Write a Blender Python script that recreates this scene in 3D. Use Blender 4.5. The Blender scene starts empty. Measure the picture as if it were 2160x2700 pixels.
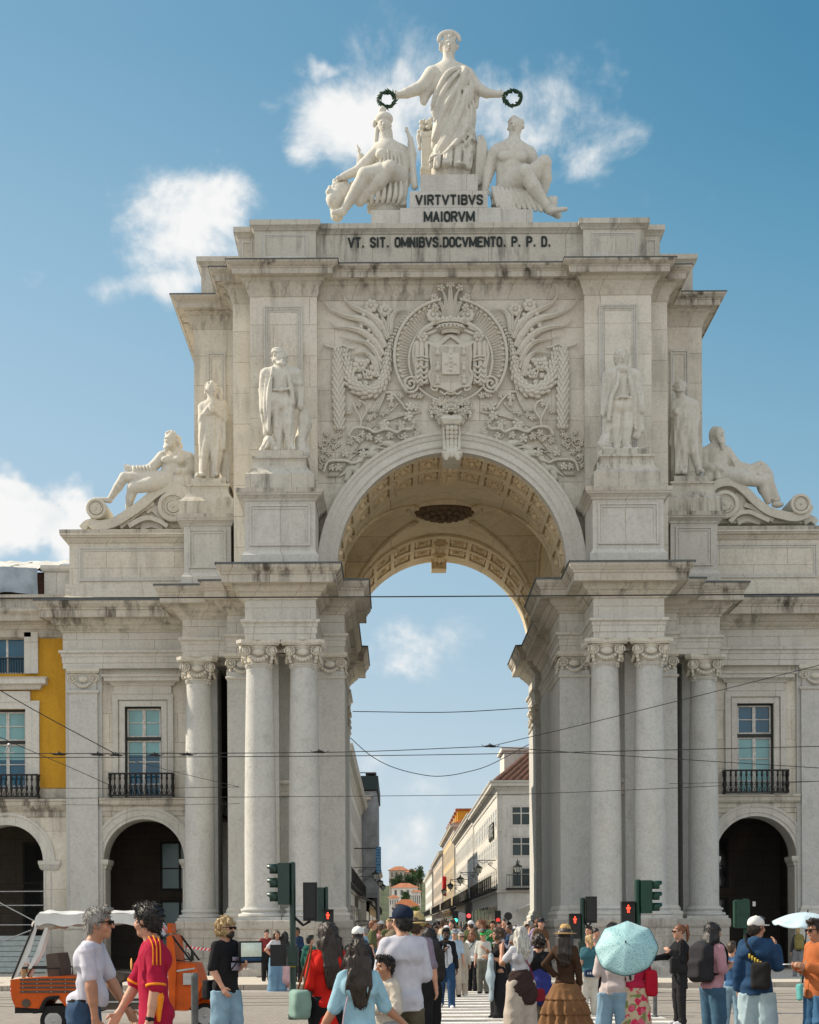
import bpy, math, random
import numpy as np
from math import radians as R, sin, cos, pi, sqrt, atan2
from mathutils import Vector, Matrix
random.seed(7)
SC = bpy.context.scene
COL = SC.collection
# ------------------------------------------------------------------ camera
CAMX, CAMZ, D0, F = -1.98, 1.68, 56.3, 3594.0      # lens 50 mm on a 24 mm wide frame
ROLL = R(0.3)
cam_d = bpy.data.cameras.new('camera'); cam = bpy.data.objects.new('camera', cam_d); COL.objects.link(cam)
cam_d.sensor_fit = 'HORIZONTAL'; cam_d.sensor_width = 24.0; cam_d.lens = 50.0
cam_d.shift_x = 35/2160; cam_d.shift_y = 1100/2160
cam_d.clip_start = 0.1; cam_d.clip_end = 5000
cam.location = (CAMX, -D0, CAMZ); cam.rotation_euler = (pi/2, ROLL, 0)
SC.camera = cam
# ------------------------------------------------------------------ light
SUN_AZ = R(-74)      # angle from +Y towards +X: the sun stands to the left, a little behind the facade
SUN_EL = R(38)
sd = Vector((sin(SUN_AZ)*cos(SUN_EL), cos(SUN_AZ)*cos(SUN_EL), sin(SUN_EL)))
sun_d = bpy.data.lights.new('sun', 'SUN'); sun = bpy.data.objects.new('sun', sun_d); COL.objects.link(sun)
sun_d.energy = 5.0; sun_d.angle = R(0.5); sun_d.color = (1.0, 0.88, 0.71)
sun.rotation_euler = (-sd).to_track_quat('-Z', 'Y').to_euler()
W = bpy.data.worlds.new('World'); SC.world = W; W.use_nodes = True
wn, wl = W.node_tree.nodes, W.node_tree.links
wn.clear()
def N(nt, t, **kw):
 n = nt.nodes.new(t)
 for k, v in kw.items():
  if k.startswith('i_'):
   key = k[2:]
   n.inputs[int(key) if key.isdigit() else key].default_value = v
  else: setattr(n, k, v)
 return n
out = N(W.node_tree, 'ShaderNodeOutputWorld')
bg = N(W.node_tree, 'ShaderNodeBackground'); bg.inputs['Strength'].default_value = 0.1
sky = N(W.node_tree, 'ShaderNodeTexSky', sky_type='NISHITA')
sky.sun_disc = False; sky.sun_elevation = SUN_EL; sky.sun_rotation = SUN_AZ
sky.altitude = 50; sky.air_density = 1.0; sky.dust_density = 0.6; sky.ozone_density = 1.6
# clouds: soft noise kept inside a few patches of the sky, found by direction
tc = N(W.node_tree, 'ShaderNodeTexCoord')
def skydir(u, v):            # direction in which the photograph shows picture point (u, v), 1725 x 2156
 du, dv = u-834.5, 1956.6-v
 x = cos(ROLL)*du+sin(ROLL)*dv; z = -sin(ROLL)*du+cos(ROLL)*dv
 return Vector((x, F, z)).normalized()
def math_(op, a, b=None, c=None, clamp=False):
 m = N(W.node_tree, 'ShaderNodeMath', operation=op); m.use_clamp = clamp
 for i, q in enumerate((a, b, c)):
  if q is None: continue
  if hasattr(q, 'links'): wl.new(q, m.inputs[i])
  else: m.inputs[i].default_value = q
 return m.outputs[0]
noi = N(W.node_tree, 'ShaderNodeTexNoise', i_Scale=13.0, i_Detail=12.0, i_Roughness=0.62, i_Distortion=0.25)
wl.new(tc.outputs['Generated'], noi.inputs['Vector'])
wv_ = N(W.node_tree, 'ShaderNodeTexNoise', i_Scale=7.0, i_Detail=5.0, i_Roughness=.6); wl.new(tc.outputs['Generated'], wv_.inputs['Vector'])
wsub = N(W.node_tree, 'ShaderNodeVectorMath', operation='SUBTRACT'); wl.new(wv_.outputs['Color'], wsub.inputs[0]); wsub.inputs[1].default_value = (.5, .5, .5)
wsc = N(W.node_tree, 'ShaderNodeVectorMath', operation='MULTIPLY_ADD'); wl.new(wsub.outputs[0], wsc.inputs[0]); wsc.inputs[1].default_value = (.13, .13, .10); wl.new(tc.outputs['Generated'], wsc.inputs[2])
cov = None
#          u    v    half width, half height, density
for (u, v, a, b, g) in ((385, 430, 250, 135, 1.0), (270, 360, 110, 70, .8), (290, 530, 150, 75, .85), (520, 410, 120, 70, .75), (930, 270, 400, 150, 1.05), (700, 350, 130, 80, .8), (1190, 260, 160, 120, .8), (800, 250, 165, 130, .75), (1150, 330, 170, 110, .7), (1090, 190, 120, 70, .4),
      (690, 140, 100, 35, .8), (570, 225, 55, 55, .75), (435, 290, 45, 25, .6), (345, 298, 30, 22, .5), (40, 590, 60, 60, .5),
      (60, 1110, 230, 70, 1.5), (180, 1060, 110, 60, 1.2), (380, 940, 60, 40, .8), (840, 1400, 200, 70, .55), (870, 1790, 200, 90, .62), (880, 1700, 200, 60, .45), (760, 1660, 80, 50, .6), (1340, 400, 60, 40, .5), (1500, 370, 60, 40, .3), (1580, 560, 40, 30, .3),
      (-700, 900, 500, 160, 1.0), (2500, 700, 500, 180, 1.0), (2300, 1500, 400, 100, .8)):
 c = skydir(u, v); ri = Vector((1, 0, 0)); up = ri.cross(c); up.normalize()
 ri = c.cross(up).normalized()
 k = c.dot(Vector((0, 1, 0)))
 sa, sb = a/F*k, b/F*k
 d1 = N(W.node_tree, 'ShaderNodeVectorMath', operation='DOT_PRODUCT'); wl.new(wsc.outputs[0], d1.inputs[0]); d1.inputs[1].default_value = tuple(ri/sa)
 d2 = N(W.node_tree, 'ShaderNodeVectorMath', operation='DOT_PRODUCT'); wl.new(wsc.outputs[0], d2.inputs[0]); d2.inputs[1].default_value = tuple(up/sb)
 d3 = N(W.node_tree, 'ShaderNodeVectorMath', operation='DOT_PRODUCT'); wl.new(wsc.outputs[0], d3.inputs[0]); d3.inputs[1].default_value = tuple(c)
 r2 = math_('ADD', math_('POWER', d1.outputs['Value'], 2.0), math_('POWER', d2.outputs['Value'], 2.0))
 e = math_('MULTIPLY', math_('MULTIPLY', math_('POWER', 2.718, math_('MULTIPLY', r2, -1.0)), g), math_('GREATER_THAN', d3.outputs['Value'], 0.0))
 cov = e if cov is None else math_('MAXIMUM', cov, e)
raw = math_('ADD', math_('MULTIPLY', noi.outputs['Fac'], 2.6), math_('MULTIPLY', cov, 0.95))
dens = N(W.node_tree, 'ShaderNodeMapRange', interpolation_type='SMOOTHSTEP'); wl.new(raw, dens.inputs['Value'])
dens.inputs['From Min'].default_value = 1.64; dens.inputs['From Max'].default_value = 2.32
den2 = math_('MULTIPLY', math_('MULTIPLY', dens.outputs[0], 0.97), math_('MULTIPLY', cov, 3.0, clamp=True))
noi2 = N(W.node_tree, 'ShaderNodeTexNoise', i_Scale=34.0, i_Detail=6.0, i_Roughness=0.55)
wl.new(tc.outputs['Generated'], noi2.inputs['Vector'])
cr = N(W.node_tree, 'ShaderNodeMix', data_type='RGBA')
cr.inputs[6].default_value = (5.4, 5.9, 6.2, 1); cr.inputs[7].default_value = (7.4, 7.4, 7.3, 1)
wl.new(math_('MULTIPLY', math_('SUBTRACT', math_('ADD', noi2.outputs['Fac'], math_('MULTIPLY', dens.outputs[0], .35)), .42), 2.6, clamp=True), cr.inputs[0])
sepd = N(W.node_tree, 'ShaderNodeSeparateXYZ'); wl.new(tc.outputs['Generated'], sepd.inputs[0])
gr = N(W.node_tree, 'ShaderNodeValToRGB'); wl.new(sepd.outputs[2], gr.inputs[0])
for p, c in ((0.0, (0.578, 0.630, 0.683)), (.06, (0.512, 0.600, 0.668)), (.16, (0.420, 0.550, 0.648)), (.27, (0.354, 0.510, 0.632)), (.36, (0.273, 0.450, 0.586)), (.46, (0.180, 0.360, 0.510)), (1.0, (0.055, 0.170, 0.337))):
 if p in (0.0, 1.0): e = gr.color_ramp.elements[0 if p == 0 else -1]
 else: e = gr.color_ramp.elements.new(p)
 e.color = (*c, 1)
SKYK = 9.2
g2 = N(W.node_tree, 'ShaderNodeMix', data_type='RGBA', blend_type='MULTIPLY'); g2.inputs[0].default_value = 1.0; g2.clamp_result = False
wl.new(gr.outputs[0], g2.inputs[6]); g2.inputs[7].default_value = (SKYK, SKYK, SKYK, 1)
hs = N(W.node_tree, 'ShaderNodeMix', data_type='RGBA'); hs.inputs[0].default_value = 0.9; hs.clamp_result = False
# deeper blue away from the sun
dp = N(W.node_tree, 'ShaderNodeMapRange', interpolation_type='SMOOTHSTEP'); wl.new(sepd.outputs[0], dp.inputs['Value'])
dp.inputs['From Min'].default_value = -.32; dp.inputs['From Max'].default_value = .34
dz = N(W.node_tree, 'ShaderNodeMapRange'); wl.new(sepd.outputs[2], dz.inputs['Value']); dz.inputs['From Min'].default_value = .0; dz.inputs['From Max'].default_value = .42
g3 = N(W.node_tree, 'ShaderNodeMix', data_type='RGBA', blend_type='MULTIPLY'); g3.clamp_result = False
wl.new(math_('MULTIPLY', dp.outputs[0], dz.outputs[0]), g3.inputs[0]); wl.new(g2.outputs[2], g3.inputs[6]); g3.inputs[7].default_value = (.24, .55, .66, 1)
wl.new(sky.outputs[0], hs.inputs[6]); wl.new(g3.outputs[2], hs.inputs[7])
# bright broken cloud added unseen behind the camera, to light the shaded facade
back = N(W.node_tree, 'ShaderNodeMapRange', interpolation_type='SMOOTHSTEP'); wl.new(sepd.outputs[1], back.inputs['Value'])
back.inputs['From Min'].default_value = .05; back.inputs['From Max'].default_value = -.35; back.inputs['To Min'].default_value = 0; back.inputs['To Max'].default_value = 1
noi3 = N(W.node_tree, 'ShaderNodeTexNoise', i_Scale=3.0, i_Detail=8.0, i_Roughness=.6); wl.new(tc.outputs['Generated'], noi3.inputs['Vector'])
b3 = N(W.node_tree, 'ShaderNodeMapRange', interpolation_type='SMOOTHSTEP'); wl.new(noi3.outputs['Fac'], b3.inputs['Value']); b3.inputs['From Min'].default_value = .30; b3.inputs['From Max'].default_value = .55
bk = N(W.node_tree, 'ShaderNodeMix', data_type='RGBA'); bk.clamp_result = False
wl.new(math_('MULTIPLY', back.outputs[0], b3.outputs[0]), bk.inputs[0]); wl.new(hs.outputs[2], bk.inputs[6]); bk.inputs[7].default_value = (8.6, 8.7, 8.7, 1)
mx = N(W.node_tree, 'ShaderNodeMix', data_type='RGBA'); mx.clamp_result = False
wl.new(den2, mx.inputs[0]); wl.new(bk.outputs[2], mx.inputs[6]); wl.new(cr.outputs[2], mx.inputs[7])
wl.new(mx.outputs[2], bg.inputs['Color']); wl.new(bg.outputs[0], out.inputs['Surface'])
SC.view_settings.view_transform = 'Standard'; SC.view_settings.look = 'None'
SC.view_settings.exposure = 0.36; SC.view_settings.gamma = 1.0
SC.cycles.max_bounces = 10; SC.cycles.diffuse_bounces = 7; SC.cycles.caustics_reflective = False; SC.cycles.caustics_refractive = False
# ------------------------------------------------------------------ helpers
def at(u, v, Y):
 """World point seen at picture point (u, v) of the 1725 x 2156 view when it stands at depth Y (0 = front of the columns)."""
 du, dv = u-834.5, 1956.6-v; d = (Y+D0)/F
 x = cos(ROLL)*du+sin(ROLL)*dv; z = -sin(ROLL)*du+cos(ROLL)*dv
 return Vector((CAMX+x*d, Y, CAMZ+z*d))
def sat(x, y, Y): return at(x/1.25217, y/1.25217, Y)     # the same for source pixels 2160 x 2700
class MB:
 def __init__(s): s.v = []; s.f = []; s.m = []; s.cm = 0
 def add(s, vs, fs):
  o = len(s.v); s.v.extend([tuple(p) for p in vs]); s.f.extend([tuple(i+o for i in f) for f in fs]); s.m.extend([s.cm]*len(fs)); return s
 def box(s, x0, x1, y0, y1, z0, z1):
  v = [(x, y, z) for z in (z0, z1) for y in (y0, y1) for x in (x0, x1)]
  return s.add(v, [(0, 2, 3, 1), (4, 5, 7, 6), (0, 1, 5, 4), (2, 6, 7, 3), (0, 4, 6, 2), (1, 3, 7, 5)])
 def obox(s, c, size, rz=0, tilt=None):
  m = Matrix.Rotation(rz, 3, 'Z')
  if tilt is not None: m = tilt
  h = [q/2 for q in size]; c = Vector(c)
  v = [c+m@Vector((x, y, z)) for z in (-h[2], h[2]) for y in (-h[1], h[1]) for x in (-h[0], h[0])]
  return s.add(v, [(0, 2, 3, 1), (4, 5, 7, 6), (0, 1, 5, 4), (2, 6, 7, 3), (0, 4, 6, 2), (1, 3, 7, 5)])
 def lathe(s, prof, c=(0, 0, 0), n=20, axis='Z', a0=0, cap=True):
  v = []; f = []
  for (r, z) in prof:
   for k in range(n):
    a = a0+2*pi*k/n; p = (r*cos(a), r*sin(a), z)
    if axis == 'Y': p = (p[0], p[2], p[1])
    if axis == 'X': p = (p[2], p[0], p[1])
    v.append((p[0]+c[0], p[1]+c[1], p[2]+c[2]))
  for i in range(len(prof)-1):
   for k in range(n):
    q = (i*n+k, i*n+(k+1) % n, (i+1)*n+(k+1) % n, (i+1)*n+k)
    f.append(q if axis != 'Y' else q[::-1])
  if cap:
   f.append(tuple(range(n))[::-1] if axis != 'Y' else tuple(range(n)))
   t = tuple(range((len(prof)-1)*n, len(prof)*n)); f.append(t if axis != 'Y' else t[::-1])
  return s.add(v, f)
 def tube(s, pts, rad, n=6, cap=True, flat=1.0, up=(0, 1, 0)):
  pts = [Vector(p) for p in pts]; m = len(pts)
  if not hasattr(rad, '__len__'): rad = [rad]*m
  v = []; f = []; upv = Vector(up)
  for i, p in enumerate(pts):
   t = (pts[min(i+1, m-1)]-pts[max(i-1, 0)])
   if t.length < 1e-9: t = Vector((0, 0, 1))
   t.normalize()
   a = upv-t*upv.dot(t)
   if a.length < 1e-3:
    a = Vector((1, 0, 0)); a = a-t*a.dot(t)
   a.normalize(); b = t.cross(a)
   for k in range(n):
    th = 2*pi*k/n
    v.append(p+a*(cos(th)*rad[i]*flat)+b*(sin(th)*rad[i]))
  for i in range(m-1):
   for k in range(n): f.append((i*n+k, i*n+(k+1) % n, (i+1)*n+(k+1) % n, (i+1)*n+k))
  if cap:
   f.append(tuple(range(n))[::-1]); f.append(tuple(range((m-1)*n, m*n)))
  return s.add(v, f)
 def ball(s, c, r, n=8, m=6, rot=None):
  if not hasattr(r, '__len__'): r = (r, r, r)
  v = []; f = []; c = Vector(c)
  for i in range(m+1):
   ph = -pi/2+pi*i/m
   for k in range(n):
    th = 2*pi*k/n; p = Vector((r[0]*cos(ph)*cos(th), r[1]*cos(ph)*sin(th), r[2]*sin(ph)))
    if rot is not None: p = rot@p
    v.append(c+p)
  for i in range(m):
   for k in range(n): f.append((i*n+k, i*n+(k+1) % n, (i+1)*n+(k+1) % n, (i+1)*n+k))
  return s.add(v, f)
 def prism(s, poly, y0, y1, plane='XZ'):
  """poly in (x, z), extruded along y (plane XZ), or (y, z) along x (plane YZ), or (x, y) along z (plane XY)"""
  n = len(poly)
  def P(a, b, t): return (a, t, b) if plane == 'XZ' else ((t, a, b) if plane == 'YZ' else (a, b, t))
  v = [P(a, b, y0) for a, b in poly]+[P(a, b, y1) for a, b in poly]
  f = [tuple(range(n)), tuple(range(n, 2*n))[::-1]]+[(i, i+n, (i+1) % n+n, (i+1) % n) for i in range(n)]
  return s.add(v, f)
 def sweep(s, path, prof, closed=False):
  """moulding: profile points (out, z) carried along a plan path with mitred corners; outward = right of travel"""
  n = len(path); P = [Vector((a, b)) for a, b in path]; rows = []
  def nr(a, b): d = (b-a).normalized(); return Vector((d.y, -d.x))
  mit = []
  for i in range(n):
   if closed: n1 = nr(P[i-1], P[i]); n2 = nr(P[i], P[(i+1) % n])
   else:
    n1 = nr(P[i-1], P[i]) if i > 0 else nr(P[0], P[1]); n2 = nr(P[i], P[i+1]) if i < n-1 else n1
   mv = n1+n2
   if mv.length < 1e-6: mv = n1
   mv.normalize(); mit.append(mv/max(0.2, mv.dot(n1)))
  v = []; f = []; k = len(prof)
  for i in range(n):
   for (o, z) in prof:
    q = P[i]+mit[i]*o; v.append((q.x, q.y, z))
  for i in range(n if closed else n-1):
   j = (i+1) % n
   for a in range(k-1): f.append((i*k+a, j*k+a, j*k+a+1, i*k+a+1))
  return s.add(v, f)
 def mirrored(s):
  o = MB(); o.v = [(-x, y, z) for x, y, z in s.v]; o.f = [f[::-1] for f in s.f]; o.m = list(s.m); return o
 def join(s, o, M=None):
  n = len(s.v); s.v.extend([tuple(M@Vector(p)) for p in o.v] if M is not None else o.v)
  s.f.extend([tuple(i+n for i in f) for f in o.f]); s.m.extend(o.m); return s
 def build(s, name, mat, parent=None, smooth=False, loc=None, kind=None):
  me = bpy.data.meshes.new(name)
  o = Vector(loc) if loc is not None else Vector((0, 0, 0))
  me.from_pydata([tuple(Vector(p)-o) for p in s.v] if loc is not None else s.v, [], s.f)
  for m_ in (mat if isinstance(mat, (list, tuple)) else [mat]): me.materials.append(m_)
  if isinstance(mat, (list, tuple)): me.polygons.foreach_set('material_index', s.m)
  me.update()
  ob = bpy.data.objects.new(name, me); COL.objects.link(ob)
  if loc is not None: ob.location = o
  if parent is not None: ob.parent = parent
  if smooth is True: me.polygons.foreach_set('use_smooth', [True]*len(me.polygons))
  elif smooth: me.shade_smooth() if False else smooth_by_angle(me, smooth)
  if kind: ob['kind'] = kind
  return ob
def smooth_by_angle(me, ang):
 me.polygons.foreach_set('use_smooth', [True]*len(me.polygons))
 try: me.set_sharp_from_angle(angle=R(ang))
 except Exception: pass
def tag(o, label, cat, group=None):
 o['label'] = label; o['category'] = cat
 if group: o['group'] = group
 return o
def thing(name, label, cat, loc=(0, 0, 0), rz=0, group=None):
 o = bpy.data.objects.new(name, None); COL.objects.link(o); o.location = loc; o.rotation_euler = (0, 0, rz); o.empty_display_size = .2
 return tag(o, label, cat, group)
def dup(root, loc=None, rz=None, label=None, group=None, parent=None, swap=None):
 def cp(o, par):
  c = o.copy(); COL.objects.link(c)
  if par is not None: c.parent = par
  for ch in list(KIDS.get(o.name, [])) or [x for x in o.children]: cp(ch, c)
  return c
 r = cp(root, parent)
 if loc is not None: r.location = loc
 if rz is not None: r.rotation_euler = (0, 0, rz)
 if label: r['label'] = label
 if group: r['group'] = group
 return r
KIDS = {}
def lerp(a, b, t): return a+(b-a)*t
def spline(pts, n=8):
 """Catmull-Rom through points"""
 P = [Vector(p) for p in pts]; out_ = []
 P = [P[0]*2-P[1]]+P+[P[-1]*2-P[-2]]
 for i in range(1, len(P)-2):
  for k in range(n):
   t = k/n; a, b, c, d = P[i-1], P[i], P[i+1], P[i+2]
   out_.append(.5*((2*b)+(c-a)*t+(2*a-5*b+4*c-d)*t*t+(3*b-a-3*c+d)*t**3))
 out_.append(P[-2]); return out_
# ------------------------------------------------------------------ solid modelling by distance fields (bodies, cloth, carving)
class SDF:
 """a list of round primitives blended into ONE continuous surface (surface nets)"""
 def __init__(s): s.ops = []
 def cap(s, a, b, ra, rb=None, k=None, flat=None, op='u'):
  rb = ra if rb is None else rb; a = np.array(a, float); b = np.array(b, float)
  s.ops.append((op, 'cap', (a, b, ra, rb, flat), k, np.minimum(a, b)-max(ra, rb)*1.05, np.maximum(a, b)+max(ra, rb)*1.05)); return s
 def chain(s, pts, rads, k=None, flat=None, op='u'):
  for i in range(len(pts)-1): s.cap(pts[i], pts[i+1], rads[i], rads[i+1], k, flat, op)
  return s
 def ell(s, c, r, k=None, rot=None, op='u'):
  c = np.array(c, float); r = np.array(r, float); m = r.max()
  Rm = None if rot is None else np.array(rot)
  ext = r if rot is None else np.full(3, m)
  s.ops.append((op, 'ell', (c, r, Rm), k, c-ext, c+ext)); return s
 def box(s, c, h, rr=0.0, k=None, rot=None, op='u'):
  c = np.array(c, float); h = np.array(h, float); Rm = None if rot is None else np.array(rot)
  ext = h if rot is None else np.full(3, np.linalg.norm(h))
  s.ops.append((op, 'box', (c, h, rr, Rm), k, c-ext, c+ext)); return s
 def mesh(s, h, k0, disp=None, relax=1):
  U = [o for o in s.ops if o[0] == 'u']
  lo = np.min([o[4] for o in U], axis=0)-3*h-k0*.3; hi = np.max([o[5] for o in U], axis=0)+3*h+k0*.3
  n = np.ceil((hi-lo)/h).astype(int)+1
  ax = [(lo[i]+h*np.arange(n[i])).astype(np.float32) for i in range(3)]
  D = np.full(n, 1e3, np.float32)
  for op, typ, pr, k, a, b in s.ops:
   k = k0 if k is None else k
   pad = k*1.2+3.2*h
   i0 = np.maximum(0, np.floor((a-pad-lo)/h).astype(int)); i1 = np.minimum(n, np.ceil((b+pad-lo)/h).astype(int)+1)
   if (i1 <= i0).any(): continue
   sl = tuple(slice(i0[q], i1[q]) for q in range(3))
   X = ax[0][sl[0]][:, None, None]; Y = ax[1][sl[1]][None, :, None]; Z = ax[2][sl[2]][None, None, :]
   if typ == 'cap':
    p, q, ra, rb, flat = pr; ba = q-p; L = max(1e-9, float(ba@ba))
    dx, dy, dz = X-p[0], Y-p[1], Z-p[2]
    t = np.clip((dx*ba[0]+dy*ba[1]+dz*ba[2])/L, 0, 1)
    ex, ey, ez = dx-t*ba[0], dy-t*ba[1], dz-t*ba[2]
    if flat: ey = ey/flat
    d = np.sqrt(ex*ex+ey*ey+ez*ez)-(ra+(rb-ra)*t)
    if flat and flat < 1: d = d*max(flat, .5)
   elif typ == 'ell':
    c, r, Rm = pr; dx, dy, dz = X-c[0], Y-c[1], Z-c[2]
    if Rm is not None: dx, dy, dz = (Rm[0, 0]*dx+Rm[1, 0]*dy+Rm[2, 0]*dz, Rm[0, 1]*dx+Rm[1, 1]*dy+Rm[2, 1]*dz, Rm[0, 2]*dx+Rm[1, 2]*dy+Rm[2, 2]*dz)
    k0_ = np.sqrt((dx/r[0])**2+(dy/r[1])**2+(dz/r[2])**2); k1_ = np.sqrt((dx/r[0]**2)**2+(dy/r[1]**2)**2+(dz/r[2]**2)**2)+1e-9
    d = k0_*(k0_-1)/k1_
   else:
    c, hh, rr, Rm = pr; dx, dy, dz = X-c[0], Y-c[1], Z-c[2]
    if Rm is not None: dx, dy, dz = (Rm[0, 0]*dx+Rm[1, 0]*dy+Rm[2, 0]*dz, Rm[0, 1]*dx+Rm[1, 1]*dy+Rm[2, 1]*dz, Rm[0, 2]*dx+Rm[1, 2]*dy+Rm[2, 2]*dz)
    qx, qy, qz = np.abs(dx)-hh[0]+rr, np.abs(dy)-hh[1]+rr, np.abs(dz)-hh[2]+rr
    d = np.sqrt(np.maximum(qx, 0)**2+np.maximum(qy, 0)**2+np.maximum(qz, 0)**2)+np.minimum(np.maximum(qx, np.maximum(qy, qz)), 0)-rr
   S = D[sl]
   if op == 'u':
    if k > 0:
     hh_ = np.maximum(k-np.abs(S-d), 0)/k; D[sl] = np.minimum(S, d)-hh_*hh_*k*.25
    else: D[sl] = np.minimum(S, d)
   else:
    if k > 0:
     hh_ = np.maximum(k-np.abs(S+d), 0)/k; D[sl] = np.maximum(S, -d)+hh_*hh_*k*.25
    else: D[sl] = np.maximum(S, -d)
  if disp is not None:
   near = np.abs(D) < 6*h+.05*0
   I = np.nonzero(near)
   D[I] = D[I]-disp(ax[0][I[0]], ax[1][I[1]], ax[2][I[2]])
  return nets(D, lo, h, relax)
def nets(D, lo, h, relax):
 S = D < 0
 c = [S[i:S.shape[0]-1+i, j:S.shape[1]-1+j, k:S.shape[2]-1+k] for i in (0, 1) for j in (0, 1) for k in (0, 1)]
 anyS = c[0].copy(); allS = c[0].copy()
 for q in c[1:]: anyS |= q; allS &= q
 act = anyS & ~allS
 idx = np.nonzero(act); nv = len(idx[0])
 if nv == 0: return [], []
 ids = np.full(act.shape, -1, np.int64); ids[idx] = np.arange(nv)
 corner = [(i, j, k) for i in (0, 1) for j in (0, 1) for k in (0, 1)]
 val = np.stack([D[idx[0]+i, idx[1]+j, idx[2]+k] for i, j, k in corner], 1)
 ps = np.zeros((nv, 3)); cnt = np.zeros(nv)
 for a in range(8):
  for b in range(a+1, 8):
   d = [corner[b][q]-corner[a][q] for q in range(3)]
   if sum(abs(x) for x in d) != 1: continue
   m = (val[:, a] < 0) != (val[:, b] < 0)
   t = val[m, a]/(val[m, a]-val[m, b])
   ps[m] += np.array(corner[a])+t[:, None]*np.array(d); cnt[m] += 1
 V = np.stack(idx, 1)+ps/cnt[:, None]
 Q = []
 for axis in range(3):
  s0 = [slice(None)]*3; s1 = [slice(None)]*3
  s0[axis] = slice(0, -1); s1[axis] = slice(1, None)
  A, B = S[tuple(s0)], S[tuple(s1)]
  e = np.nonzero(A != B); e = np.stack(e, 1)
  o1, o2 = [q for q in range(3) if q != axis]
  ok = (e[:, o1] > 0) & (e[:, o2] > 0) & (e[:, o1] < D.shape[o1]-1) & (e[:, o2] < D.shape[o2]-1)
  e = e[ok]
  def g(da, db):
   p = e.copy(); p[:, o1] += da; p[:, o2] += db
   return ids[p[:, 0], p[:, 1], p[:, 2]]
  q = np.stack([g(-1, -1), g(0, -1), g(0, 0), g(-1, 0)], 1)
  inside = A[tuple(e.T)]
  flip = inside if axis != 1 else ~inside
  q[~flip] = q[~flip][:, ::-1]
  Q.append(q)
 Q = np.concatenate(Q)
 for _ in range(relax):
  acc = np.zeros_like(V); cn = np.zeros(nv)
  for a in range(4):
   np.add.at(acc, Q[:, a], V[Q[:, (a+1) % 4]]+V[Q[:, (a+3) % 4]]); np.add.at(cn, Q[:, a], 2)
  V = V*.5+acc/np.maximum(cn, 1)[:, None]*.5
 return V*h+lo, Q
def np_obj(name, V, Q, mat, parent=None, smooth=True, xf=None):
 if xf is not None and len(V): V = xf(V)
 me = bpy.data.meshes.new(name); nv = len(V)
 me.vertices.add(nv); me.vertices.foreach_set('co', np.asarray(V, np.float32).ravel())
 nq = len(Q); Q = np.asarray(Q, np.int32)
 me.loops.add(nq*4); me.loops.foreach_set('vertex_index', Q.ravel())
 me.polygons.add(nq); me.polygons.foreach_set('loop_start', np.arange(0, nq*4, 4, dtype=np.int32))
 me.polygons.foreach_set('use_smooth', [smooth]*nq)
 me.materials.append(mat); me.update(calc_edges=True); me.validate()
 o = bpy.data.objects.new(name, me); COL.objects.link(o)
 if parent is not None: o.parent = parent
 return o
def wrinkle(seed, amp, f):
 rg = np.random.RandomState(seed); K = [(rg.normal(size=3)*f, rg.uniform(0, 6.28)) for _ in range(6)]
 def fn(x, y, z):
  a = 0
  for q, ph in K: a = a+np.sin(q[0]*x+q[1]*y+q[2]*z+ph)
  return amp*a/3
 return fn
# ------------------------------------------------------------------ materials
def new_mat(name):
 m = bpy.data.materials.new(name); m.use_nodes = True
 nt = m.node_tree; b = nt.nodes['Principled BSDF']
 return m, nt, b
def mixc(nt, fac, a, b, mode='MIX'):
 m = N(nt, 'ShaderNodeMix', data_type='RGBA', blend_type=mode)
 for s, q in ((0, fac), (6, a), (7, b)):
  if hasattr(q, 'links'): nt.links.new(q, m.inputs[s])
  elif s == 0: m.inputs[0].default_value = q
  else: m.inputs[s].default_value = (*q, 1) if len(q) == 3 else q
 return m.outputs[2]
def ramp(nt, src, lo, hi, a=0.0, b=1.0):
 m = N(nt, 'ShaderNodeMapRange'); nt.links.new(src, m.inputs['Value'])
 m.inputs['From Min'].default_value = lo; m.inputs['From Max'].default_value = hi
 m.inputs['To Min'].default_value = a; m.inputs['To Max'].default_value = b
 return m.outputs[0]
def noise(nt, vec, scale, detail=4.0, rough=.55, dist=0.0):
 n = N(nt, 'ShaderNodeTexNoise', i_Scale=scale, i_Detail=detail, i_Roughness=rough, i_Distortion=dist)
 if vec is not None: nt.links.new(vec, n.inputs['Vector'])
 return n.outputs['Fac']
def mapped(nt, vec, sc):
 m = N(nt, 'ShaderNodeMapping'); m.inputs['Scale'].default_value = sc; nt.links.new(vec, m.inputs['Vector']); return m.outputs[0]
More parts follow.
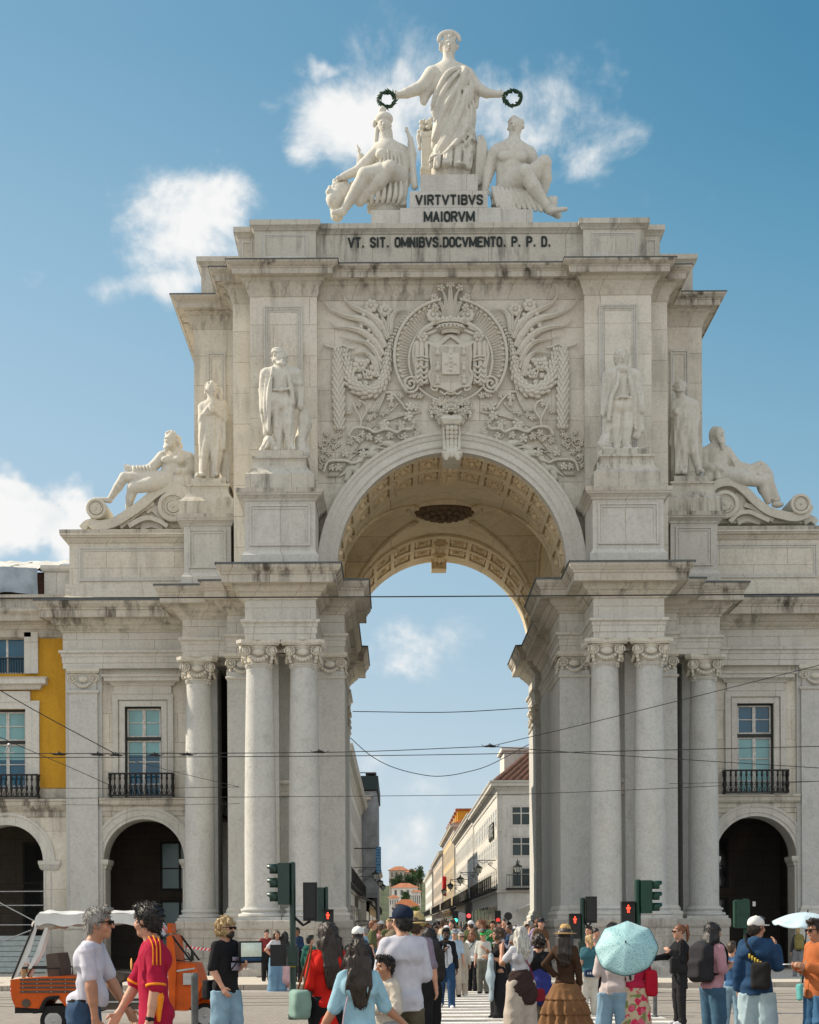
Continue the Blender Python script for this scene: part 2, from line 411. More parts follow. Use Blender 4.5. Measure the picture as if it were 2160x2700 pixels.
def stone(name, base, joints=None, dirt=.3, streak=0.0, speck=.0, bump=.25, warm=.25, dark=(.09, .08, .065), rough=.85, warmc=(.45, .37, .27)):
 m, nt, b = new_mat(name); L = nt.links
 geo = N(nt, 'ShaderNodeNewGeometry'); pos = geo.outputs['Position']
 big = noise(nt, pos, .55, 5, .6)
 col = mixc(nt, ramp(nt, big, .52, .78, 0, warm), base, warmc)
 mid = noise(nt, pos, 1.9, 6, .62)
 col = mixc(nt, ramp(nt, mid, .50, .80, 0, dirt), col, tuple(c*.52 for c in base))
 fine = noise(nt, pos, 11.0, 5, .6)
 col = mixc(nt, ramp(nt, fine, .45, .7, .0, .38), col, tuple(min(.8, c*1.22) for c in base)); col = mixc(nt, ramp(nt, fine, .46, .28, 0, .38), col, tuple(c*.62 for c in base))
 hgt = fine
 if speck:
  sp = noise(nt, pos, 26.0, 3, .7)
  col = mixc(nt, ramp(nt, sp, .56, .70, 0, speck), col, tuple(c*.45 for c in base))
 if streak:
  st = noise(nt, mapped(nt, pos, (2.6, 2.6, .35)), 1.0, 6, .68)
  st2 = noise(nt, mapped(nt, pos, (.5, .5, .9)), 1.0, 2, .5)
  f = N(nt, 'ShaderNodeMath', operation='MULTIPLY'); L.new(ramp(nt, st, .48, .64), f.inputs[0]); L.new(ramp(nt, st2, .38, .60, 0, streak), f.inputs[1])
  col = mixc(nt, f.outputs[0], col, dark)
 if joints:
  sx = N(nt, 'ShaderNodeSeparateXYZ'); L.new(pos, sx.inputs[0])
  ad = N(nt, 'ShaderNodeMath', operation='ADD'); L.new(sx.outputs[0], ad.inputs[0]); L.new(sx.outputs[1], ad.inputs[1])
  cb = N(nt, 'ShaderNodeCombineXYZ'); L.new(ad.outputs[0], cb.inputs[0]); L.new(sx.outputs[2], cb.inputs[1])
  br = N(nt, 'ShaderNodeTexBrick', i_Scale=1.0); L.new(cb.outputs[0], br.inputs['Vector'])
  br.inputs['Brick Width'].default_value = joints[0]; br.inputs['Row Height'].default_value = joints[1]; br.inputs['Mortar Size'].default_value = .011
  br.inputs['Mortar Smooth'].default_value = .1; br.inputs['Bias'].default_value = .0
  br.inputs['Color1'].default_value = (1, 1, 1, 1); br.inputs['Color2'].default_value = (.88, .87, .855, 1); br.inputs['Mortar'].default_value = (.55, .50, .43, 1)
  jn = noise(nt, pos, .8, 3)
  tint = mixc(nt, 1.0, col, br.outputs['Color'], 'MULTIPLY')
  col = mixc(nt, ramp(nt, jn, .3, .6, .45, 1.0), col, tint)
 L.new(col, b.inputs['Base Color']); b.inputs['Roughness'].default_value = rough
 b.inputs['Specular IOR Level'].default_value = .25
 if bump:
  bp = N(nt, 'ShaderNodeBump', i_Strength=bump, i_Distance=.03); L.new(hgt, bp.inputs['Height']); L.new(bp.outputs[0], b.inputs['Normal'])
 return m
def plain(name, col, rough=.6, metal=0.0, var=.25, scale=6.0, spec=.4, bump=0.0, bscale=60.0, coord='Object', emit=None, alpha=None, coat=0.0):
 m, nt, b = new_mat(name); L = nt.links
 tcn = N(nt, 'ShaderNodeTexCoord'); v = tcn.outputs[coord]
 if var:
  f = noise(nt, v, scale, 5, .6)
  L.new(mixc(nt, ramp(nt, f, .3, .7), tuple(c*(1-var) for c in col), tuple(min(.9, c*(1+var*.6)) for c in col)), b.inputs['Base Color'])
 else: b.inputs['Base Color'].default_value = (*col, 1)
 b.inputs['Roughness'].default_value = rough; b.inputs['Metallic'].default_value = metal; b.inputs['Specular IOR Level'].default_value = spec
 if coat: b.inputs['Coat Weight'].default_value = coat; b.inputs['Coat Roughness'].default_value = .15
 if bump:
  bp = N(nt, 'ShaderNodeBump', i_Strength=bump, i_Distance=.01); L.new(noise(nt, v, bscale, 3), bp.inputs['Height']); L.new(bp.outputs[0], b.inputs['Normal'])
 if emit: b.inputs['Emission Color'].default_value = (*emit[0], 1); b.inputs['Emission Strength'].default_value = emit[1]
 return m
LIME = (.475, .455, .415)
M = {}
M['wall'] = stone('limestone_blocks', (.64, .605, .525), joints=(2.5, 1.07), dirt=.25, streak=.30, warm=.45)
M['plainstone'] = stone('limestone', (.565, .55, .505), joints=(1.9, 4.1), dirt=.25, streak=.22, warm=.35)
M['cornice'] = stone('weathered_limestone', (.54, .51, .44), joints=(1.35, 9.0), dirt=.30, streak=.70, warm=.45)
M['column'] = stone('speckled_limestone', (.50, .50, .475), dirt=.42, speck=.32, streak=.12, bump=.5, warm=.25)
M['carved'] = stone('carved_limestone', (.57, .54, .465), dirt=.25, streak=.12, bump=.3, warm=.3)
M['statue'] = stone('statue_limestone', (.58, .555, .49), dirt=.25, streak=.16, bump=.25, warm=.3)
M['old'] = stone('old_limestone', (.44, .415, .375), joints=(1.4, .7), dirt=.6, streak=.6, speck=.3, warm=.35)
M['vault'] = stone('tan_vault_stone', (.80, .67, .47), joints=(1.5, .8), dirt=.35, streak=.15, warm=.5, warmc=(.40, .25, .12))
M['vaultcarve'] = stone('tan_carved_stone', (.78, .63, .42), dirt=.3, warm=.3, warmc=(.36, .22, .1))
M['dirtystone'] = stone('blackened_limestone', (.50, .465, .40), joints=(1.35, 9.0), dirt=.4, streak=1.0, speck=.35, warm=.4)
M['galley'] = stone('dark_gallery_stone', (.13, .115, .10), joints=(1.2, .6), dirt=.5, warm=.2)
M['lead'] = plain('lead_flashing', (.10, .115, .12), .6, .3)
M['letter'] = plain('dark_green_bronze', (.012, .02, .018), .5, .2, var=.3)
M['wreath'] = plain('green_wreath', (.022, .06, .03), .7, var=.6, scale=9)
M['iron'] = plain('black_iron', (.018, .018, .018), .55, .3, var=.3)
M['whitepaint'] = plain('flaking_white_paint', (.60, .58, .54), .6, var=.35, scale=9)
M['darkframe'] = plain('dark_green_frame', (.02, .024, .02), .55, var=.3)
def glass(name, col, rough=.06, spec=.8):
 m, nt, b = new_mat(name)
 tcn = N(nt, 'ShaderNodeTexCoord'); f = noise(nt, tcn.outputs['Object'], 1.3, 3)
 nt.links.new(mixc(nt, f, tuple(c*.7 for c in col), tuple(c*1.3 for c in col)), b.inputs['Base Color'])
 b.inputs['Roughness'].default_value = rough; b.inputs['Specular IOR Level'].default_value = spec; b.inputs['Coat Weight'].default_value = .15; b.inputs['Coat Roughness'].default_value = .03
 bp = N(nt, 'ShaderNodeBump', i_Strength=.04, i_Distance=.05); nt.links.new(noise(nt, tcn.outputs['Object'], 2.2, 2), bp.inputs['Height']); nt.links.new(bp.outputs[0], b.inputs['Normal'])
 return m
M['glass'] = glass('dark_blue_glass', (.006, .085, .15), spec=.5)
M['blind'] = glass('pale_blind_behind_glass', (.17, .36, .38), rough=.2, spec=.5)
M['darkglass'] = glass('dark_grey_glass', (.03, .035, .04))  # plain dark grey panes for gallery windows and shop fronts
M['yellow'] = stone('ochre_plaster', (.50, .27, .026), dirt=.2, streak=.4, dark=(.26, .13, .02), warm=.3, warmc=(.42, .20, .016), bump=.3)
# textiles and skin
def cloth(col, var=.2): return plain('cloth', col, .9, var=var, scale=5, spec=.15, bump=.25, bscale=40)
CL = {}
def clo(col):
 k = tuple(round(c, 3) for c in col)
 if k not in CL: CL[k] = cloth(k)
 return CL[k]
def skinmat(name, col):
 m, nt, b = new_mat(name)
 tcn = N(nt, 'ShaderNodeTexCoord'); f = noise(nt, tcn.outputs['Object'], 9, 4)
 nt.links.new(mixc(nt, ramp(nt, f, .3, .7), tuple(c*.82 for c in col), (min(1, col[0]*1.12), col[1]*1.02, col[2])), b.inputs['Base Color'])
 b.inputs['Roughness'].default_value = .5; b.inputs['Subsurface Weight'].default_value = .12; b.inputs['Subsurface Radius'].default_value = (.02, .008, .004); b.inputs['Specular IOR Level'].default_value = .35
 return m
SK = {'light': skinmat('light_skin', (.50, .29, .20)), 'tan': skinmat('tanned_skin', (.40, .215, .135)), 'brown': skinmat('brown_skin', (.23, .12, .075)), 'dark': skinmat('dark_skin', (.09, .05, .035))}
def hairmat(name, col, rough=.45):
 m, nt, b = new_mat(name)
 tcn = N(nt, 'ShaderNodeTexCoord')
 f = noise(nt, mapped(nt, tcn.outputs['Object'], (60, 60, 6)), 1.0, 4, .6)
 nt.links.new(mixc(nt, ramp(nt, f, .3, .7), tuple(c*.45 for c in col), tuple(min(.9, c*1.5) for c in col)), b.inputs['Base Color'])
 b.inputs['Roughness'].default_value = rough; b.inputs['Specular IOR Level'].default_value = .4
 bp = N(nt, 'ShaderNodeBump', i_Strength=.7, i_Distance=.012); nt.links.new(f, bp.inputs['Height']); nt.links.new(bp.outputs[0], b.inputs['Normal'])
 return m
HR = {'black': hairmat('black_hair', (.012, .010, .009)), 'brown': hairmat('brown_hair', (.055, .032, .018)), 'grey': hairmat('grey_hair', (.26, .25, .235), .6), 'silver': hairmat('silver_hair', (.42, .41, .37), .5),
      'blond': hairmat('blond_hair', (.36, .25, .12)), 'ginger': hairmat('reddish_hair', (.16, .06, .025)), 'dkbrown': hairmat('dark_brown_hair', (.026, .017, .012))}
# ------------------------------------------------------------------ the triumphal arch
arch = thing('triumphal_arch', 'huge pale limestone triumphal arch with coffered vault, paired columns and carved attic', 'arch', (0, 0, 0))
def both(mb): return MB().join(mb).join(mb.mirrored())
ENT_A = [(-.35, 11.25), (0, 11.25), (0, 11.44), (.03, 11.46), (.03, 11.66), (.06, 11.68), (.06, 11.78), (.14, 11.82), (.14, 11.90), (0, 11.93), (0, 12.55)]
ENT_B = [(0, 12.55), (.06, 12.57), (.06, 12.63), (.12, 12.66), (.20, 12.74), (.20, 12.79), (.26, 12.80), (.36, 12.90), (.38, 12.99), (.38, 13.02), (.68, 13.04)]
ENT_C = [(.68, 13.04), (.68, 13.01), (.70, 13.01), (.70, 13.26), (.74, 13.28), (.74, 13.33), (.79, 13.38), (.86, 13.49), (.86, 13.58)]
ENT_D = [(.86, 13.58), (.90, 13.58), (.90, 13.63), (.1, 13.80), (-.6, 13.86)]
PATH = [(-9.4, 6.9), (-9.4, 3.4), (-7.78, 3.4), (-7.78, 2.7), (-6.92, 2.7), (-6.92, 0), (-4.58, 0), (-4.58, 2.7), (-3.72, 2.7), (-3.72, 6.2), (-4.25, 6.2), (-4.25, 16.5), (-4.0, 16.5), (-4.0, 20), (-9.4, 20)]
for mir in (0, 1):
 def bld(mb, *a, **k): return (mb.mirrored() if mir else mb).build(*a, **k)
 # piers below the entablature
 p = MB()
 p.box(-7.74, -4.22, 3.62, 19.85, 0, 11.3)                      # core
 p.box(-4.75, -3.72, 2.7, 6.2, 1.0, 10.6); p.box(-4.95, -4.0, 16.5, 20, 1.0, 10.6)
 p.box(-7.78, -6.75, 2.7, 6.2, 1.0, 10.6); p.box(-7.78, -6.75, 16.5, 19.9, 1.0, 10.6)
 p.box(-4.62, -3.85, 2.78, 6.1, 10.5, 11.28); p.box(-7.65, -6.88, 2.78, 6.1, 10.5, 11.28); p.box(-4.85, -4.12, 16.6, 19.9, 10.5, 11.28)
 for cx in (-6.49, -5.01): p.box(cx-.46, cx+.46, 3.15, 3.7, 1.0, 11.27)
 p.box(-9.38, -8.42, 5.5, 7.0, 1.0, 11.27); p.box(-9.3, -7.7, 10.5, 19.5, 0, 11.27)
 pier = bld(p, 'pier', M['column'], arch)
 q = MB()
 q.sweep([(-6.75, 3.6), (-4.75, 3.6)], [(0, 6.35), (.10, 6.38), (.10, 6.5), (.05, 6.55), (.05, 6.75), (.16, 6.8), (.16, 6.92), (0, 6.95)])
 for (x0, x1, y0, y1) in ((-4.75, -3.72, 2.7, 6.2), (-7.78, -6.75, 2.7, 6.2), (-4.95, -4.0, 16.5, 20)):
  ring = [(x0, y1), (x0, y0), (x1, y0), (x1, y1)]
  q.sweep(ring, [(0, 10.34), (.05, 10.36), (.07, 10.41), (.03, 10.45), (0, 10.46)])                    # astragal
  q.sweep(ring, [(0, 2.46), (.03, 2.44), (.05, 2.38), (.08, 2.36), (.06, 2.28), (.13, 2.25), (.16, 2.17), (.14, 2.10), (.14, 1.99), (.02, 1.99)])  # base
 bld(q, 'moulding', M['plainstone'], pier)
 # pedestals
 d = MB()
 PP = [(-9.62, 7.0), (-9.62, 3.1), (-7.98, 3.1), (-7.98, 2.4), (-7.2, 2.4), (-7.2, -.22), (-4.3, -.22), (-4.3, 2.4), (-3.5, 2.4), (-3.5, 6.5), (-4.08, 6.5), (-4.08, 16.2), (-3.8, 16.2), (-3.8, 20.3), (-9.4, 20.3)]
 d.sweep(PP, [(.14, -.2), (.14, .38), (.10, .42), (.06, .44), (.02, .52), (0, .55), (0, 1.68), (.03, 1.70), (.05, 1.76), (.05, 1.96), (.02, 2.0), (-.8, 2.0)])
 d.box(-7.15, -4.35, -.17, 3.7, .02, 1.98); d.box(-9.57, -7.9, 3.15, 7, .02, 1.98); d.box(-7.93, -3.55, 2.45, 4, .02, 1.98)
 bld(d, 'pedestal', M['old'], arch)
 # entablature
 e = MB(); e.sweep(PATH, ENT_A)
 e.box(-9.36, -7.7, 3.44, 8, 11.26, 13.7); e.box(-7.74, -3.78, 2.74, 6.1, 11.26, 13.75); e.box(-7.74, -4.05, 16.55, 19.9, 11.26, 13.74); e.box(-7.73, -4.3, 5, 19.8, 11.27, 13.745); e.box(-6.88, -4.62, .04, 3, 11.26, 13.75)
 ent = bld(e, 'entablature', M['plainstone'], arch)
 e = MB().sweep(PATH, ENT_B); bld(e, 'bed_moulding', M['cornice'], ent)
 e = MB().sweep(PATH, ENT_C); bld(e, 'cornice', M['dirtystone'], ent)
 e = MB().sweep(PATH, ENT_D); bld(e, 'flashing', M['lead'], ent)
# columns with their capitals and bases
def capital_mb(hw=.66, rb=.44, z0=0.0, z1=.81, faces=4, flat=None):
 m = MB()
 if flat is None:
  m.lathe([(rb, z0), (rb*1.14, z0+.015), (rb*1.14, z0+.05), (rb, z0+.07), (rb*.98, z0+.2), (rb*1.02, z0+.42), (rb*1.16, z0+.62), (rb*1.2, z0+.7)], n=24)
  ab = []
  for q in range(4):
   a = q*pi/2+pi/4
   for t in (-.12, .12): ab.append((hw*1.36*cos(a)-t*sin(a)*1.1, hw*1.36*sin(a)+t*cos(a)*1.1))
   b = a+pi/4
   ab.append((hw*.80*cos(b), hw*.80*sin(b)))
  m.prism(ab, z1-.12, z1-.005, 'XY'); m.prism([(x*.95, y*.95) for x, y in ab], z1-.17, z1-.12, 'XY')
 else:
  m.box(-flat, flat, .06, .62, z0+.02, z1-.14); m.box(-hw, hw, -.13, .6, z1-.12, z1-.005); m.box(-hw*.95, hw*.95, -.09, .6, z1-.17, z1-.12)
 vx = hw*.64
 for q in range(faces):
  g = MB(); off = -.50*(hw/.66) if flat is None else -.02
  for s in (-1, 1):
   sp = []; rr = []
   for k in range(26):
    t = k/25; a = -.3+t*4.6*pi; r = .185*(1-t)**.85
    sp.append((s*(vx+r*cos(a)), off-.05*t, z1-.36+r*sin(a))); rr.append(.034*(1-.5*t))
   g.tube(sp, rr, 5, up=(0, 1, 0)); g.lathe([(.17, -.06), (.17, .02), (.1, .03)], (s*vx, off+.07, z1-.36), 14, 'Y')
   g.ball((s*vx, off-.06, z1-.36), .045, 6, 5)
   g.tube([(s*vx, off+.05, z1-.2), (s*vx*.5, off+.04, z1-.2), (0, off+.07, z1-.24)], .04, 5)
   for k, (dx, dz, rr_) in enumerate(((.02, -.22, .08), (.0, -.34, .065), (-.06, -.45, .055), (-.02, -.54, .04))):
    g.ball((s*(vx+dx), off+.05+k*.04, z1-.36+dz), (rr_*.8, rr_*.7, rr_), 6, 5)
  for k in range(9):
   t = k/8*2-1; g.ball((t*vx*.86, off-.02+.04*(1-t*t)*-1, z1-.46-.2*(1-t*t)), .047+.022*(1-t*t), 6, 5)
  g.ball((0, off+.02, z1-.40), (.20, .1, .13), 10, 7)
  for k in (-2, -1, 0, 1, 2): g.tube([(k*.03, off-.02, z1-.14), (k*.075, off-.03, z1+.02-abs(k)*.025)], [.035, .02], 5)
  for k in range(-3, 4): g.ball((k*.075, off+.05, z1-.27), (.03, .04, .035), 5, 4)
  m.join(g, Matrix.Rotation(q*pi/2, 4, 'Z') if flat is None else (Matrix.Identity(4) if q == 0 else Matrix.Translation((0, 0, 0))))
 return m
def column():
 s = MB(); prof = []
 for k in range(13):
  t = k/12; r = .53-.09*max(0, (t-.25)/.75)**1.6
  prof.append((r, 2.45+t*7.96))
 prof = [(.575, 2.41), (.575, 2.45)]+prof[:-1]+[(.445, 10.36), (.47, 10.38), (.495, 10.42), (.47, 10.46), (.44, 10.47)]
 return s.lathe(prof, n=36).build('column', M['column'], arch, smooth=35)
c0 = column()
KC = capital_mb().build('capital', M['carved'], c0, smooth=40); KC.location = (0, 0, 10.44)
b = MB(); b.box(-.72, .72, -.72, .72, 1.99, 2.10)
b.lathe([(.72, 2.10), (.755, 2.13), (.755, 2.19), (.71, 2.22), (.645, 2.225), (.62, 2.26), (.63, 2.30), (.66, 2.305), (.675, 2.34), (.655, 2.385), (.59, 2.39), (.575, 2.42)], n=36)
b.build('base', M['column'], c0, smooth=35)
sites = [(-5.02, .58), (-6.49, .58), (-8.9, 4.0), (5.02, .58), (6.49, .58), (8.9, 4.0)]
for i, (x, y) in enumerate(sites):
 o = c0 if i == 0 else dup(c0, parent=arch)
 o.location = (x, y, 0)
# pilaster capitals (flanking the pairs, back pier, inside the passage)
pc = capital_mb(.60, z1=.81, faces=1, flat=.46)
def rot_cap(name, mat, par, x, y, a):
 o = pc.build(name, mat, par, smooth=40); o.location = (x, y, 10.44); o.rotation_euler = (0, 0, a); return o
o0 = rot_cap('pilaster_capital', M['carved'], arch, -4.235, 2.74, 0)
for (x, y, a) in ((-7.265, 2.74, 0), (4.235, 2.74, 0), (7.265, 2.74, 0), (-3.76, 3.4, pi/2), (3.76, 3.4, -pi/2), (-4.04, 17.3, pi/2), (4.04, 17.3, -pi/2), (-4.04, 19.3, pi/2), (4.04, 19.3, -pi/2), (-7.74, 3.4, -pi/2), (7.74, 3.4, pi/2)):
 c = dup(o0, parent=arch); c.location = (x, y, 10.44); c.rotation_euler = (0, 0, a)
# attic: walls, pilasters, cornice
def frame_rect(m, x0, x1, z0, z1, y, w=.14, d=.05, steps=2):
 """a moulded panel frame standing proud of a wall at depth y"""
 for k in range(steps):
  a = k*w/steps; e = d*(1-k/steps)
  X0, X1, Z0, Z1, ww = x0+a, x1-a, z0+a, z1-a, w/steps*.9
  m.box(X0, X1, y-e, y+.02, Z0, Z0+ww); m.box(X0, X1, y-e, y+.02, Z1-ww, Z1)
  m.box(X0, X0+ww, y-e, y+.02, Z0+ww, Z1-ww); m.box(X1-ww, X1, y-e, y+.02, Z0+ww, Z1-ww)
RI, RO, ZS = 3.94, 4.61, 14.14
w = MB()
n = 48; top = 23.5
for k in range(n):                                                  # wall above the opening
 a0, a1 = pi-k*pi/n, pi-(k+1)*pi/n
 r = RI+.2
 p = [(r*cos(a0), ZS+r*sin(a0)), (r*cos(a1), ZS+r*sin(a1))]
 w.add([(p[0][0], 2.75, p[0][1]), (p[1][0], 2.75, p[1][1]), (p[1][0], 2.75, top), (p[0][0], 2.75, top)], [(0, 1, 2, 3)])
for s in (-1, 1):
 w.box(*sorted((s*4.14, s*4.72)), 2.752, 4.0, 13.6, top)
 w.box(*sorted((s*4.6, s*6.9)), 2.35, 3.2, 13.7, 23.45)
 w.box(*sorted((s*4.66, s*7.55)), 3.0, 16.5, 13.7, 24.2)
 w.box(*sorted((s*6.7, s*9.2)), 5.5, 17, 13.7, 24.2)
w.box(-4.8, 4.8, 3.1, 19.0, 18.6, 24.2); w.box(-4.8, 4.8, 2.9, 3.2, 19, 24.2)
w.box(-9.19, 9.19, 16.4, 19.7, 18.6, 24.2)
attic = w.build('attic', M['wall'], arch)
for s in (-1, 1):
 for (q0, q1, zt, y, w_, d_, k) in ((6.42, 5.09, 23.1, 2.35, .2, .07, 3), (8.72, 8.05, 22.6, 5.5, .16, .06, 2)):
  a, b_ = sorted((s*q0, s*q1)); fr = MB(); frame_rect(fr, a, b_, 16.9, zt, y, w_, d_, k); fr.build('panel_moulding', M['plainstone'], attic)
AP = [(-9.2, 19.7), (-9.2, 5.5), (-7.55, 5.5), (-7.55, 3.0), (-6.9, 3.0), (-6.9, 2.35), (-4.6, 2.35), (-4.6, 2.75)]
AP = AP+[(-x, y) for x, y in AP[::-1]]
MB().sweep(AP, [(0, 23.42), (.03, 23.44), (.06, 23.58), (.13, 23.76), (.17, 23.86), (.17, 23.90), (.21, 23.92), (.29, 24.0), (.29, 24.04), (.54, 24.06)]).build('frieze_moulding', M['cornice'], attic)
MB().sweep(AP, [(.54, 24.06), (.54, 24.03), (.56, 24.03), (.56, 24.21), (.59, 24.23), (.59, 24.26), (.66, 24.30), (.75, 24.38), (.75, 24.44)]).build('attic_cornice', M['dirtystone'], attic)
MB().sweep(AP, [(.75, 24.44), (.78, 24.44), (.78, 24.47), (-.2, 24.56), (-1.3, 24.56)]).build('flashing', M['lead'], attic)
UP = [(-9.0, 19), (-9.0, 6.2), (-7.4, 6.2), (-7.4, 3.6), (-6.78, 3.6), (-6.78, 3.0), (-4.65, 3.0), (-4.65, 3.35)]
UP = UP+[(-x, y) for x, y in UP[::-1]]
u = MB().sweep(UP, [(.10, 24.45), (.10, 24.86), (.04, 24.9), (0, 24.92), (0, 25.95), (.04, 25.98), (.06, 26.02), (.13, 26.1), (.16, 26.12), (.16, 26.30), (-.8, 26.33)])
u.box(-8.9, 8.9, 6.4, 18.8, 24.5, 26.3); u.box(-7.3, 7.3, 3.7, 10, 24.5, 26.31); u.box(-4.8, 4.8, 3.42, 7, 24.5, 26.305); u.box(-6.7, -4.7, 3.05, 7, 24.5, 26.312); u.box(4.7, 6.7, 3.05, 7, 24.5, 26.312)
upper = u.build('attic_parapet', M['cornice'], arch)
for s in (-1, 1):
 for (q0, q1, y, w_, k) in ((6.5, 4.93, 3.0, .09, 2), (7.28, 6.92, 3.6, .06, 1)):
  a, b_ = sorted((s*q0, s*q1)); f2 = MB(); frame_rect(f2, a, b_, 25.0, 25.85, y, w_, .03, k); f2.build('panel_moulding', M['plainstone'], upper)
# archivolt: moulded ring carried down on short legs
def arc_sweep(prof, a0, a1, n, zs=ZS, leg=None):
 m = MB(); v = []; f = []; k = len(prof); rows = []
 if leg is not None: rows.append((a0, leg))
 rows += [(a0+(a1-a0)*i/n, None) for i in range(n+1)]
 if leg is not None: rows.append((a1, leg))
 for a, lg in rows:
  for (r, y) in prof: v.append((r*cos(a), y, (zs+r*sin(a)) if lg is None else lg))
 for i in range(len(rows)-1):
  for j in range(k-1): f.append((i*k+j, i*k+j+1, (i+1)*k+j+1, (i+1)*k+j))
 return m.add(v, f)
arc_sweep([(RI, 3.0), (RI, 2.40), (4.10, 2.40), (4.10, 2.36), (4.14, 2.34), (4.36, 2.34), (4.36, 2.31), (4.40, 2.29), (4.48, 2.27), (4.52, 2.22), (4.61, 2.20), (4.61, 2.8)], pi, 0, 72, leg=13.5).build('archivolt', stone('voussoir_limestone', (.58, .56, .51), dirt=.2, streak=.1, warm=.15), arch, smooth=25)
# vault ---------------------------------------------------------------
def pbox(m, r0, r1, a0, a1, y0, y1, n=3):
 v = []; f = []
 for i in range(n+1):
  a = a0+(a1-a0)*i/n
  for (r, y) in ((r0, y0), (r1, y0), (r1, y1), (r0, y1)): v.append((r*cos(a), y, ZS+r*sin(a)))
 for i in range(n):
  for j in range(4): f.append((i*4+j, i*4+(j+1) % 4, (i+1)*4+(j+1) % 4, (i+1)*4+j))
 f += [(0, 1, 2, 3), (n*4+3, n*4+2, n*4+1, n*4)]
 return m.add(v, f)
def ring(y0, y1, ys):
 m = MB(); c = MB()
 arcN = 60
 m.join(arc_sweep([(RI+.17, y1), (RI+.17, y0)], pi, 0, arcN, leg=13.4))
 for (a, b_) in ys: m.join(arc_sweep([(RI+.2, b_), (RI, b_), (RI, a), (RI+.2, a)], pi, 0, arcN, leg=13.4))
 rows = [(ys[i][1], ys[i+1][0]) for i in range(len(ys)-1)]
 for s in (-1, 1):
  for k in range(7):
   a = R(90+s*(4.2+13.6*k))
   for (p, q_) in rows:
    pbox(m, RI+.003, RI+.2, a-R(1.25), a+R(1.25), p, q_, 2)
    if k < 6:
     b0, b1 = a+s*R(2.4), a+s*R(12.4-1.2)
     lo, hi = min(b0, b1), max(b0, b1); e = .16
     for (A0, A1, Y0, Y1) in ((lo, hi, p+.1, p+.2), (lo, hi, q_-.2, q_-.1), (lo, lo+R(1.2), p+.2, q_-.2), (hi-R(1.2), hi, p+.2, q_-.2)):
      pbox(m, RI+.07, RI+.19, A0, A1, Y0, Y1, 3)
     mid = (lo+hi)/2; rr = RI+.12; yc = (p+q_)/2
     for j in range(9):
      th = j*2*pi/9
      aa = mid+R(3.0)*cos(th); c.ball((rr*cos(aa), yc+.27*sin(th), ZS+rr*sin(aa)), (.10, .09, .09), 6, 4)
     c.ball((rr*cos(mid)*.985, yc, ZS+rr*sin(mid)*.985), (.13, .13, .12), 7, 5)
     for t in (-1, 1): aa = mid+R(4.1)*t; c.ball((rr*cos(aa), yc, ZS+rr*sin(aa)), (.09, .22, .09), 6, 4)
 return m, c
vault = None
for (y0, y1, ys) in ((2.7, 6.5, ((2.7, 3.05), (4.5, 4.85), (6.2, 6.5))), (15.0, 20.0, ((15.0, 15.5), (16.9, 17.3), (18.7, 20.0)))):
 m, c = ring(y0, y1, ys)
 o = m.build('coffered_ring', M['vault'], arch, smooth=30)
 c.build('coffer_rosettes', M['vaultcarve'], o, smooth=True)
vm = MB(); G = 56; ny = 48; y0, y1 = 6.5, 15.0; hy = (y1-y0)/2; yc = (y0+y1)/2
RV = 4.0
vv = []; ff = []
for j in range(ny+1):
 y = y0+(y1-y0)*j/ny
 for i in range(G+1):
  th = pi-pi*i/G; x = RV*cos(th)
  zx = sqrt(max(0, RV*RV-x*x)); zy = RV*sqrt(max(0, 1-((y-yc)/hy)**2))
  z = max(zx, zy*.985)+.06
  vv.append((x, y, ZS+z))
for j in range(ny):
 for i in range(G): q = j*(G+1)+i; ff.append((q, q+1, q+G+2, q+G+1))
vm.add(vv, ff)
for s in (-1, 1):                                                   # lunette walls and wall arches
 xs = s*4.02; row = []
 for j in range(ny+1):
  y = y0+(y1-y0)*j/ny; zy = RV*sqrt(max(0, 1-((y-yc)/hy)**2))*.985+.1
  row.append((y, ZS+zy))
 vv = [(xs, y, 13.0) for y, z in row]+[(xs, y, z) for y, z in row]
 vm.add(vv, [(j, j+1, j+ny+2, j+ny+1) for j in range(ny)])
 vm.tube([(xs-s*.06, y, z-.12) for y, z in row], .09, 6)
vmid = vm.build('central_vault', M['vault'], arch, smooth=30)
rb = MB()                                                           # ribs on the groins and ring round the rose
for sx in (-1, 1):
 for sy in (-1, 1):
  pts = []
  for k in range(0, 21):
   t = 1-k/20*.68; x = sx*RV*t; y = yc+sy*hy*t
   pts.append((x, y, ZS+RV*sqrt(max(0, 1-t*t))+.02))
  rb.tube(pts, .085, 6)
  e = Vector(pts[-1]);
  for k in range(3): rb.ball(e+Vector((-sx*.1*k, -sy*.1*k, -.03)), .13-.02*k, 8, 6)
rb.lathe([(1.32, .0), (1.36, -.10), (1.42, -.14), (1.50, -.10), (1.52, .05)], (0, yc, ZS+RV-.0), 48, cap=False)
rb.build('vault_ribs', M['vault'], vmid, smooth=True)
ro = MB(); ro.lathe([(.05, -.34), (.35, -.3), (.8, -.22), (1.05, -.10), (1.12, .1)], (0, yc, ZS+RV+.02), 40)
for ringn, rad, zz, sz in ((20, 1.02, -.13, .17), (14, .72, -.27, .18), (9, .42, -.36, .16), (5, .18, -.42, .12)):
 for k in range(ringn):
  a = 2*pi*(k+.5*(ringn % 2))/ringn; ro.ball((rad*cos(a), yc+rad*sin(a), ZS+RV+.02+zz), (sz*.95, sz*.7, sz*.55), 8, 6, Matrix.Rotation(a, 3, 'Z'))
ro.build('ceiling_rosette', stone('dark_brown_carving', (.17, .12, .075), dirt=.5, warm=.2), vmid, smooth=True)  # rose in a far darker brown than the vault stone around it
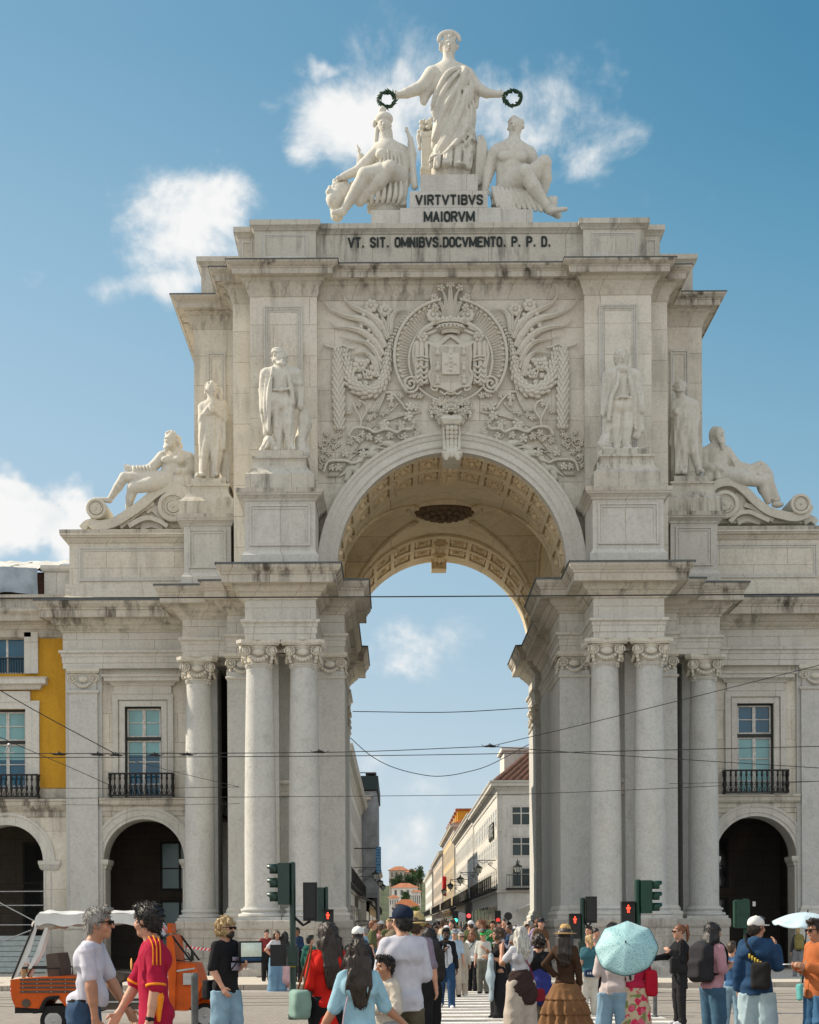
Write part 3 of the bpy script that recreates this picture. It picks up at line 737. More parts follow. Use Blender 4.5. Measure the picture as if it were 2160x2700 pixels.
# keystones: scrolled consoles with acanthus
def keystone(y, mat, facing):
 k = MB()
 prof = [(0, 19.25), (-.30, 19.2), (-.42, 19.05), (-.36, 18.9), (-.20, 18.8), (-.16, 18.5), (-.25, 18.2), (-.42, 18.02), (-.48, 17.85), (-.40, 17.70), (-.2, 17.66), (.9, 17.7), (.9, 19.2)]
 k.prism([(y+facing*a, z) for a, z in prof], -.30, .30, 'YZ')
 for s in (-1, 1):
  k.lathe([(.14, -.03), (.14, .03), (.06, .05)], (s*.31, y-facing*.30, 17.86), 12, 'X'); k.lathe([(.13, -.03), (.13, .03), (.06, .05)], (s*.31, y-facing*.28, 19.04), 12, 'X')
  k.tube([(s*.26, y-facing*.2, 18.85), (s*.26, y-facing*.22, 18.3), (s*.24, y-facing*.46, 17.95)], .05, 6)
 for j in range(6):
  for t in (-1, 0, 1):
   k.ball((t*.13, y-facing*(.20+.05*abs(j-3)+.03*(t == 0)), 18.75-j*.13), (.085, .07, .10), 7, 5)
 for j in range(5):
  a = pi*j/4; k.ball((.2*cos(a), y-facing*.48, 17.72+.10*sin(a)), (.09, .08, .12), 7, 5)
 return k.build('keystone', mat, arch, smooth=35)
keystone(2.22, M['carved'], 1)
kb = MB()
for y in (3.2, 5.0, 16.0, 18.2):
 kb.box(-.29, .29, y, y+1.2, ZS+RI-.10, ZS+RI+.12)
 for j in range(7):
  for t in (-1, 0, 1): kb.ball((t*.15, y+.15+j*.15, ZS+RI-.12-.04*(t == 0)), (.09, .09, .07), 7, 5)
kb.box(-.33, .33, 19.3, 20.2, ZS+RI-.45, ZS+RI+.1)
for j in range(4):
 for t in (-1, 0, 1): kb.ball((t*.17, 19.28, ZS+RI-.38+j*.13), (.10, .08, .09), 7, 5)
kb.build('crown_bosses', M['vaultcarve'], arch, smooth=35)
# attic pedestals over the columns and statue plinths
PLINTH = [(.38, 16.2), (.38, 16.72), (.33, 16.76), (.20, 16.9), (.12, 17.05), (.09, 17.2), (.11, 17.27), (.16, 17.3), (.16, 17.37), (.02, 17.38), (0, 17.40), (0, 17.6), (-.76, 17.6)]
for s in (-1, 1):
 for (cx, y0, hw, back, cy) in ((s*5.75, .04, 1.17, 3.0, 1.1), (s*8.52, 3.45, .82, 5.8, 4.45)):
  m = MB(); path = [(cx-hw, back), (cx-hw, y0), (cx+hw, y0), (cx+hw, back)]
  m.sweep(path, [(.10, 13.6), (.10, 14.05), (.06, 14.08), (.0, 14.2), (0, 15.82), (.04, 15.84), (.06, 15.9), (.16, 15.98), (.22, 16.0), (.22, 16.04), (.26, 16.06), (.26, 16.2), (-hw, 16.22)])
  m.box(cx-hw+.03, cx+hw-.03, y0+.03, back, 13.6, 16.19)
  frame_rect(m, cx-hw+.17, cx+hw-.17, 14.35, 15.72, y0, .16, .05, 2)
  pd = m.build('attic_pedestal', M['plainstone'], arch)
  MB().sweep(path, [(.24, 16.07), (.268, 16.08), (.268, 16.212), (0, 16.235)]).build('stained_coping', M['dirtystone'], pd)
  if hw > 1: pw = .76
  else: pw = .62
  q = MB().sweep([(cx-pw, cy-pw), (cx+pw, cy-pw), (cx+pw, cy+pw), (cx-pw, cy+pw)], PLINTH, closed=True)
  q.build('statue_plinth', M['cornice'], pd)
# base of the crowning group
b = MB()
def blk(u0, u1, v0, v1, y, depth):
 a, c = at(u0, v1, y), at(u1, v0, y); b.box(a.x, c.x, y, y+depth, a.z, c.z)
blk(782, 1122, 440.5, 470, 3.9, 3.2); blk(843, 1055, 436.5, 470, 3.72, 3.2); blk(863, 1027, 401.5, 437, 3.9, 2.8); blk(885.5, 1006, 366.5, 402, 4.1, 2.4)
b.build('group_base', M['plainstone'], arch)
GLY = {'V': [[(0, 1), (.5, 0), (1, 1)]], 'I': [[(.5, 0), (.5, 1)]], 'R': [[(0, 0), (0, 1), (.75, 1), (1, .86), (1, .64), (.75, .5), (0, .5)], [(.5, .5), (1, 0)]], 'T': [[(0, 1), (1, 1)], [(.5, 1), (.5, 0)]],
       'B': [[(0, 0), (0, 1), (.72, 1), (.94, .87), (.94, .65), (.72, .53), (0, .53)], [(.72, .53), (1, .38), (1, .14), (.72, 0), (0, 0)]], 'S': [[(1, .80), (.85, .96), (.5, 1), (.15, .96), (0, .80), (.05, .62), (.5, .5), (.95, .38), (1, .2), (.85, .04), (.5, 0), (.15, .04), (0, .20)]],
       'M': [[(0, 0), (0, 1), (.5, .12), (1, 1), (1, 0)]], 'A': [[(0, 0), (.5, 1), (1, 0)], [(.2, .3), (.8, .3)]], 'O': [[(.5, 1), (.15, .94), (0, .75), (0, .25), (.15, .06), (.5, 0), (.85, .06), (1, .25), (1, .75), (.85, .94), (.5, 1)]],
       'N': [[(0, 0), (0, 1), (1, 0), (1, 1)]], 'D': [[(0, 0), (0, 1), (.6, 1), (.9, .9), (1, .7), (1, .3), (.9, .1), (.6, 0), (0, 0)]], 'C': [[(1, .78), (.85, .95), (.5, 1), (.15, .94), (0, .75), (0, .25), (.15, .06), (.5, 0), (.85, .05), (1, .22)]],
       'E': [[(1, 1), (0, 1), (0, 0), (1, 0)], [(0, .52), (.8, .52)]], 'P': [[(0, 0), (0, 1), (.75, 1), (1, .86), (1, .62), (.75, .48), (0, .48)]], '.': [[(.35, .05), (.65, .05)]], 'U': [[(0, 1), (0, .25), (.15, .05), (.5, 0), (.85, .05), (1, .25), (1, 1)]], 'G': [[(1, .78), (.85, .95), (.5, 1), (.15, .94), (0, .75), (0, .25), (.15, .06), (.5, 0), (.85, .05), (1, .22), (1, .48), (.6, .48)]]}
WID = {'I': .12, '.': .18, ' ': .25, 'M': .62, 'V': .50}
def stroke_text(m, txt, x0, x1, z0, z1, put, th=.175, gap=.34):
 """raised monoline capitals filling the box; put(x, z, h) gives a world point"""
 H_ = z1-z0; ws = [WID.get(c, .42) for c in txt]; tot = sum(ws)+gap*.62*(len(txt)-1)
 sx = (x1-x0-th*H_*.0)/tot; x = x0; n = 0
 for c, w in zip(txt, ws):
  for line in GLY.get(c, []):
   for (a, b) in zip(line[:-1], line[1:]):
    p, q = Vector((x+a[0]*w*sx, z0+th*H_*.5+a[1]*H_*(1-th))), Vector((x+b[0]*w*sx, z0+th*H_*.5+b[1]*H_*(1-th)))
    d = (q-p).normalized(); nn_ = Vector((-d.y, d.x))*th*H_*.5; e = d*th*H_*.28; h = .03+.0007*(n % 9); n += 1
    A = [p-e+nn_, p-e-nn_, q+e-nn_, q+e+nn_]; vs = [put(r.x, r.y, h) for r in A]+[put(r.x, r.y, -.02) for r in A]
    m.add(vs, [(0, 1, 2, 3), (0, 4, 5, 1), (1, 5, 6, 2), (2, 6, 7, 3), (3, 7, 4, 0)])
  x += (w+gap*.62)*sx
 return m
def lettering(txt, u0, u1, v0, v1, y, name='inscription'):
 a, c = at(u0, v1, y), at(u1, v0, y)
 return stroke_text(MB(), txt, a.x, c.x, a.z, c.z, lambda x, z, h: (x, y+.02-h, z)).build(name, M['letter'], arch)
cs = lambda x, y: ((820+x/2.396)/1.25217, (50+y/2.396)/1.25217)
u0, v0 = cs(665, 1107); u1, v1 = cs(1082, 1175); lettering('VIRTVTIBVS', u0, u1, v0, v1, 3.88)
u0, v0 = cs(718, 1212); u1, v1 = cs(1030, 1282); lettering('MAIORVM', u0, u1, v0, v1, 3.70)
lettering('VT. SIT. OMNIBVS.DOCVMENTO. P. P. D.', 734.5, 1159, 497, 521.5, 3.33)
# ------------------------------------------------------------------ arcaded wings and the ochre palace
def arch_wall(m, x0, x1, z0, z1, y, depth, openings, n=20):
 """a wall in the plane y, with round or square openings cut right through it"""
 xs = x0
 for (a, b, zb, spring, kind) in sorted(openings):
  m.box(xs, a, y, y+depth, z0, z1)
  cx, r = (a+b)/2, (b-a)/2
  if zb > z0: m.box(a, b, y, y+depth, z0, zb)
  if kind == 'arch':
   for k in range(n):
    t0, t1 = pi-pi*k/n, pi-pi*(k+1)/n
    p, q = (cx+r*cos(t0), spring+r*sin(t0)), (cx+r*cos(t1), spring+r*sin(t1))
    m.prism([p, q, (q[0], z1), (p[0], z1)], y, y+depth)
  else: m.box(a, b, y, y+depth, spring, z1)
  xs = b
 m.box(xs, x1, y, y+depth, z0, z1)
def bar_grid(m, x0, x1, z0, z1, y, cols, rows, w=.05, d=.05):
 m.box(x0, x0+w, y-d, y, z0, z1); m.box(x1-w, x1, y-d, y, z0, z1); m.box(x0+w, x1-w, y-d, y, z0, z0+w); m.box(x0+w, x1-w, y-d, y, z1-w, z1)
 for c in cols: m.box(c-w*.5, c+w*.5, y-d*.9, y, z0+w, z1-w)
 for r in rows: m.box(x0+w, x1-w, y-d*.7, y, r-w*.3, r+w*.3)
def casement(par, x0, x1, zb, zt, y, split, blind=0.0, name='window'):
 """tall French window: dark outer frame, flaking white casements, panes; lower panes may have a blind drawn"""
 f = MB(); w = .07
 f.box(x0, x0+w, y-.06, y+.06, zb, zt); f.box(x1-w, x1, y-.06, y+.06, zb, zt); f.box(x0+w, x1-w, y-.06, y+.06, zt-w, zt); f.box(x0+w, x1-w, y-.08, y+.06, split-.06, split+.06)
 win = f.build(name, M['darkframe'], par)
 c = MB(); mid = (x0+x1)/2
 for (a, b) in ((x0+w, mid), (mid, x1-w)):
  bar_grid(c, a+.003, b-.003, split+.062, zt-w-.003, y+.03, [], [split+(zt-split)*.5], .055, .05)
  bar_grid(c, a+.003, b-.003, zb+.1, split-.062, y+.03, [], [zb+(split-zb)*.62, zb+(split-zb)*.25], .055, .05)
 c.build('frame', M['whitepaint'], win)
 g = MB().add([(x0, y+.045, zb), (x1, y+.045, zb), (x1, y+.045, zt), (x0, y+.045, zt)], [(0, 1, 2, 3)]); g.build('pane', M['glass'], win)
 if blind: g = MB().box(x0+.09, x1-.09, y+.036, y+.043, lerp(zt, zb, blind), zt-.08); g.build('blind', M['blind'], win)
 return win
def balustrade(par, x0, x1, y0, y1, zb, zt, n):
 m = MB(); m.box(x0, x1, y0, y0+.07, zt-.06, zt); m.box(x0, x1, y0, y0+.07, zb, zb+.06)
 for s in (x0, x1-.07): m.box(s, s+.07, y0+.07, y1, zt-.06, zt); m.box(s, s+.07, y0+.07, y1, zb, zb+.06)
 pr = [(.035, 0), (.045, .04), (.02, .1), (.025, .2), (.055, .34), (.05, .42), (.022, .55), (.022, .7), (.05, .82), (.03, .9), (.045, 1)]
 h = zt-zb-.12
 for k in range(n+1):
  x = lerp(x0+.04, x1-.04, k/n); m.lathe([(r, zb+.06+z*h) for r, z in pr], (x, y0+.035, 0), 7)
 for k in range(1, 4):
  for x in (x0+.035, x1-.035): m.lathe([(r, zb+.06+z*h) for r, z in pr], (x, lerp(y0, y1, k/4), 0), 6)
 for k in range(n*2): x = lerp(x0+.1, x1-.1, (k+.5)/(2*n)); m.tube([(x-.05, y0+.035, zb+.08), (x, y0+.035, zb+.24), (x+.05, y0+.035, zb+.08)], .014, 4)
 return m.build('balcony', M['iron'], par, smooth=40)
YW = 6.2
for mir in (0, 1):
 sg = -1 if mir == 0 else 1
 wing = thing('arcade_wing', ('limestone arcade wing between the yellow facade and the arch, dark archway under one balcony' if mir == 0 else 'limestone arcade wing right of the arch, dark archway behind the pale blue parasol'), 'building', (sg*11.4, YW, 0))
 def put(mb, name, mat, par=None, **k):
  o = mb.build(name, mat, None, **k)
  par = par or wing
  o.parent = par
  if par is wing: o.matrix_parent_inverse = Matrix.Translation((-sg*11.4, -YW, 0))
  return o
 def X(a, b): return (a, b) if mir == 0 else (-b, -a)
 def PX(path): return path if mir == 0 else [(-x, y) for x, y in path[::-1]]
 w = MB(); a, b = X(-14.05, -8.45)
 oa, ob = X(-12.69, -9.72)
 ww0, ww1 = X(-11.9, -10.52)
 arch_wall(w, a, b, -.1, 6.0, YW, 1.25, [(oa, ob, -.1, 4.28, 'arch')])
 arch_wall(w, a, b, 6.0, 11.4, YW, .5, [(ww0, ww1, 6.5, 9.9, 'sq')])
 w.box(a, b, YW+.05, YW+10, 11.4, 14.4); w.box(a, b, YW+1.25, YW+10, 6.05, 6.6)
 wall = put(w, 'wall', M['wall'])
 g = MB(); g.box(a, b, YW+7.2, YW+7.6, -.1, 6.05); g.box(*X(-14.0, -13.7), YW+1.26, YW+7.2, -.1, 6.05); g.box(a+.02, b-.02, YW+1.3, YW+7.2, 5.9, 6.04); g.box(a, b, YW+.5, YW+9, 6.61, 11.39)
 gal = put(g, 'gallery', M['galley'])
 for (x0, x1, zb, zt) in ((-11.6, -10.0, 3.3, 5.3), (-11.6, -10.0, .6, 2.9)):
  x0, x1 = X(x0, x1)
  gw = MB(); bar_grid(gw, x0, x1, zb, zt, YW+7.19, [(x0+x1)/2], [lerp(zb, zt, .45)], .09, .06)
  o = put(gw, 'gallery_window', M['darkframe'])
  gp = MB().box(x0+.05, x1-.05, YW+7.165, YW+7.18, zb+.05, zt-.05); p_ = gp.build('pane', M['blind'] if mir == 0 else M['darkglass'], o)
 # arch ring, imposts, string course
 ar = MB(); cx, r = (oa+ob)/2, (ob-oa)/2
 def ring2(prof):
  v = []; f = []; nn = 28; k = len(prof)
  for i in range(nn+1):
   t = pi-pi*i/nn
   for (rr, yy) in prof: v.append((cx+rr*cos(t), yy, 4.28+rr*sin(t)))
  for i in range(nn):
   for j in range(k-1): f.append((i*k+j, i*k+j+1, (i+1)*k+j+1, (i+1)*k+j))
  ar.add(v, f)
 ring2([(r-.012, YW+1.2), (r-.012, YW-.05), (r+.10, YW-.05), (r+.12, YW-.08), (r+.32, YW-.08), (r+.36, YW-.11), (r+.45, YW-.11), (r+.45, YW+.02)])
 put(ar, 'archway_moulding', M['plainstone'], wall, smooth=30);
 im = MB()
 for (x0, x1) in ((oa-.42, oa+.06), (ob-.06, ob+.42)):
  im.sweep([(x0, YW+1.1), (x0, YW), (x1, YW), (x1, YW+1.1)], [(.02, 3.92), (.05, 3.96), (.05, 4.04), (.10, 4.08), (.13, 4.18), (.13, 4.28), (-.1, 4.285)])
  im.sweep([(x0+.02, YW+1.1), (x0+.02, YW), (x1-.02, YW), (x1-.02, YW+1.1)], [(.0, -.1), (.03, -.1), (.03, 3.92), (0, 3.92)])
 put(im, 'impost', M['plainstone'], wall)
 sc_ = MB(); s0, s1 = X(-12.80, -8.6)
 sc_.sweep([(s0, YW), (s1, YW)], [(0, 5.86), (.06, 5.88), (.06, 6.04), (.10, 6.06), (.10, 6.2), (.2, 6.26), (.24, 6.32), (.24, 6.44), (.30, 6.46), (.30, 6.53), (0, 6.56)])
 put(sc_, 'string_course', M['cornice'], wall)
 # pilaster
 pl = MB(); p0, p1 = X(-13.88, -12.84)
 pl.box(p0, p1, YW-.25, YW+.1, 1.0, 10.46); q0, q1 = X(-14.02, -12.7); pl.box(q0, q1, YW-.12, YW+.05, 1.0, 11.25)
 pl.box(p0+.05, p1-.05, YW-.2, YW+.1, 10.46, 11.26)
 pil = put(pl, 'pilaster', M['column'])
 pm = MB(); ring_ = [(p0, YW+.1), (p0, YW-.25), (p1, YW-.25), (p1, YW+.1)]
 pm.sweep(ring_, [(0, 10.34), (.05, 10.36), (.07, 10.41), (.03, 10.45), (0, 10.46)]); pm.sweep(ring_, [(0, 2.46), (.03, 2.44), (.05, 2.38), (.08, 2.36), (.06, 2.28), (.13, 2.25), (.16, 2.17), (.14, 2.10), (.14, 1.99), (.02, 1.99)])
 pp = [(p0-.18, YW+.3), (p0-.18, YW-.5), (p1+.18, YW-.5), (p1+.18, YW+.3)]
 pm.sweep(pp, [(.12, -.2), (.12, .38), (.02, .5), (0, .55), (0, 1.7), (.05, 1.76), (.05, 1.96), (-.5, 2.0)])
 put(pm, 'pilaster_base', M['plainstone'], pil)
 cp = MB().join(pc, Matrix.Translation(((p0+p1)/2, YW-.2, 10.44))); put(cp, 'pilaster_capital', M['carved'], pil, smooth=40)
 # entablature and parapet
 EP = PX([(-14.1, 9.5), (-14.1, 6.0), (-9.0, 6.0)])
 e = MB().sweep(EP, ENT_A); ent2 = put(e, 'entablature', M['plainstone'])
 put(MB().sweep(EP, ENT_B), 'bed_moulding', M['cornice'], ent2); put(MB().sweep(EP, ENT_C), 'cornice', M['dirtystone'], ent2); put(MB().sweep(EP, ENT_D), 'flashing', M['lead'], ent2)
 AA = PX([(-13.9, 12), (-13.9, 6.3), (-8.6, 6.3)])
 pa = MB().sweep(AA, [(.55, 13.7), (.12, 13.95), (.12, 14.15), (.08, 14.17), (.08, 14.32), (0, 14.36), (0, 15.88), (.05, 15.9), (.12, 15.98), (.20, 16.06), (.24, 16.08), (.24, 16.12), (.30, 16.14), (.30, 16.32), (-.9, 16.34)])
 a0, b0 = X(-13.87, -8.3); pa.box(a0, b0, 6.35, 12, 13.7, 16.31)
 par_ = put(pa, 'parapet', M['wall'])
 put(MB().sweep(AA, [(.28, 16.20), (.308, 16.21), (.308, 16.335), (.0, 16.36)]), 'stained_coping', M['dirtystone'], par_)
 fr_ = MB(); a0, b0 = X(-13.55, -9.35); frame_rect(fr_, a0, b0, 14.5, 15.75, 6.3, .16, .05, 2); put(fr_, 'panel_moulding', M['plainstone'], par_)
 # window, surround and balcony
 su = MB(); x0, x1 = ww0, ww1
 for (o_, y_, d_) in ((.18, .05, 0), (.42, .09, .0)):
  su.box(x0-o_, x0-(o_-.2), YW-y_, YW+.02, 6.55, 9.9+o_); su.box(x1+(o_-.2), x1+o_, YW-y_, YW+.02, 6.55, 9.9+o_); su.box(x0-(o_-.2), x1+(o_-.2), YW-y_, YW+.02, 9.9+o_-.2, 9.9+o_)
 su.box(x0-.36, x1+.36, YW-.10, YW+.02, 10.33, 10.62)
 su.sweep([(x0-.42, YW), (x0-.42, YW-.1), (x1+.42, YW-.1), (x1+.42, YW)], [(0, 10.62), (.04, 10.64), (.06, 10.7), (.14, 10.76), (.26, 10.78), (.26, 10.90), (.32, 10.93), (.34, 11.0), (-.3, 11.06)])
 put(su, 'window_surround', M['plainstone'], wall)
 wn_ = casement(None, x0, x1, 6.5, 9.9, YW+.25, 8.72, blind=(.52 if mir == 0 else 0)); wn_.parent = wing; wn_.matrix_parent_inverse = Matrix.Translation((-sg*11.4, -YW, 0))
 if mir:
  bl = MB().box(x0+.09, x1-.09, YW+.286, YW+.293, 6.5, 8.6); o = bl.build('blind', M['blind'], wn_)
 bal = balustrade(None, x0-.53, x1+.45, YW-.45, YW, 6.57, 7.42, 12); bal.parent = wing; bal.matrix_parent_inverse = Matrix.Translation((-sg*11.4, -YW, 0))
# the ochre palace at the left
pal = thing('ochre_palace', 'ochre yellow arcaded palace with stone dressings and a white sheet tied over its roof', 'building', (-18, 6.5, 0))
def putp(mb, name, mat, par=None, **k):
 o = mb.build(name, mat, None, **k); par = par or pal; o.parent = par
 if par is pal: o.matrix_parent_inverse = Matrix.Translation((18, -6.5, 0))
 return o
YP = 6.5; XR = -14.02
w = MB()
bays = [-16.3, -20.2, -24.1, -28.0]
arch_wall(w, -33, XR, -.1, 6.0, YP, 1.0, [(c-1.35, c+1.35, -.1, 4.25, 'arch') for c in bays])
w.box(-33, XR, YP+1.0, YP+9, 6.05, 6.5); w.box(-33, XR, YP+.6, YP+9, 12.9, 13.2)
stw = putp(w, 'arcade', M['wall'])
y_ = MB(); arch_wall(y_, -33, XR, 6.7, 9.95, YP+.04, .5, [(c-.75, c+.75, 6.7, 9.85, 'sq') for c in bays]); arch_wall(y_, -33, XR, 9.95, 12.7, YP+.04, .5, [(c-.72, c+.72, 11.15, 12.52, 'sq') for c in bays])
putp(y_, 'plaster_wall', M['yellow'])
g = MB(); g.box(-33, XR, YP+6.8, YP+7, -.1, 6.05); g.box(-33, XR-.1, YP+1.1, YP+6.8, 5.9, 6.04); g.box(-33, XR-.1, YP+.8, YP+1.0, 6.6, 12.8)
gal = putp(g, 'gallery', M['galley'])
tr = MB()
tr.sweep([(-33, YP), (XR, YP)], [(0, 5.86), (.06, 5.88), (.06, 6.04), (.2, 6.2), (.28, 6.3), (.28, 6.42), (.32, 6.44), (.32, 6.52), (0, 6.56), (.02, 6.9), (-.04, 6.92)])
tr.sweep([(-33, YP), (XR, YP)], [(-.04, 12.45), (.06, 12.5), (.06, 12.75), (.12, 12.78), (.2, 12.9), (.3, 12.94), (.3, 13.0), (.5, 13.02), (.5, 13.2), (.58, 13.3), (.62, 13.34), (.62, 13.44), (0, 13.6), (0, 13.9), (.12, 13.92), (.12, 14.05), (-.4, 14.07)])
putp(tr, 'cornice', M['dirtystone'])
for c in bays:
 s = MB()
 for (hw, zb, zt) in ((.75, 6.56, 9.85), (.72, 11.15, 12.52)):
  for o_, d_ in ((.22, .06), (.48, .10)):
   s.box(c-hw-o_, c-hw-o_+.25, YP-d_, YP+.1, zb, zt+.15); s.box(c+hw+o_-.25, c+hw+o_, YP-d_, YP+.1, zb, zt+.15)
  s.box(c-hw-.49, c+hw+.49, YP-.055, YP+.1, zt, zt+.3)
 s.box(c-.9, c+.9, YP-.08, YP+.1, 10.1, 10.5)
 s.sweep([(c-1.25, YP+.05), (c-1.25, YP-.1), (c+1.25, YP-.1), (c+1.25, YP+.05)], [(0, 10.55), (.06, 10.6), (.1, 10.7), (.28, 10.74), (.28, 10.9), (.34, 10.98), (-.3, 11.04)])
 putp(s, 'window_surround', M['plainstone'])
 a_ = casement(None, c-.75, c+.75, 6.5, 9.85, YP+.3, 8.65, blind=.55); a_.parent = pal; a_.matrix_parent_inverse = Matrix.Translation((18, -6.5, 0))
 f = MB(); bar_grid(f, c-.72, c+.72, 11.15, 12.52, YP+.3, [c], [11.78], .08, .06); o = putp(f, 'upper_window', M['whitepaint'])
 MB().box(c-.70, c+.70, YP+.265, YP+.28, 11.17, 12.5).build('pane', M['glass'], o)
 r_ = MB()
 for k in range(15): x = lerp(c-.68, c+.68, k/14); r_.box(x-.012, x+.012, YP+.10, YP+.124, 11.15, 11.75)
 r_.box(c-.72, c+.72, YP+.09, YP+.13, 11.73, 11.77); r_.build('railing', M['iron'], o)
 b_ = balustrade(None, c-1.25, c+1.25, YP-.45, YP, 6.57, 7.42, 13); b_.parent = pal; b_.matrix_parent_inverse = Matrix.Translation((18, -6.5, 0))
 im = MB()
 for x0, x1 in ((c-1.85, c-1.3), (c+1.3, c+1.85)):
  im.sweep([(x0, YP+.9), (x0, YP), (x1, YP), (x1, YP+.9)], [(.03, 3.92), (.08, 4.0), (.13, 4.18), (.13, 4.26), (-.1, 4.265)])
 arc = MB(); v = []; f_ = []; prof = [(1.34, YP+.9), (1.34, YP-.04), (1.65, YP-.04), (1.7, YP-.07), (1.78, YP-.07), (1.78, YP+.02)]
 for i in range(25):
  t = pi-pi*i/24
  for (rr, yy) in prof: v.append((c+rr*cos(t), yy, 4.25+rr*sin(t)))
 for i in range(24):
  for j in range(5): f_.append((i*6+j, i*6+j+1, (i+1)*6+j+1, (i+1)*6+j))
 im.add(v, f_); putp(im, 'archway_moulding', M['plainstone'], stw, smooth=30)
 gw = MB(); bar_grid(gw, c-.9, c+.9, .5, 3.4, YP+6.79, [c], [2.4], .09, .05); bar_grid(gw, c-.9, c+.9, 3.6, 5.3, YP+6.79, [c], [], .09, .05); o = putp(gw, 'gallery_window', M['darkframe'])
 MB().box(c-.86, c+.86, YP+6.765, YP+6.78, .55, 5.25).build('pane', M['darkglass'], o)
# parapet end block, roof, tied sheet
rf = MB(); rf.box(-14.95, -13.98, 6.9, 9.0, 13.6, 15.15); rf.sweep([(-14.95, 9), (-14.95, 6.9), (-13.95, 6.9)], [(0, 14.95), (.08, 15.0), (.12, 15.08), (.12, 15.2), (-.5, 15.21)])
putp(rf, 'parapet_block', M['plainstone'])
mt, nt_, b_s = new_mat('clay_roof_tiles')
tcn = N(nt_, 'ShaderNodeTexCoord'); L_ = nt_.links
f = noise(nt_, tcn.outputs['Object'], 5, 4); L_.new(mixc(nt_, ramp(nt_, f, .3, .7), (.055, .028, .02), (.14, .062, .038)), b_s.inputs['Base Color']); b_s.inputs['Roughness'].default_value = .9
M['tiles'] = mt
def tile_roof(m, p00, p10, p11, p01, ncols, amp=.06, over=3):
 """ribbed tile slope between eaves p00-p10 and ridge p01-p11"""
 p00, p10, p11, p01 = map(Vector, (p00, p10, p11, p01)); nrm = (p10-p00).cross(p01-p00).normalized()
 if nrm.z < 0: nrm = -nrm
 v = []; f = []; n = ncols*over
 rows = 10
 for j in range(rows+1):
  t = j/rows
  for i in range(n+1):
   s = i/n; h = amp*abs(sin(pi*ncols*s))
   v.append(p00.lerp(p10, s).lerp(p01.lerp(p11, s), t)+nrm*(h+.02*((j % 2))))
 for j in range(rows):
  for i in range(n): q = j*(n+1)+i; f.append((q, q+1, q+n+2, q+n+1))
 return m.add(v, f)
t_ = MB(); tile_roof(t_, (-33, 7.0, 15.0), (-13.7, 7.0, 15.0), (-13.7, 13, 16.5), (-33, 13, 16.5), 70); t_.box(-33, -13.8, 7.1, 16, 13.3, 15.0)
putp(t_, 'roof', M['tiles'])
sh = MB(); v = []; f = []; nx, nyy = 120, 26; rg = np.random.RandomState(3)
for j in range(nyy+1):
 for i in range(nx+1):
  s, t = i/nx, j/nyy; x = -33+s*18.6-.0; x += (1-t)*-.9*(s > .9)
  edge = .12*sin(s*70)*(.3+.7*t); y = 6.85+t*6.2
  z = 15.05+t*1.55+.10+.022*sin(x*5.3+t*7)+.02*sin(x*9.1-t*12+2)+.02*sin(x*17+t*5)
  if t < .12: z = 15.0-(.12-t)*5.0+.02*sin(x*11); y = 6.62+.05*sin(x*6)
  v.append((x+edge*.2, y, z))
for j in range(nyy):
 for i in range(nx): q = j*(nx+1)+i; f.append((q, q+1, q+nx+2, q+nx+1))
sh.add(v, f); putp(sh, 'roof_sheet', plain('white_tarpaulin', (.62, .61, .57), .7, var=.15, scale=2), smooth=True)
s2 = MB(); v = []; f = []
for j in range(9):
 for i in range(61):
  s, t = i/60, j/8; x = -30+s*14.9; v.append((x, 6.42+.06*sin(x*4+t*3)+.04*sin(x*9), 14.1+t*.95+.04*sin(x*3)))
for j in range(8):
 for i in range(60): q = j*61+i; f.append((q, q+1, q+62, q+61))
s2.add(v, f); putp(s2, 'hanging_sheet', plain('grey_blue_sheet', (.30, .36, .41), .7, var=.35, scale=1.5), smooth=True)
# ------------------------------------------------------------------ ground
def ground_mat(name, base, bw, bh, var, dark):
 m, nt, b = new_mat(name); L = nt.links
 geo = N(nt, 'ShaderNodeNewGeometry'); pos = geo.outputs['Position']
 br = N(nt, 'ShaderNodeTexBrick', i_Scale=1.0); L.new(pos, br.inputs['Vector']); br.inputs['Brick Width'].default_value = bw; br.inputs['Row Height'].default_value = bh
 br.inputs['Mortar Size'].default_value = .012; br.inputs['Color1'].default_value = (*base, 1); br.inputs['Color2'].default_value = (*[c*var for c in base], 1); br.inputs['Mortar'].default_value = (*dark, 1)
 n1 = noise(nt, pos, .35, 6, .65); n2 = noise(nt, pos, 7, 4, .6)
 c = mixc(nt, ramp(nt, n1, .4, .75, 0, .45), br.outputs['Color'], tuple(q*.6 for q in base))
 c = mixc(nt, ramp(nt, n2, .3, .7, 0, .3), c, tuple(min(.8, q*1.3) for q in base))
 L.new(c, b.inputs['Base Color']); b.inputs['Roughness'].default_value = .8
 bp = N(nt, 'ShaderNodeBump', i_Strength=.5, i_Distance=.02); L.new(br.outputs['Fac'], bp.inputs['Height']); bp.invert = True; L.new(bp.outputs[0], b.inputs['Normal'])
 return m
M['setts'] = ground_mat('granite_setts', (.35, .315, .27), .18, .11, .66, (.12, .10, .085))
M['calcada'] = ground_mat('pale_limestone_setts', (.62, .57, .49), .09, .09, .88, (.34, .30, .25))
M['kerbstone'] = stone('kerb_limestone', (.42, .37, .31), joints=(1.3, 5), dirt=.5, speck=.3, warm=.4)
M['steel'] = plain('worn_rail_steel', (.13, .12, .11), .45, .7)
M['paint'] = plain('worn_white_road_paint', (.66, .65, .62), .8, var=.3, scale=3)
KERB = -8.6
g = MB().box(-700, 700, -140, KERB, -.3, 0); g.build('road', M['setts'], kind='structure')
g = MB().box(-700, 700, KERB+.22, 900, -.3, .14); g.build('pavement', M['calcada'], kind='structure')
k = MB()
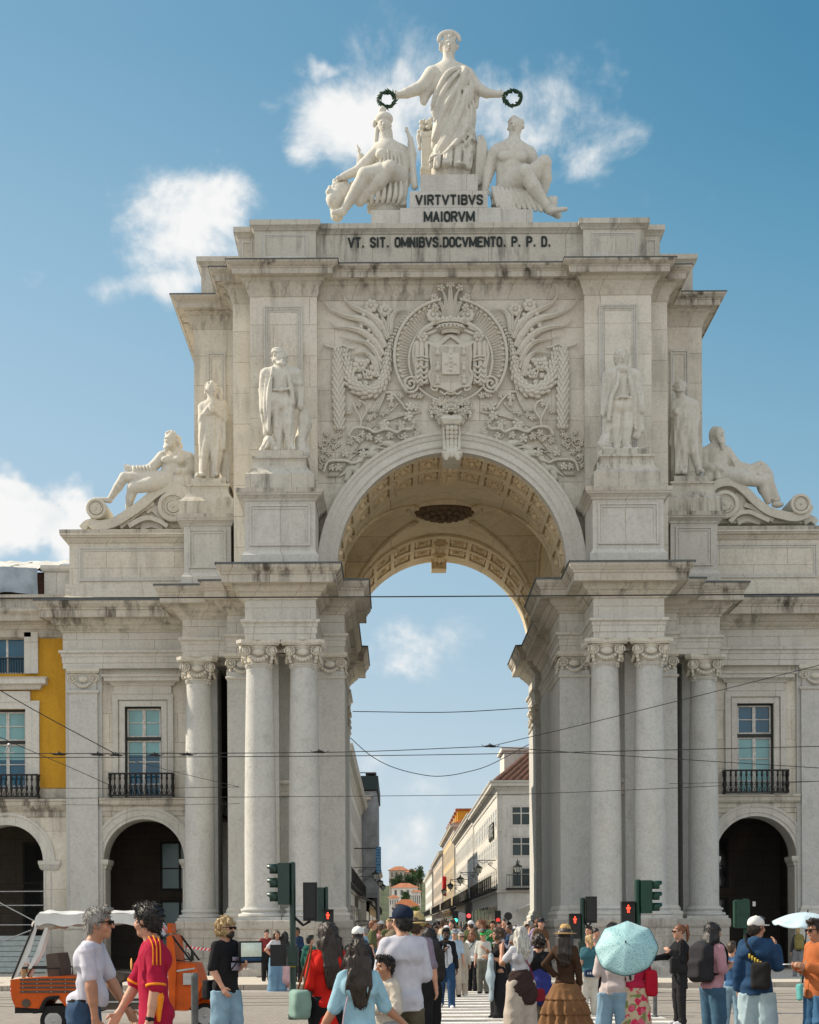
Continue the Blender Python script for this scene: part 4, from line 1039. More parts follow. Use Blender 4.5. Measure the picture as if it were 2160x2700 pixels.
for i in range(60):
 x0 = -40+i*1.35; k.box(x0, x0+1.335, KERB, KERB+.22, -.1, .144+.002*(i % 3))
k.build('kerb', M['kerbstone'], kind='structure')
rl = MB()
for y in (-13.2, -14.65, -16.9, -18.35):
 rl.box(-60, 60, y-.03, y+.03, -.02, .006); rl.box(-60, 60, y+.06, y+.10, -.02, .004)
rl.build('tram_rails', M['steel'], kind='structure')
z = MB()
for i in range(13):
 y = -27.5+i*1.35
 if y < KERB-.5: z.box(-1.6, 3.0, y, y+.62, .0, .0042)
z.build('zebra_crossing', M['paint'], kind='structure')
z = MB(); z.box(-60, -2, -10.2, -10.05, 0, .004); z.box(-60, 60, -9.2, -9.1, 0, .004); z.box(3.6, 60, -10.2, -10.05, 0, .004)
z.build('road_line', M['paint'], kind='structure')
# ------------------------------------------------------------------ carved relief over the arch
RY = 2.76; RS = 1.0
def rp(x, y, h=0.0):
 p = sat(840+x/4.146, 740+y/4.146, RY); p.y = RY-h; p.x += .0; return p
RK = .003165
_sx = rp(1447, 900).x
def rp0(x, y, h=0.0):
 p = rp(x, y, h); p.x -= _sx; return p
class RB(MB):
 def leaf(s, pts, w, hh=.10, n=8, tip=.12, base=.5):
  """curling tapered leaf or stem: widths in crop pixels"""
  P = spline([rp0(x, y, hh) for x, y in pts], 6); m = len(P)
  rad = []
  for i in range(m):
   t = i/(m-1); rad.append(max(.012, w*1.3*RK*(base+(1-base)*sin(pi*min(1, t*1.3+.1)))*(1-t)**.35 if t < 1 else .012))
  s.tube(P, rad, n, flat=.75); return P
 def line(s, pts, w, hh=.08, n=6, k=6):
  P = spline([rp0(x, y, hh) for x, y in pts], k); s.tube(P, w*RK, n); return P
 def knob(s, x, y, r, hh=.08, ry=None, a=0):
  ry = r if ry is None else ry
  s.ball(rp0(x, y, hh), (r*RK, min(r, ry)*RK*.8, ry*RK), 8, 6, Matrix.Rotation(a, 3, 'Y')); return s
 def oak(s, x, y, r, a=0, hh=.10):
  """lobed leaf"""
  ca, sa = cos(a), sin(a)
  for (dx, dy, rr) in ((0, 0, .5), (0, -.75, .42), (.55, -.25, .38), (-.55, -.25, .38), (.45, .45, .36), (-.45, .45, .36)):
   s.ball(rp0(x+(dx*ca-dy*sa)*r, y+(dx*sa+dy*ca)*r, hh), (rr*r*RK, .05, rr*r*RK), 8, 5)
  s.tube([rp0(x, y+0*r, hh+.04), rp0(x+(.9*sa)*r*-1, y+.9*ca*r*-1, hh+.03)], .014, 4)
 def rose(s, x, y, r, hh=.10, petals=6):
  for k in range(petals):
   a = 2*pi*k/petals; s.ball(rp0(x+cos(a)*r*.62, y+sin(a)*r*.62, hh), (r*.42*RK, .07, r*.42*RK), 8, 6)
  s.ball(rp0(x, y, hh+.05), (r*.3*RK, .06, r*.3*RK), 7, 5)
def mirror_build(mb, name, par, smooth=55, mat=None):
 mb.mirrored().build(name, mat or M['carved'], par, smooth=smooth); return mb.build(name, mat or M['carved'], par, smooth=smooth)
relief = None
# big acanthus plumes
a = RB()
for pts, w in (([(770, 650), (690, 500), (560, 385), (380, 300), (300, 230), (272, 158)], 34), ([(735, 745), (640, 560), (500, 445), (300, 400), (140, 330), (48, 215)], 38), ([(715, 830), (620, 680), (480, 570), (330, 530), (200, 520), (118, 455)], 34),
               ([(695, 910), (610, 760), (520, 690), (380, 665), (228, 622)], 28), ([(690, 985), (650, 830), (560, 715), (470, 660)], 26), ([(775, 630), (740, 500), (690, 395), (640, 300)], 24), ([(785, 610), (800, 430), (870, 342), (1000, 330)], 30),
               ([(655, 1065), (620, 900), (520, 805), (368, 815)], 34), ([(690, 560), (600, 440), (520, 380)], 20), ([(660, 640), (560, 520), (440, 480)], 20), ([(770, 560), (770, 420), (760, 330)], 20), ([(670, 1000), (600, 860), (500, 780)], 22)):
 P = a.leaf(pts, w, .12)
 Q = spline([rp0(x, y, .20) for x, y in pts], 6); a.tube(Q, [.026*(1-i/len(Q))+.004 for i in range(len(Q))], 5)
for x, y in ((595, 515), (590, 620), (560, 560), (610, 690), (520, 470), (500, 390), (640, 400), (470, 520), (545, 680), (700, 470)): a.knob(x, y, 26, .15)
relief = mirror_build(a, 'acanthus_plume', arch)
f = RB(); f.rose(578, 290, 78, .12, 7); f.rose(735, 335, 76, .12, 7); f.rose(470, 930, 70, .10, 6); f.rose(560, 1040, 55, .10, 6)
f.line([(430, 1000), (500, 985), (560, 1000)], 14); f.line([(470, 850), (480, 960), (520, 1090)], 12); f.line([(400, 880), (450, 900), (540, 870)], 12)
for x, y in ((400, 930), (420, 880), (540, 890), (590, 960), (610, 1030), (640, 1000), (400, 980), (450, 1060), (520, 1130)): f.knob(x, y, 34, .08)
mirror_build(f, 'carved_flowers', relief, True)
# laurel garlands
g = RB()
def bead_chain(pts, w0, w1, rows, h=.10):
 P = spline([(x, y, 0) for x, y in pts], 24); L = [0]
 for i in range(1, len(P)): L.append(L[-1]+(P[i]-P[i-1]).length)
 for k in range(rows):
  t = (k+.5)/rows*L[-1]; i = max(j for j in range(len(L)-1) if L[j] <= t); q = P[i].lerp(P[i+1], (t-L[i])/max(1e-6, L[i+1]-L[i])); d = (P[i+1]-P[i]).normalized(); nrm = Vector((-d.y, d.x, 0))
  w = lerp(w0, w1, sin(pi*(k+.5)/rows)); ang = atan2(d.x, d.y)
  for s_ in ((-.62, .62, 0) if k % 2 == 0 else (-.3, .3, -.85, .85)):
   c = q+nrm*w*s_; hh = h+.10*(1-s_*s_)
   g.ball(rp0(c.x, c.y, hh), (w*.40*RK, w*.36*RK, w*.66*RK), 7, 5, Matrix.Rotation(-ang-s_*.5, 3, 'Y') @ Matrix.Identity(3))
 return P
bead_chain([(222, 760), (222, 1000), (226, 1300), (232, 1640)], 50, 60, 22)
bead_chain([(285, 760), (315, 930), (350, 1090), (430, 1190), (540, 1235), (640, 1200), (715, 1100), (745, 960), (765, 800)], 42, 66, 23)
bead_chain([(765, 800), (800, 680), (870, 540), (960, 430), (1060, 350), (1190, 290)], 40, 26, 18, .06)
g.line([(60, 710), (140, 740), (220, 745), (270, 720), (330, 745), (400, 755)], 13, .12); g.rose(232, 1640, 40, .08, 6)
mirror_build(g, 'laurel_garland', relief, True)
# medallion: fluted shell ring, rim ending in scrolls, inner disc
m = RB(); cx, cy = 1447, 835
def circ(r, a, cyy=None): return (cx+r*cos(a), (cyy or cy)-r*sin(a))
pts = [circ(612+18*max(0, -sin(R(t))), R(t)) for t in range(100, 222, 4)]
P = m.line(pts, 17, .26, 8, 2)
sc_ = [(1020+115*(1-t)**.8*cos(-2.6-t*5.6*pi/1.2), 1145-115*(1-t)**.8*sin(-2.6-t*5.6*pi/1.2)*-1*-1) for t in [i/40 for i in range(41)]]
sp = []
for i in range(44):
 t = i/43; r = 98*(1-t)**.8; aa = R(225)+t*4.2*pi; sp.append((1012+r*cos(aa), 1150-r*sin(aa)))
m.line(sp, 14, .24, 7, 2)
n = 40
v = []; fs = []
for i in range(n*4+1):
 t = R(90)+R(140)*i/(n*4); fl = abs(sin(i*pi/4))
 for r, h in ((600, .16), (575, .16+.05*fl), (520, .05+.07*fl), (470, .02+.05*fl), (440, .04)): x, y = circ(r, t); v.append(rp0(x, y, h))
for i in range(n*4):
 for j in range(4): fs.append((i*5+j, (i+1)*5+j, (i+1)*5+j+1, i*5+j+1))
m.add(v, fs)
for t in range(96, 222, 6): x, y = circ(580, R(t)); m.knob(x, y, 15, .22, 24, R(t-90))
m.line([circ(455, R(t), 890) for t in range(90, 272, 6)], 13, .20, 7, 2)
med = mirror_build(m, 'medallion', arch, 50)
d = MB(); prof = [(0, -.20), (250*RK, -.19), (380*RK, -.13), (440*RK, -.07), (455*RK, .05)]
c = rp0(1447, 890, 0); d.lathe([(max(.001, r), y) for r, y in prof], (c.x, RY, c.z), 64, 'Y', cap=False); d.build('inner_disc', M['carved'], med, smooth=True)
# shield, mantle, crown, plumes
s = RB()
def plate(pts, h0, h1, mb):
 n = len(pts); v = [rp0(x, y, h0) for x, y in pts]+[rp0(x, y, h1) for x, y in pts]
 mb.add(v, [tuple(range(n, 2*n)), tuple(range(n))[::-1]]+[(i, (i+1) % n, (i+1) % n+n, i+n) for i in range(n)]); mb.add(v[:0], [])
SH = [(1232, 735), (1447, 730), (1447, 1245), (1390, 1225), (1330, 1195), (1250, 1185), (1228, 1120), (1240, 1000)]
plate(SH[::-1], .1, .32, s)
for k in range(15): x = 1256+k*13; s.tube([rp0(x, 752, .325), rp0(x, 1140, .325)], .012, 4)
for x, y in ((1305, 800), (1440, 795), (1305, 970), (1305, 1115)):
 s.tube([rp0(x, y+40, .33), rp0(x, y-15, .34)], [.085, .06], 6); s.knob(x, y-30, 22, .34); s.tube([rp0(x-22, y+45, .34), rp0(x+22, y+45, .34)], .03, 5)
plate([(1352, 830), (1447, 830), (1447, 1062), (1352, 1062)][::-1], .3, .39, s)
for k in range(4): s.knob(1447, 880+k*45, 18, .40)
s.knob(1400, 945, 16, .40)
s.line([(1232, 735), (1225, 860), (1240, 1000), (1215, 1080), (1250, 1180), (1340, 1195), (1447, 1250)], 13, .33)
for pts in ([(1235, 1010), (1205, 1040), (1225, 1085), (1250, 1060)], [(1235, 1150), (1240, 1210), (1290, 1230), (1300, 1190)], [(1330, 1240), (1380, 1270), (1420, 1230), (1370, 1200)], [(1447, 1270), (1400, 1255)]): s.line(pts, 12, .30)
mirror_build(s, 'heraldic_shield', med, 40)
t = RB()
for i, (pts, w) in enumerate((([(1085, 690), (1080, 860), (1075, 960), (1085, 1150)], 26), ([(1130, 690), (1130, 860), (1120, 1000), (1125, 1175)], 30), ([(1175, 700), (1190, 860), (1185, 960), (1190, 1160)], 26), ([(1060, 700), (1040, 820), (1060, 960)], 18))): t.line(pts, w, .24-.03*(i == 3), 8)
for y in (975, 1035, 1090, 1140): t.line([(1075, y+15), (1120, y-22), (1150, y+10), (1195, y-15)], 15, .33)
t.line([(1075, 870), (1130, 860), (1205, 880)], 12, .34); t.line([(1080, 905), (1130, 895), (1205, 915)], 10, .34)
t.rose(1140, 650, 60, .30, 6)
for k in range(4): t.line([(1170, 690), (1290, 720+k*9), (1400, 640+k*10), (1447, 620+k*5)], 13, .26)
t.line([(1090, 620), (1180, 540), (1290, 480)], 16, .20); t.line([(1120, 640), (1230, 590), (1310, 560)], 20, .17); t.line([(1110, 600), (1170, 560), (1250, 520)], 26, .14)
mirror_build(t, 'stone_mantle', med, True)
c = RB();
for i, (y, r) in enumerate(((605, 92), (585, 100), (560, 118), (530, 138), (500, 150), (480, 146))):
 P = [rp0(1447-r*cos(q*pi/12*2), y+10*sin(q*pi/12*2)*-1, .22+r*RK*.55*sin(q*pi/12*2)) for q in range(0, 7)]; c.tube(P+[P[-1]], .038 if i != 2 else .05, 6)
for q in range(6): x = 1447-145*cos(q*pi/10); c.knob(x, 470-10*(q % 2), 24, .24+.22*sin(q*pi/10), 30); c.knob(x, 545, 15, .28+.22*sin(q*pi/10))
for q in range(5): x = 1447-120*cos(q*pi/10); c.tube([rp0(x, 600, .26), rp0(x, 500, .30)], .055, 5)
for pts, w in (([(1425, 440), (1400, 330), (1385, 200), (1340, 110)], 26), ([(1447, 440), (1440, 300), (1436, 160), (1432, 70)], 28), ([(1400, 440), (1370, 350), (1330, 260), (1268, 215)], 24), ([(1380, 440), (1330, 380), (1280, 330)], 18)):
 c.leaf(pts, w, .22, base=.7); x, y = pts[-1]; c.rose(x, y, 42, .26, 5); Q = spline([rp0(a_, b_, .31) for a_, b_ in pts], 6); c.tube(Q, .018, 4)
c.rose(1258, 400, 78, .20, 8)
c.knob(1447, 450, 40, .30)
mirror_build(c, 'stone_crown', med, True)
# lower branches, palm fronds, flowers under the medallion
b = RB()
for k in range(9):
 o = k*15; b.line([(150+o*.9, 2030+o*.4), (300+o*.75, 1830+o*.3), (470+o*.55, 1690-o*.1+30), (700+o*.2, 1560+o*.35)], 7, .08+.01*(k % 2), 5)
for k in range(6): o = k*14; b.line([(500+o*.3, 1590+o*.8), (700, 1490+o), (900, 1448+o*.6), (1135-k*25, 1445+o*.5)], 7, .08, 5)
for k in range(8): o = k*14; b.line([(100+o, 2150), (250+o*.8, 1960+o*.2), (420+o*.6, 1870), (640+o*.3, 1790+o*.8)], 7, .07, 5)
for k in range(5): o = k*22; b.line([(690+o*.6, 1200-o*.1), (630+o*.8, 1330), (545+o*1.05, 1450)], 9, .05+.013*k, 6)
mirror_build(b, 'palm_frond', relief, True)
w = RB()
w.line([(60, 2110), (110, 1995), (250, 1980), (330, 1990), (380, 2010), (480, 1980)], 17, .16); w.line([(330, 1720), (380, 1640), (460, 1620), (560, 1640), (620, 1675), (730, 1640), (800, 1650), (860, 1675), (920, 1640), (1010, 1640), (1045, 1600)], 17, .18)
w.line([(460, 1620), (470, 1540), (420, 1440), (380, 1350)], 13, .15); w.line([(470, 1540), (530, 1440), (510, 1360), (440, 1320)], 13, .13); w.line([(960, 1420), (880, 1310), (800, 1240), (740, 1235)], 15, .12); w.line([(870, 1350), (830, 1400), (790, 1440)], 10, .1)
w.line([(330, 1720), (400, 1730), (460, 1790)], 12, .16); w.line([(680, 1650), (700, 1560), (760, 1530)], 11, .13); w.line([(1040, 1610), (1100, 1640), (1120, 1700)], 10, .1); w.line([(860, 1670), (900, 1730), (980, 1700)], 10, .1)
for x, y, r, an in ((478, 1690, 42, .4), (560, 1728, 44, .1), (660, 1750, 52, 0), (785, 1712, 44, -.3), (720, 1590, 60, 1.2), (680, 1600, 40, .8), (900, 1592, 52, 1.0), (985, 1500, 56, .3), (355, 1775, 42, .3), (430, 1745, 36, -.2), (298, 1905, 50, .1), (490, 1905, 50, .2), (222, 2060, 46, 0), (150, 2060, 40, .3), (1040, 1560, 36, .5), (560, 1520, 38, .6), (610, 1490, 34, .2), (790, 1300, 46, .4), (800, 1370, 34, 0), (1000, 1390, 56, 1.4), (1060, 1400, 40, .6), (440, 1370, 38, .4), (340, 1450, 36, .2), (900, 1270, 38, .8), (1030, 1255, 48, 1.5), (1110, 1270, 40, 1.5), (940, 1720, 44, .2), (1080, 1685, 40, .1), (700, 1470, 34, .3), (750, 1455, 30, .1)): w.oak(x, y, r, an, .14)
for x, y in ((20, 1800), (60, 1870), (110, 1760), (40, 1940), (190, 1720), (230, 1700), (120, 1900), (30, 2040), (90, 1680), (180, 1830), (220, 1790)): w.oak(x, y, 34, x*.1, .07)
for cx_, cy_ in ((70, 1790), (170, 1760), (60, 1960)): w.line([(cx_+60*(1-q/16)*cos(q*.7), cy_+60*(1-q/16)*sin(q*.7)) for q in range(16)], 8, .07, 5, 3)
mirror_build(w, 'oak_branch', relief, True)
h = RB()
for pts, ww in (([(400, 2110), (470, 1950), (560, 1880), (690, 1930)], 34), ([(560, 1880), (640, 1830), (750, 1850)], 30), ([(300, 2200), (360, 2080), (430, 2060)], 30), ([(650, 1800), (740, 1775), (860, 1790)], 22)): h.leaf(pts, ww, .07)
for pts in ([(860, 1830), (780, 1790), (690, 1790), (560, 1850)], [(700, 1960), (600, 1900), (500, 1930), (430, 2010)], [(440, 2110), (370, 2060), (280, 2110), (220, 2150)]): h.leaf(pts, 40, .06)
mirror_build(h, 'acanthus_scroll', relief, True)
q = RB(); rg = random.Random(5)
for k in range(30):
 an = rg.uniform(0, 2*pi); rr = 190*sqrt(rg.random()); x, y = 1400+rr*cos(an)*.9-10, 1430+rr*.75*sin(an); q.rose(x, y, rg.uniform(30, 48), .14+.14*(1-rr/190), rg.choice((5, 6)))
for k in range(16): q.knob(1447-rg.uniform(0, 220), 1340+rg.uniform(0, 190), 20, .18)
q.line([(1220, 1360), (1260, 1430), (1240, 1500)], 12, .1); q.line([(1360, 1330), (1300, 1380), (1230, 1340)], 12, .1); q.knob(1447, 1560, 60, .22, 60)
mirror_build(q, 'flower_bunch', relief, True)
# ------------------------------------------------------------------ stone figures
class Carve(SDF):
 """figure modelled in the units of one enlarged view: x right, y down, d = depth behind the reference plane"""
 def __init__(s, ox, oy, sc, Y, ref):
  super().__init__(); s.o = (ox, oy, sc); s.Y = Y; s.ref = ref
  s.k = (Y+D0)/F/1.25217/sc; s.A = sat(ox+ref[0]/sc, oy+ref[1]/sc, Y)
 def P(s, p): return (p[0], p[2] if len(p) > 2 else 0.0, -p[1])
 def c(s, a, b, ra, rb=None, **kw): s.cap(s.P(a), s.P(b), ra, rb, **kw); return s
 def ch(s, pts, r, **kw):
  if not hasattr(r, '__len__'): r = [r]*len(pts)
  s.chain([s.P(p) for p in pts], r, **kw); return s
 def e(s, p, r, **kw): s.ell(s.P(p), (r[0], r[2] if len(r) > 2 else r[0], r[1]), **kw); return s
 def b(s, p, h, rr=4, **kw): s.box(s.P(p), (h[0], h[2] if len(h) > 2 else h[0], h[1]), rr, **kw); return s
 def rope(s, pts, r, k=4, n=5):
  Q = spline([(p[0], p[1], p[2] if len(p) > 2 else 0) for p in pts], n); m = len(Q)
  for i in range(m-1):
   t0 = 1.25*(.5+.5*sin(pi*(i/m))); s.c(tuple(Q[i]), tuple(Q[i+1]), r*t0, r*t0, k=k*.6)
  return s
 def head(s, x, y, r, look=0.0, tilt=0.0, beard=False, hair='curls', d=0.0, seed=1):
  """head of radius r facing the viewer, turned by look"""
  f = lambda dx, dy, dd: (x+r*(dx*cos(look)+dd*-sin(look)*-1*-1*-1), y+r*dy, d+r*(dd*cos(look)+dx*sin(look)))
  def g(dx, dy, dd):      # dd < 0 towards the face
   return (x+r*(dx*cos(look)-dd*sin(look)), y+r*dy, d+r*(dd*cos(look)+dx*sin(look)))
  s.e(g(0, -.1, .05), (r*.80, r*1.0, r*.92), k=r*.15); s.e(g(0, .45, -.22), (r*.56, r*.66, r*.56), k=r*.3)
  s.e(g(0, .88, -.42), (r*.25, r*.2, r*.22), k=r*.2)
  s.c(g(0, -.02, -.80), g(0, .32, -1.0), r*.10, r*.16, k=r*.12); s.e(g(0, -.18, -.74), (r*.5, r*.10, r*.18), k=r*.15)
  for q in (-1, 1):
   s.e(g(q*.33, .06, -.92), (r*.2, r*.12, r*.17), op='s', k=r*.08); s.e(g(q*.32, .07, -.73), (r*.12, r*.08, r*.1), k=r*.04)
   s.e(g(q*.84, .08, .05), (r*.1, r*.22, r*.16), k=r*.06)
  s.e(g(0, .56, -.84), (r*.26, r*.05, r*.16), k=r*.06); s.e(g(0, .70, -.80), (r*.2, r*.06, r*.15), k=r*.06)
  rg = random.Random(seed)
  if hair:
   for q in range(46):
    a = rg.uniform(0, 2*pi); el = rg.uniform(-.35, 1.5)
    dx, dd, dy = .95*cos(el)*cos(a), .98*cos(el)*sin(a), -1.02*sin(el)
    if dd < -.45 and dy > -.62: continue
    s.e(g(dx*.92, dy-.05, dd*.95), (r*.20, r*.24, r*.20), k=r*.06)
  if beard:
   for q in range(15):
    t = (q/14)*2-1; L = beard*(1-.35*t*t); a0 = g(t*.52, .42, -.80+.35*t*t); a1 = g(t*.42+.06*sin(q*2.1), .42+L*.55, -1.12+.3*t*t); a2 = g(t*.24+.05*sin(q*3.3), .42+L, -1.02+.2*t*t)
    s.chain([s.P(a0), s.P(a1), s.P(a2)], [r*.17, r*.16, r*.08], k=r*.03)
  return s
 def build(s, name, mat, h, k0, label, cat, group=None, disp=None, par=None):
  s.ops = [(o[0], o[1], o[2], None if o[3] is None else o[3]*.5, o[4], o[5]) for o in s.ops]
  V, Q = s.mesh(h*.85, k0*.5, disp, 0)
  A, k, ref = s.A, s.k, s.ref
  o = np_obj(name, V, Q, mat, par, True, lambda V: (V-np.array([ref[0], 0, -ref[1]]))*k)
  o.location = A
  if label: tag(o, label, cat, group)
  return o
def fr_(x, cx, Rr, flat): return -flat*sqrt(max(0, Rr*Rr-(x-cx)**2))
ST = M['statue']
C1 = (820, 50, 2.396)
# --- the crowning woman with outstretched arms
S = Carve(*C1, 5.0, (885, 975))
S.head(876, 178, 60, hair='curls', seed=4)
for q in range(15):
 a = pi*(q/14); S.e((876+64*cos(a), 140-46*sin(a), -22), (13, 17, 13), k=4)
S.ch([(875, 225), (874, 300)], [36, 42], k=22)
S.ch([(800, 340), (875, 318), (960, 340)], [50, 60, 52], k=30, flat=.8)
S.ch([(872, 370), (885, 470), (895, 560)], [98, 108, 118], k=40, flat=.72)
S.ch([(895, 560), (905, 700), (903, 850), (888, 940)], [122, 132, 134, 136], k=40, flat=.7)
S.ch([(770, 355), (705, 435, -10), (610, 478, -25)], [56, 42, 31], k=22); S.ch([(610, 478, -25), (545, 496, -30)], [31, 20], k=15)
S.ch([(985, 360), (1048, 440, -5), (1110, 478, -20), (1190, 491, -28)], [54, 40, 29, 20], k=22)
for q in range(4):
 S.c((545, 492+q*6, -32), (520, 486+q*10, -40), 8, 6, k=3); S.c((1190, 488+q*6, -30), (1222, 482+q*9, -40), 8, 6, k=3)
S.c((550, 488, -30), (535, 470, -40), 8, 6, k=3); S.c((1192, 484, -30), (1204, 468, -40), 8, 6, k=3)
S.ch([(760, 390), (730, 460), (720, 515)], [44, 40, 30], k=18, flat=.6); S.ch([(1020, 400), (1040, 480), (1046, 540)], [30, 28, 18], k=14, flat=.6)
for pts, w in (([(940, 330), (870, 380), (800, 470), (775, 560)], 15), ([(955, 335), (890, 430), (810, 560), (780, 660)], 15), ([(965, 345), (915, 480), (840, 620), (778, 780)], 15), ([(975, 350), (940, 500), (880, 660), (790, 860)], 14), ([(980, 360), (965, 540), (930, 680), (850, 850)], 14), ([(985, 370), (985, 560), (965, 740), (890, 900)], 14),
               ([(990, 380), (1005, 560), (1000, 700), (945, 860)], 12), ([(960, 345), (1000, 400), (1010, 480), (1025, 620), (1035, 690)], 16), ([(945, 330), (975, 355), (960, 400), (962, 480)], 18)):
 S.rope([(x, y, fr_(x, 893, 132, .7)*(.9 if y > 350 else .55)-2) for x, y in pts], w, 5)
for q in range(11):
 x = 765+q*25; S.rope([(x, 880+abs(q-2)*-6, fr_(x, 895, 142, .7)), (x-4, 930, fr_(x, 893, 150, .7)-3), (x-9, 972, fr_(x-5, 888, 155, .7)-4)], 11, 4)
S.rope([(760, 905, -65), (850, 885, -95), (940, 800, -95), (1000, 700, -55)], 15, 5)
for q, (x, y) in enumerate(((965, 740), (990, 790), (960, 830), (1000, 860), (985, 920), (1010, 740))): S.rope([(x-18, y-30, fr_(x, 895, 135, .7)-6), (x+14, y-12, fr_(x, 895, 135, .7)-12), (x-4, y+22, fr_(x, 895, 135, .7)-8), (x+10, y+52, fr_(x, 895, 135, .7)-4)], 13, 4)
S.ch([(1020, 640), (1030, 690)], [28, 14], k=10, flat=.5)
S.e((850, 968, -110), (30, 14, 40), k=8); S.e((945, 968, -105), (28, 14, 40), k=8)
def cfold(x, y, z):
 v = -z; inr = (v > 385) & (np.abs(x-895) < 165)
 u = np.where(v < 860+ (x-890)*-.5, (x-900)*.80+(v-600)*.47+10*np.sin(v/70), (x-890)*1.15+6*np.sin(v/50))
 a = 8.5*np.clip((v-385)/60, 0, 1)
 return np.where(inr, a*(np.abs(np.sin(u/24))*1.6-.9), 0)
S.build('stone_statue', ST, 5.5, 12, 'tall robed stone woman crowning the arch, arms outstretched with a wreath in each hand', 'statue', 'statues on the arch', cfold)
# --- stone altar with flowers behind her
S = Carve(*C1, 5.6, (735, 975)); S.b((738, 870), (40, 105, 40), 4); S.b((738, 745), (46, 16, 44), 4); S.b((738, 965), (48, 14, 48), 3)
rg = random.Random(3)
for q in range(30): S.e((735+rg.uniform(-38, 34), rg.uniform(640, 735), rg.uniform(-36, 20)), (16, 15, 16), k=4)
for q in range(10): S.e((690-rg.uniform(0, 12), rg.uniform(700, 830), -20), (13, 14, 13), k=4)
S.build('stone_altar', ST, 6, 6, 'small stone altar heaped with carved flowers behind the crowning woman', 'carving')
# --- wreaths
def wreath(u, v, ru, rv, label):
 c = sat(820+u/2.396, 50+v/2.396, 4.72); k = (4.72+D0)/F/1.25217/2.396; w = MB(); rg = random.Random(int(u))
 w.tube([(ru*k*.8*cos(t*2*pi/24), .02*sin(t), rv*k*.8*sin(t*2*pi/24)) for t in range(25)], .045, 6)
 for q in range(120):
  a = rg.uniform(0, 2*pi); rr = rg.uniform(.68, 1.05); dr = a+pi/2*.8+rg.uniform(-.6, .6); p = Vector((ru*k*rr*.84*cos(a), rg.uniform(-.07, .07), rv*k*rr*.84*sin(a))); d = Vector((cos(dr), rg.uniform(-.4, .4), sin(dr)))*rg.uniform(.09, .15); n_ = Vector((-d.z, .0, d.x)).normalized()*.032
  w.add([p-d*.3, p+n_, p+d, p-n_, p+Vector((0, -.03, 0))], [(0, 1, 4), (1, 2, 4), (2, 3, 4), (3, 0, 4), (0, 3, 2, 1)])
 o = w.build('laurel_wreath', M['wreath']); o.location = c; tag(o, label, 'wreath', 'green wreaths'); return o
wreath(480, 507, 66, 62, 'green laurel wreath in the crowning woman\'s hand above the helmeted figure'); wreath(1275, 498, 70, 62, 'green laurel wreath held out above the bare chested winged youth')
# --- helmeted woman seated at the left, with a lion
S = Carve(*C1, 4.6, (480, 1200))
S.head(466, 672, 52, look=-.1, hair=None, seed=2)
S.e((466, 628, 8), (56, 40, 58), k=8); S.ch([(430, 640), (455, 575), (470, 570)], [14, 20, 12], k=8, flat=.6); S.ch([(452, 590), (455, 560)], [20, 14], k=6, flat=.5); S.e((505, 632), (16, 20, 12), k=5); S.e((405, 650, 20), (16, 26, 14), k=5)
for q in range(7): S.ch([(424-q*2, 680+q*16, 10), (418-q*1, 704+q*16, 8)], [14, 12], k=5)
for q in range(4): S.ch([(505+q*2, 700+q*15, 0), (510, 720+q*15, 0)], [11, 9], k=5)
S.ch([(472, 730), (475, 790)], [34, 40], k=15)
S.ch([(430, 830), (490, 815), (565, 835)], [46, 54, 46], k=25, flat=.8); S.ch([(485, 850), (500, 940), (525, 1020)], [88, 82, 92], k=30, flat=.8)
S.e((445, 880, -52), (36, 34, 30), k=14); S.e((535, 880, -50), (34, 34, 30), k=14)
S.ch([(412, 850), (340, 925, -20), (300, 970, -30)], [42, 36, 32], k=14); S.ch([(300, 970, -30), (205, 1012, -40)], [32, 22], k=12); S.e((185, 1022, -45), (26, 14, 20), k=6)
S.ch([(585, 845), (625, 940, -10), (640, 870, -40), (632, 800, -45)], [42, 36, 28, 20], k=14); S.e((632, 782, -50), (17, 20, 17), k=5)
S.ch([(608, 720, -50), (632, 800, -55), (655, 1085, -60)], [9, 15, 22], k=4); S.b((606, 722, -50), (9, 14, 9), 2)
S.ch([(540, 1010), (440, 1015, -90), (345, 1035, -110)], [74, 62, 50], k=26); S.ch([(345, 1035, -110), (300, 1110, -95), (205, 1240, -70)], [46, 44, 24], k=20); S.ch([(205, 1245, -70), (145, 1262, -95)], [24, 14], k=12)
S.ch([(560, 1020), (500, 1000, -120)], [72, 52], k=24); S.ch([(500, 1000, -120), (430, 1080, -105), (310, 1180, -60)], [48, 44, 30], k=20)
for q in range(7): S.rope([(590-q*8, 850+q*6, -40), (610-q*4, 950, -30), (600-q*10, 1080, -40), (590-q*14, 1180, -40)], 13, 5)
for q in range(6): S.rope([(445+q*22, 860, fr_(q*22-60, 0, 95, .8)), (440+q*24, 940, fr_(q*24-60, 0, 92, .8)-4), (430+q*26, 1000, fr_(q*20-60, 0, 95, .8)-8)], 8, 4)
S.ch([(520, 1060), (500, 1150), (470, 1190)], [80, 90, 80], k=30, flat=.8); S.b((480, 1185), (125, 18, 70), 6)
for q in range(6): S.rope([(400+q*34, 1090+q*-4, -90), (390+q*36, 1150, -95), (385+q*34, 1190, -80)], 12, 5)
S.e((190, 1105, 20), (82, 88, 70), k=20); S.e((150, 1150, -30), (52, 60, 50), k=15); S.e((120, 1110, -40), (26, 26, 30), k=10); S.ch([(160, 1150), (165, 1240)], [46, 40], k=14)
for q in range(46): a = rg.uniform(0, 2*pi); rr = rg.uniform(40, 92); S.e((192+rr*cos(a), 1105+rr*sin(a)*.95, -40+rr*.4), (16, 22, 16), k=5)
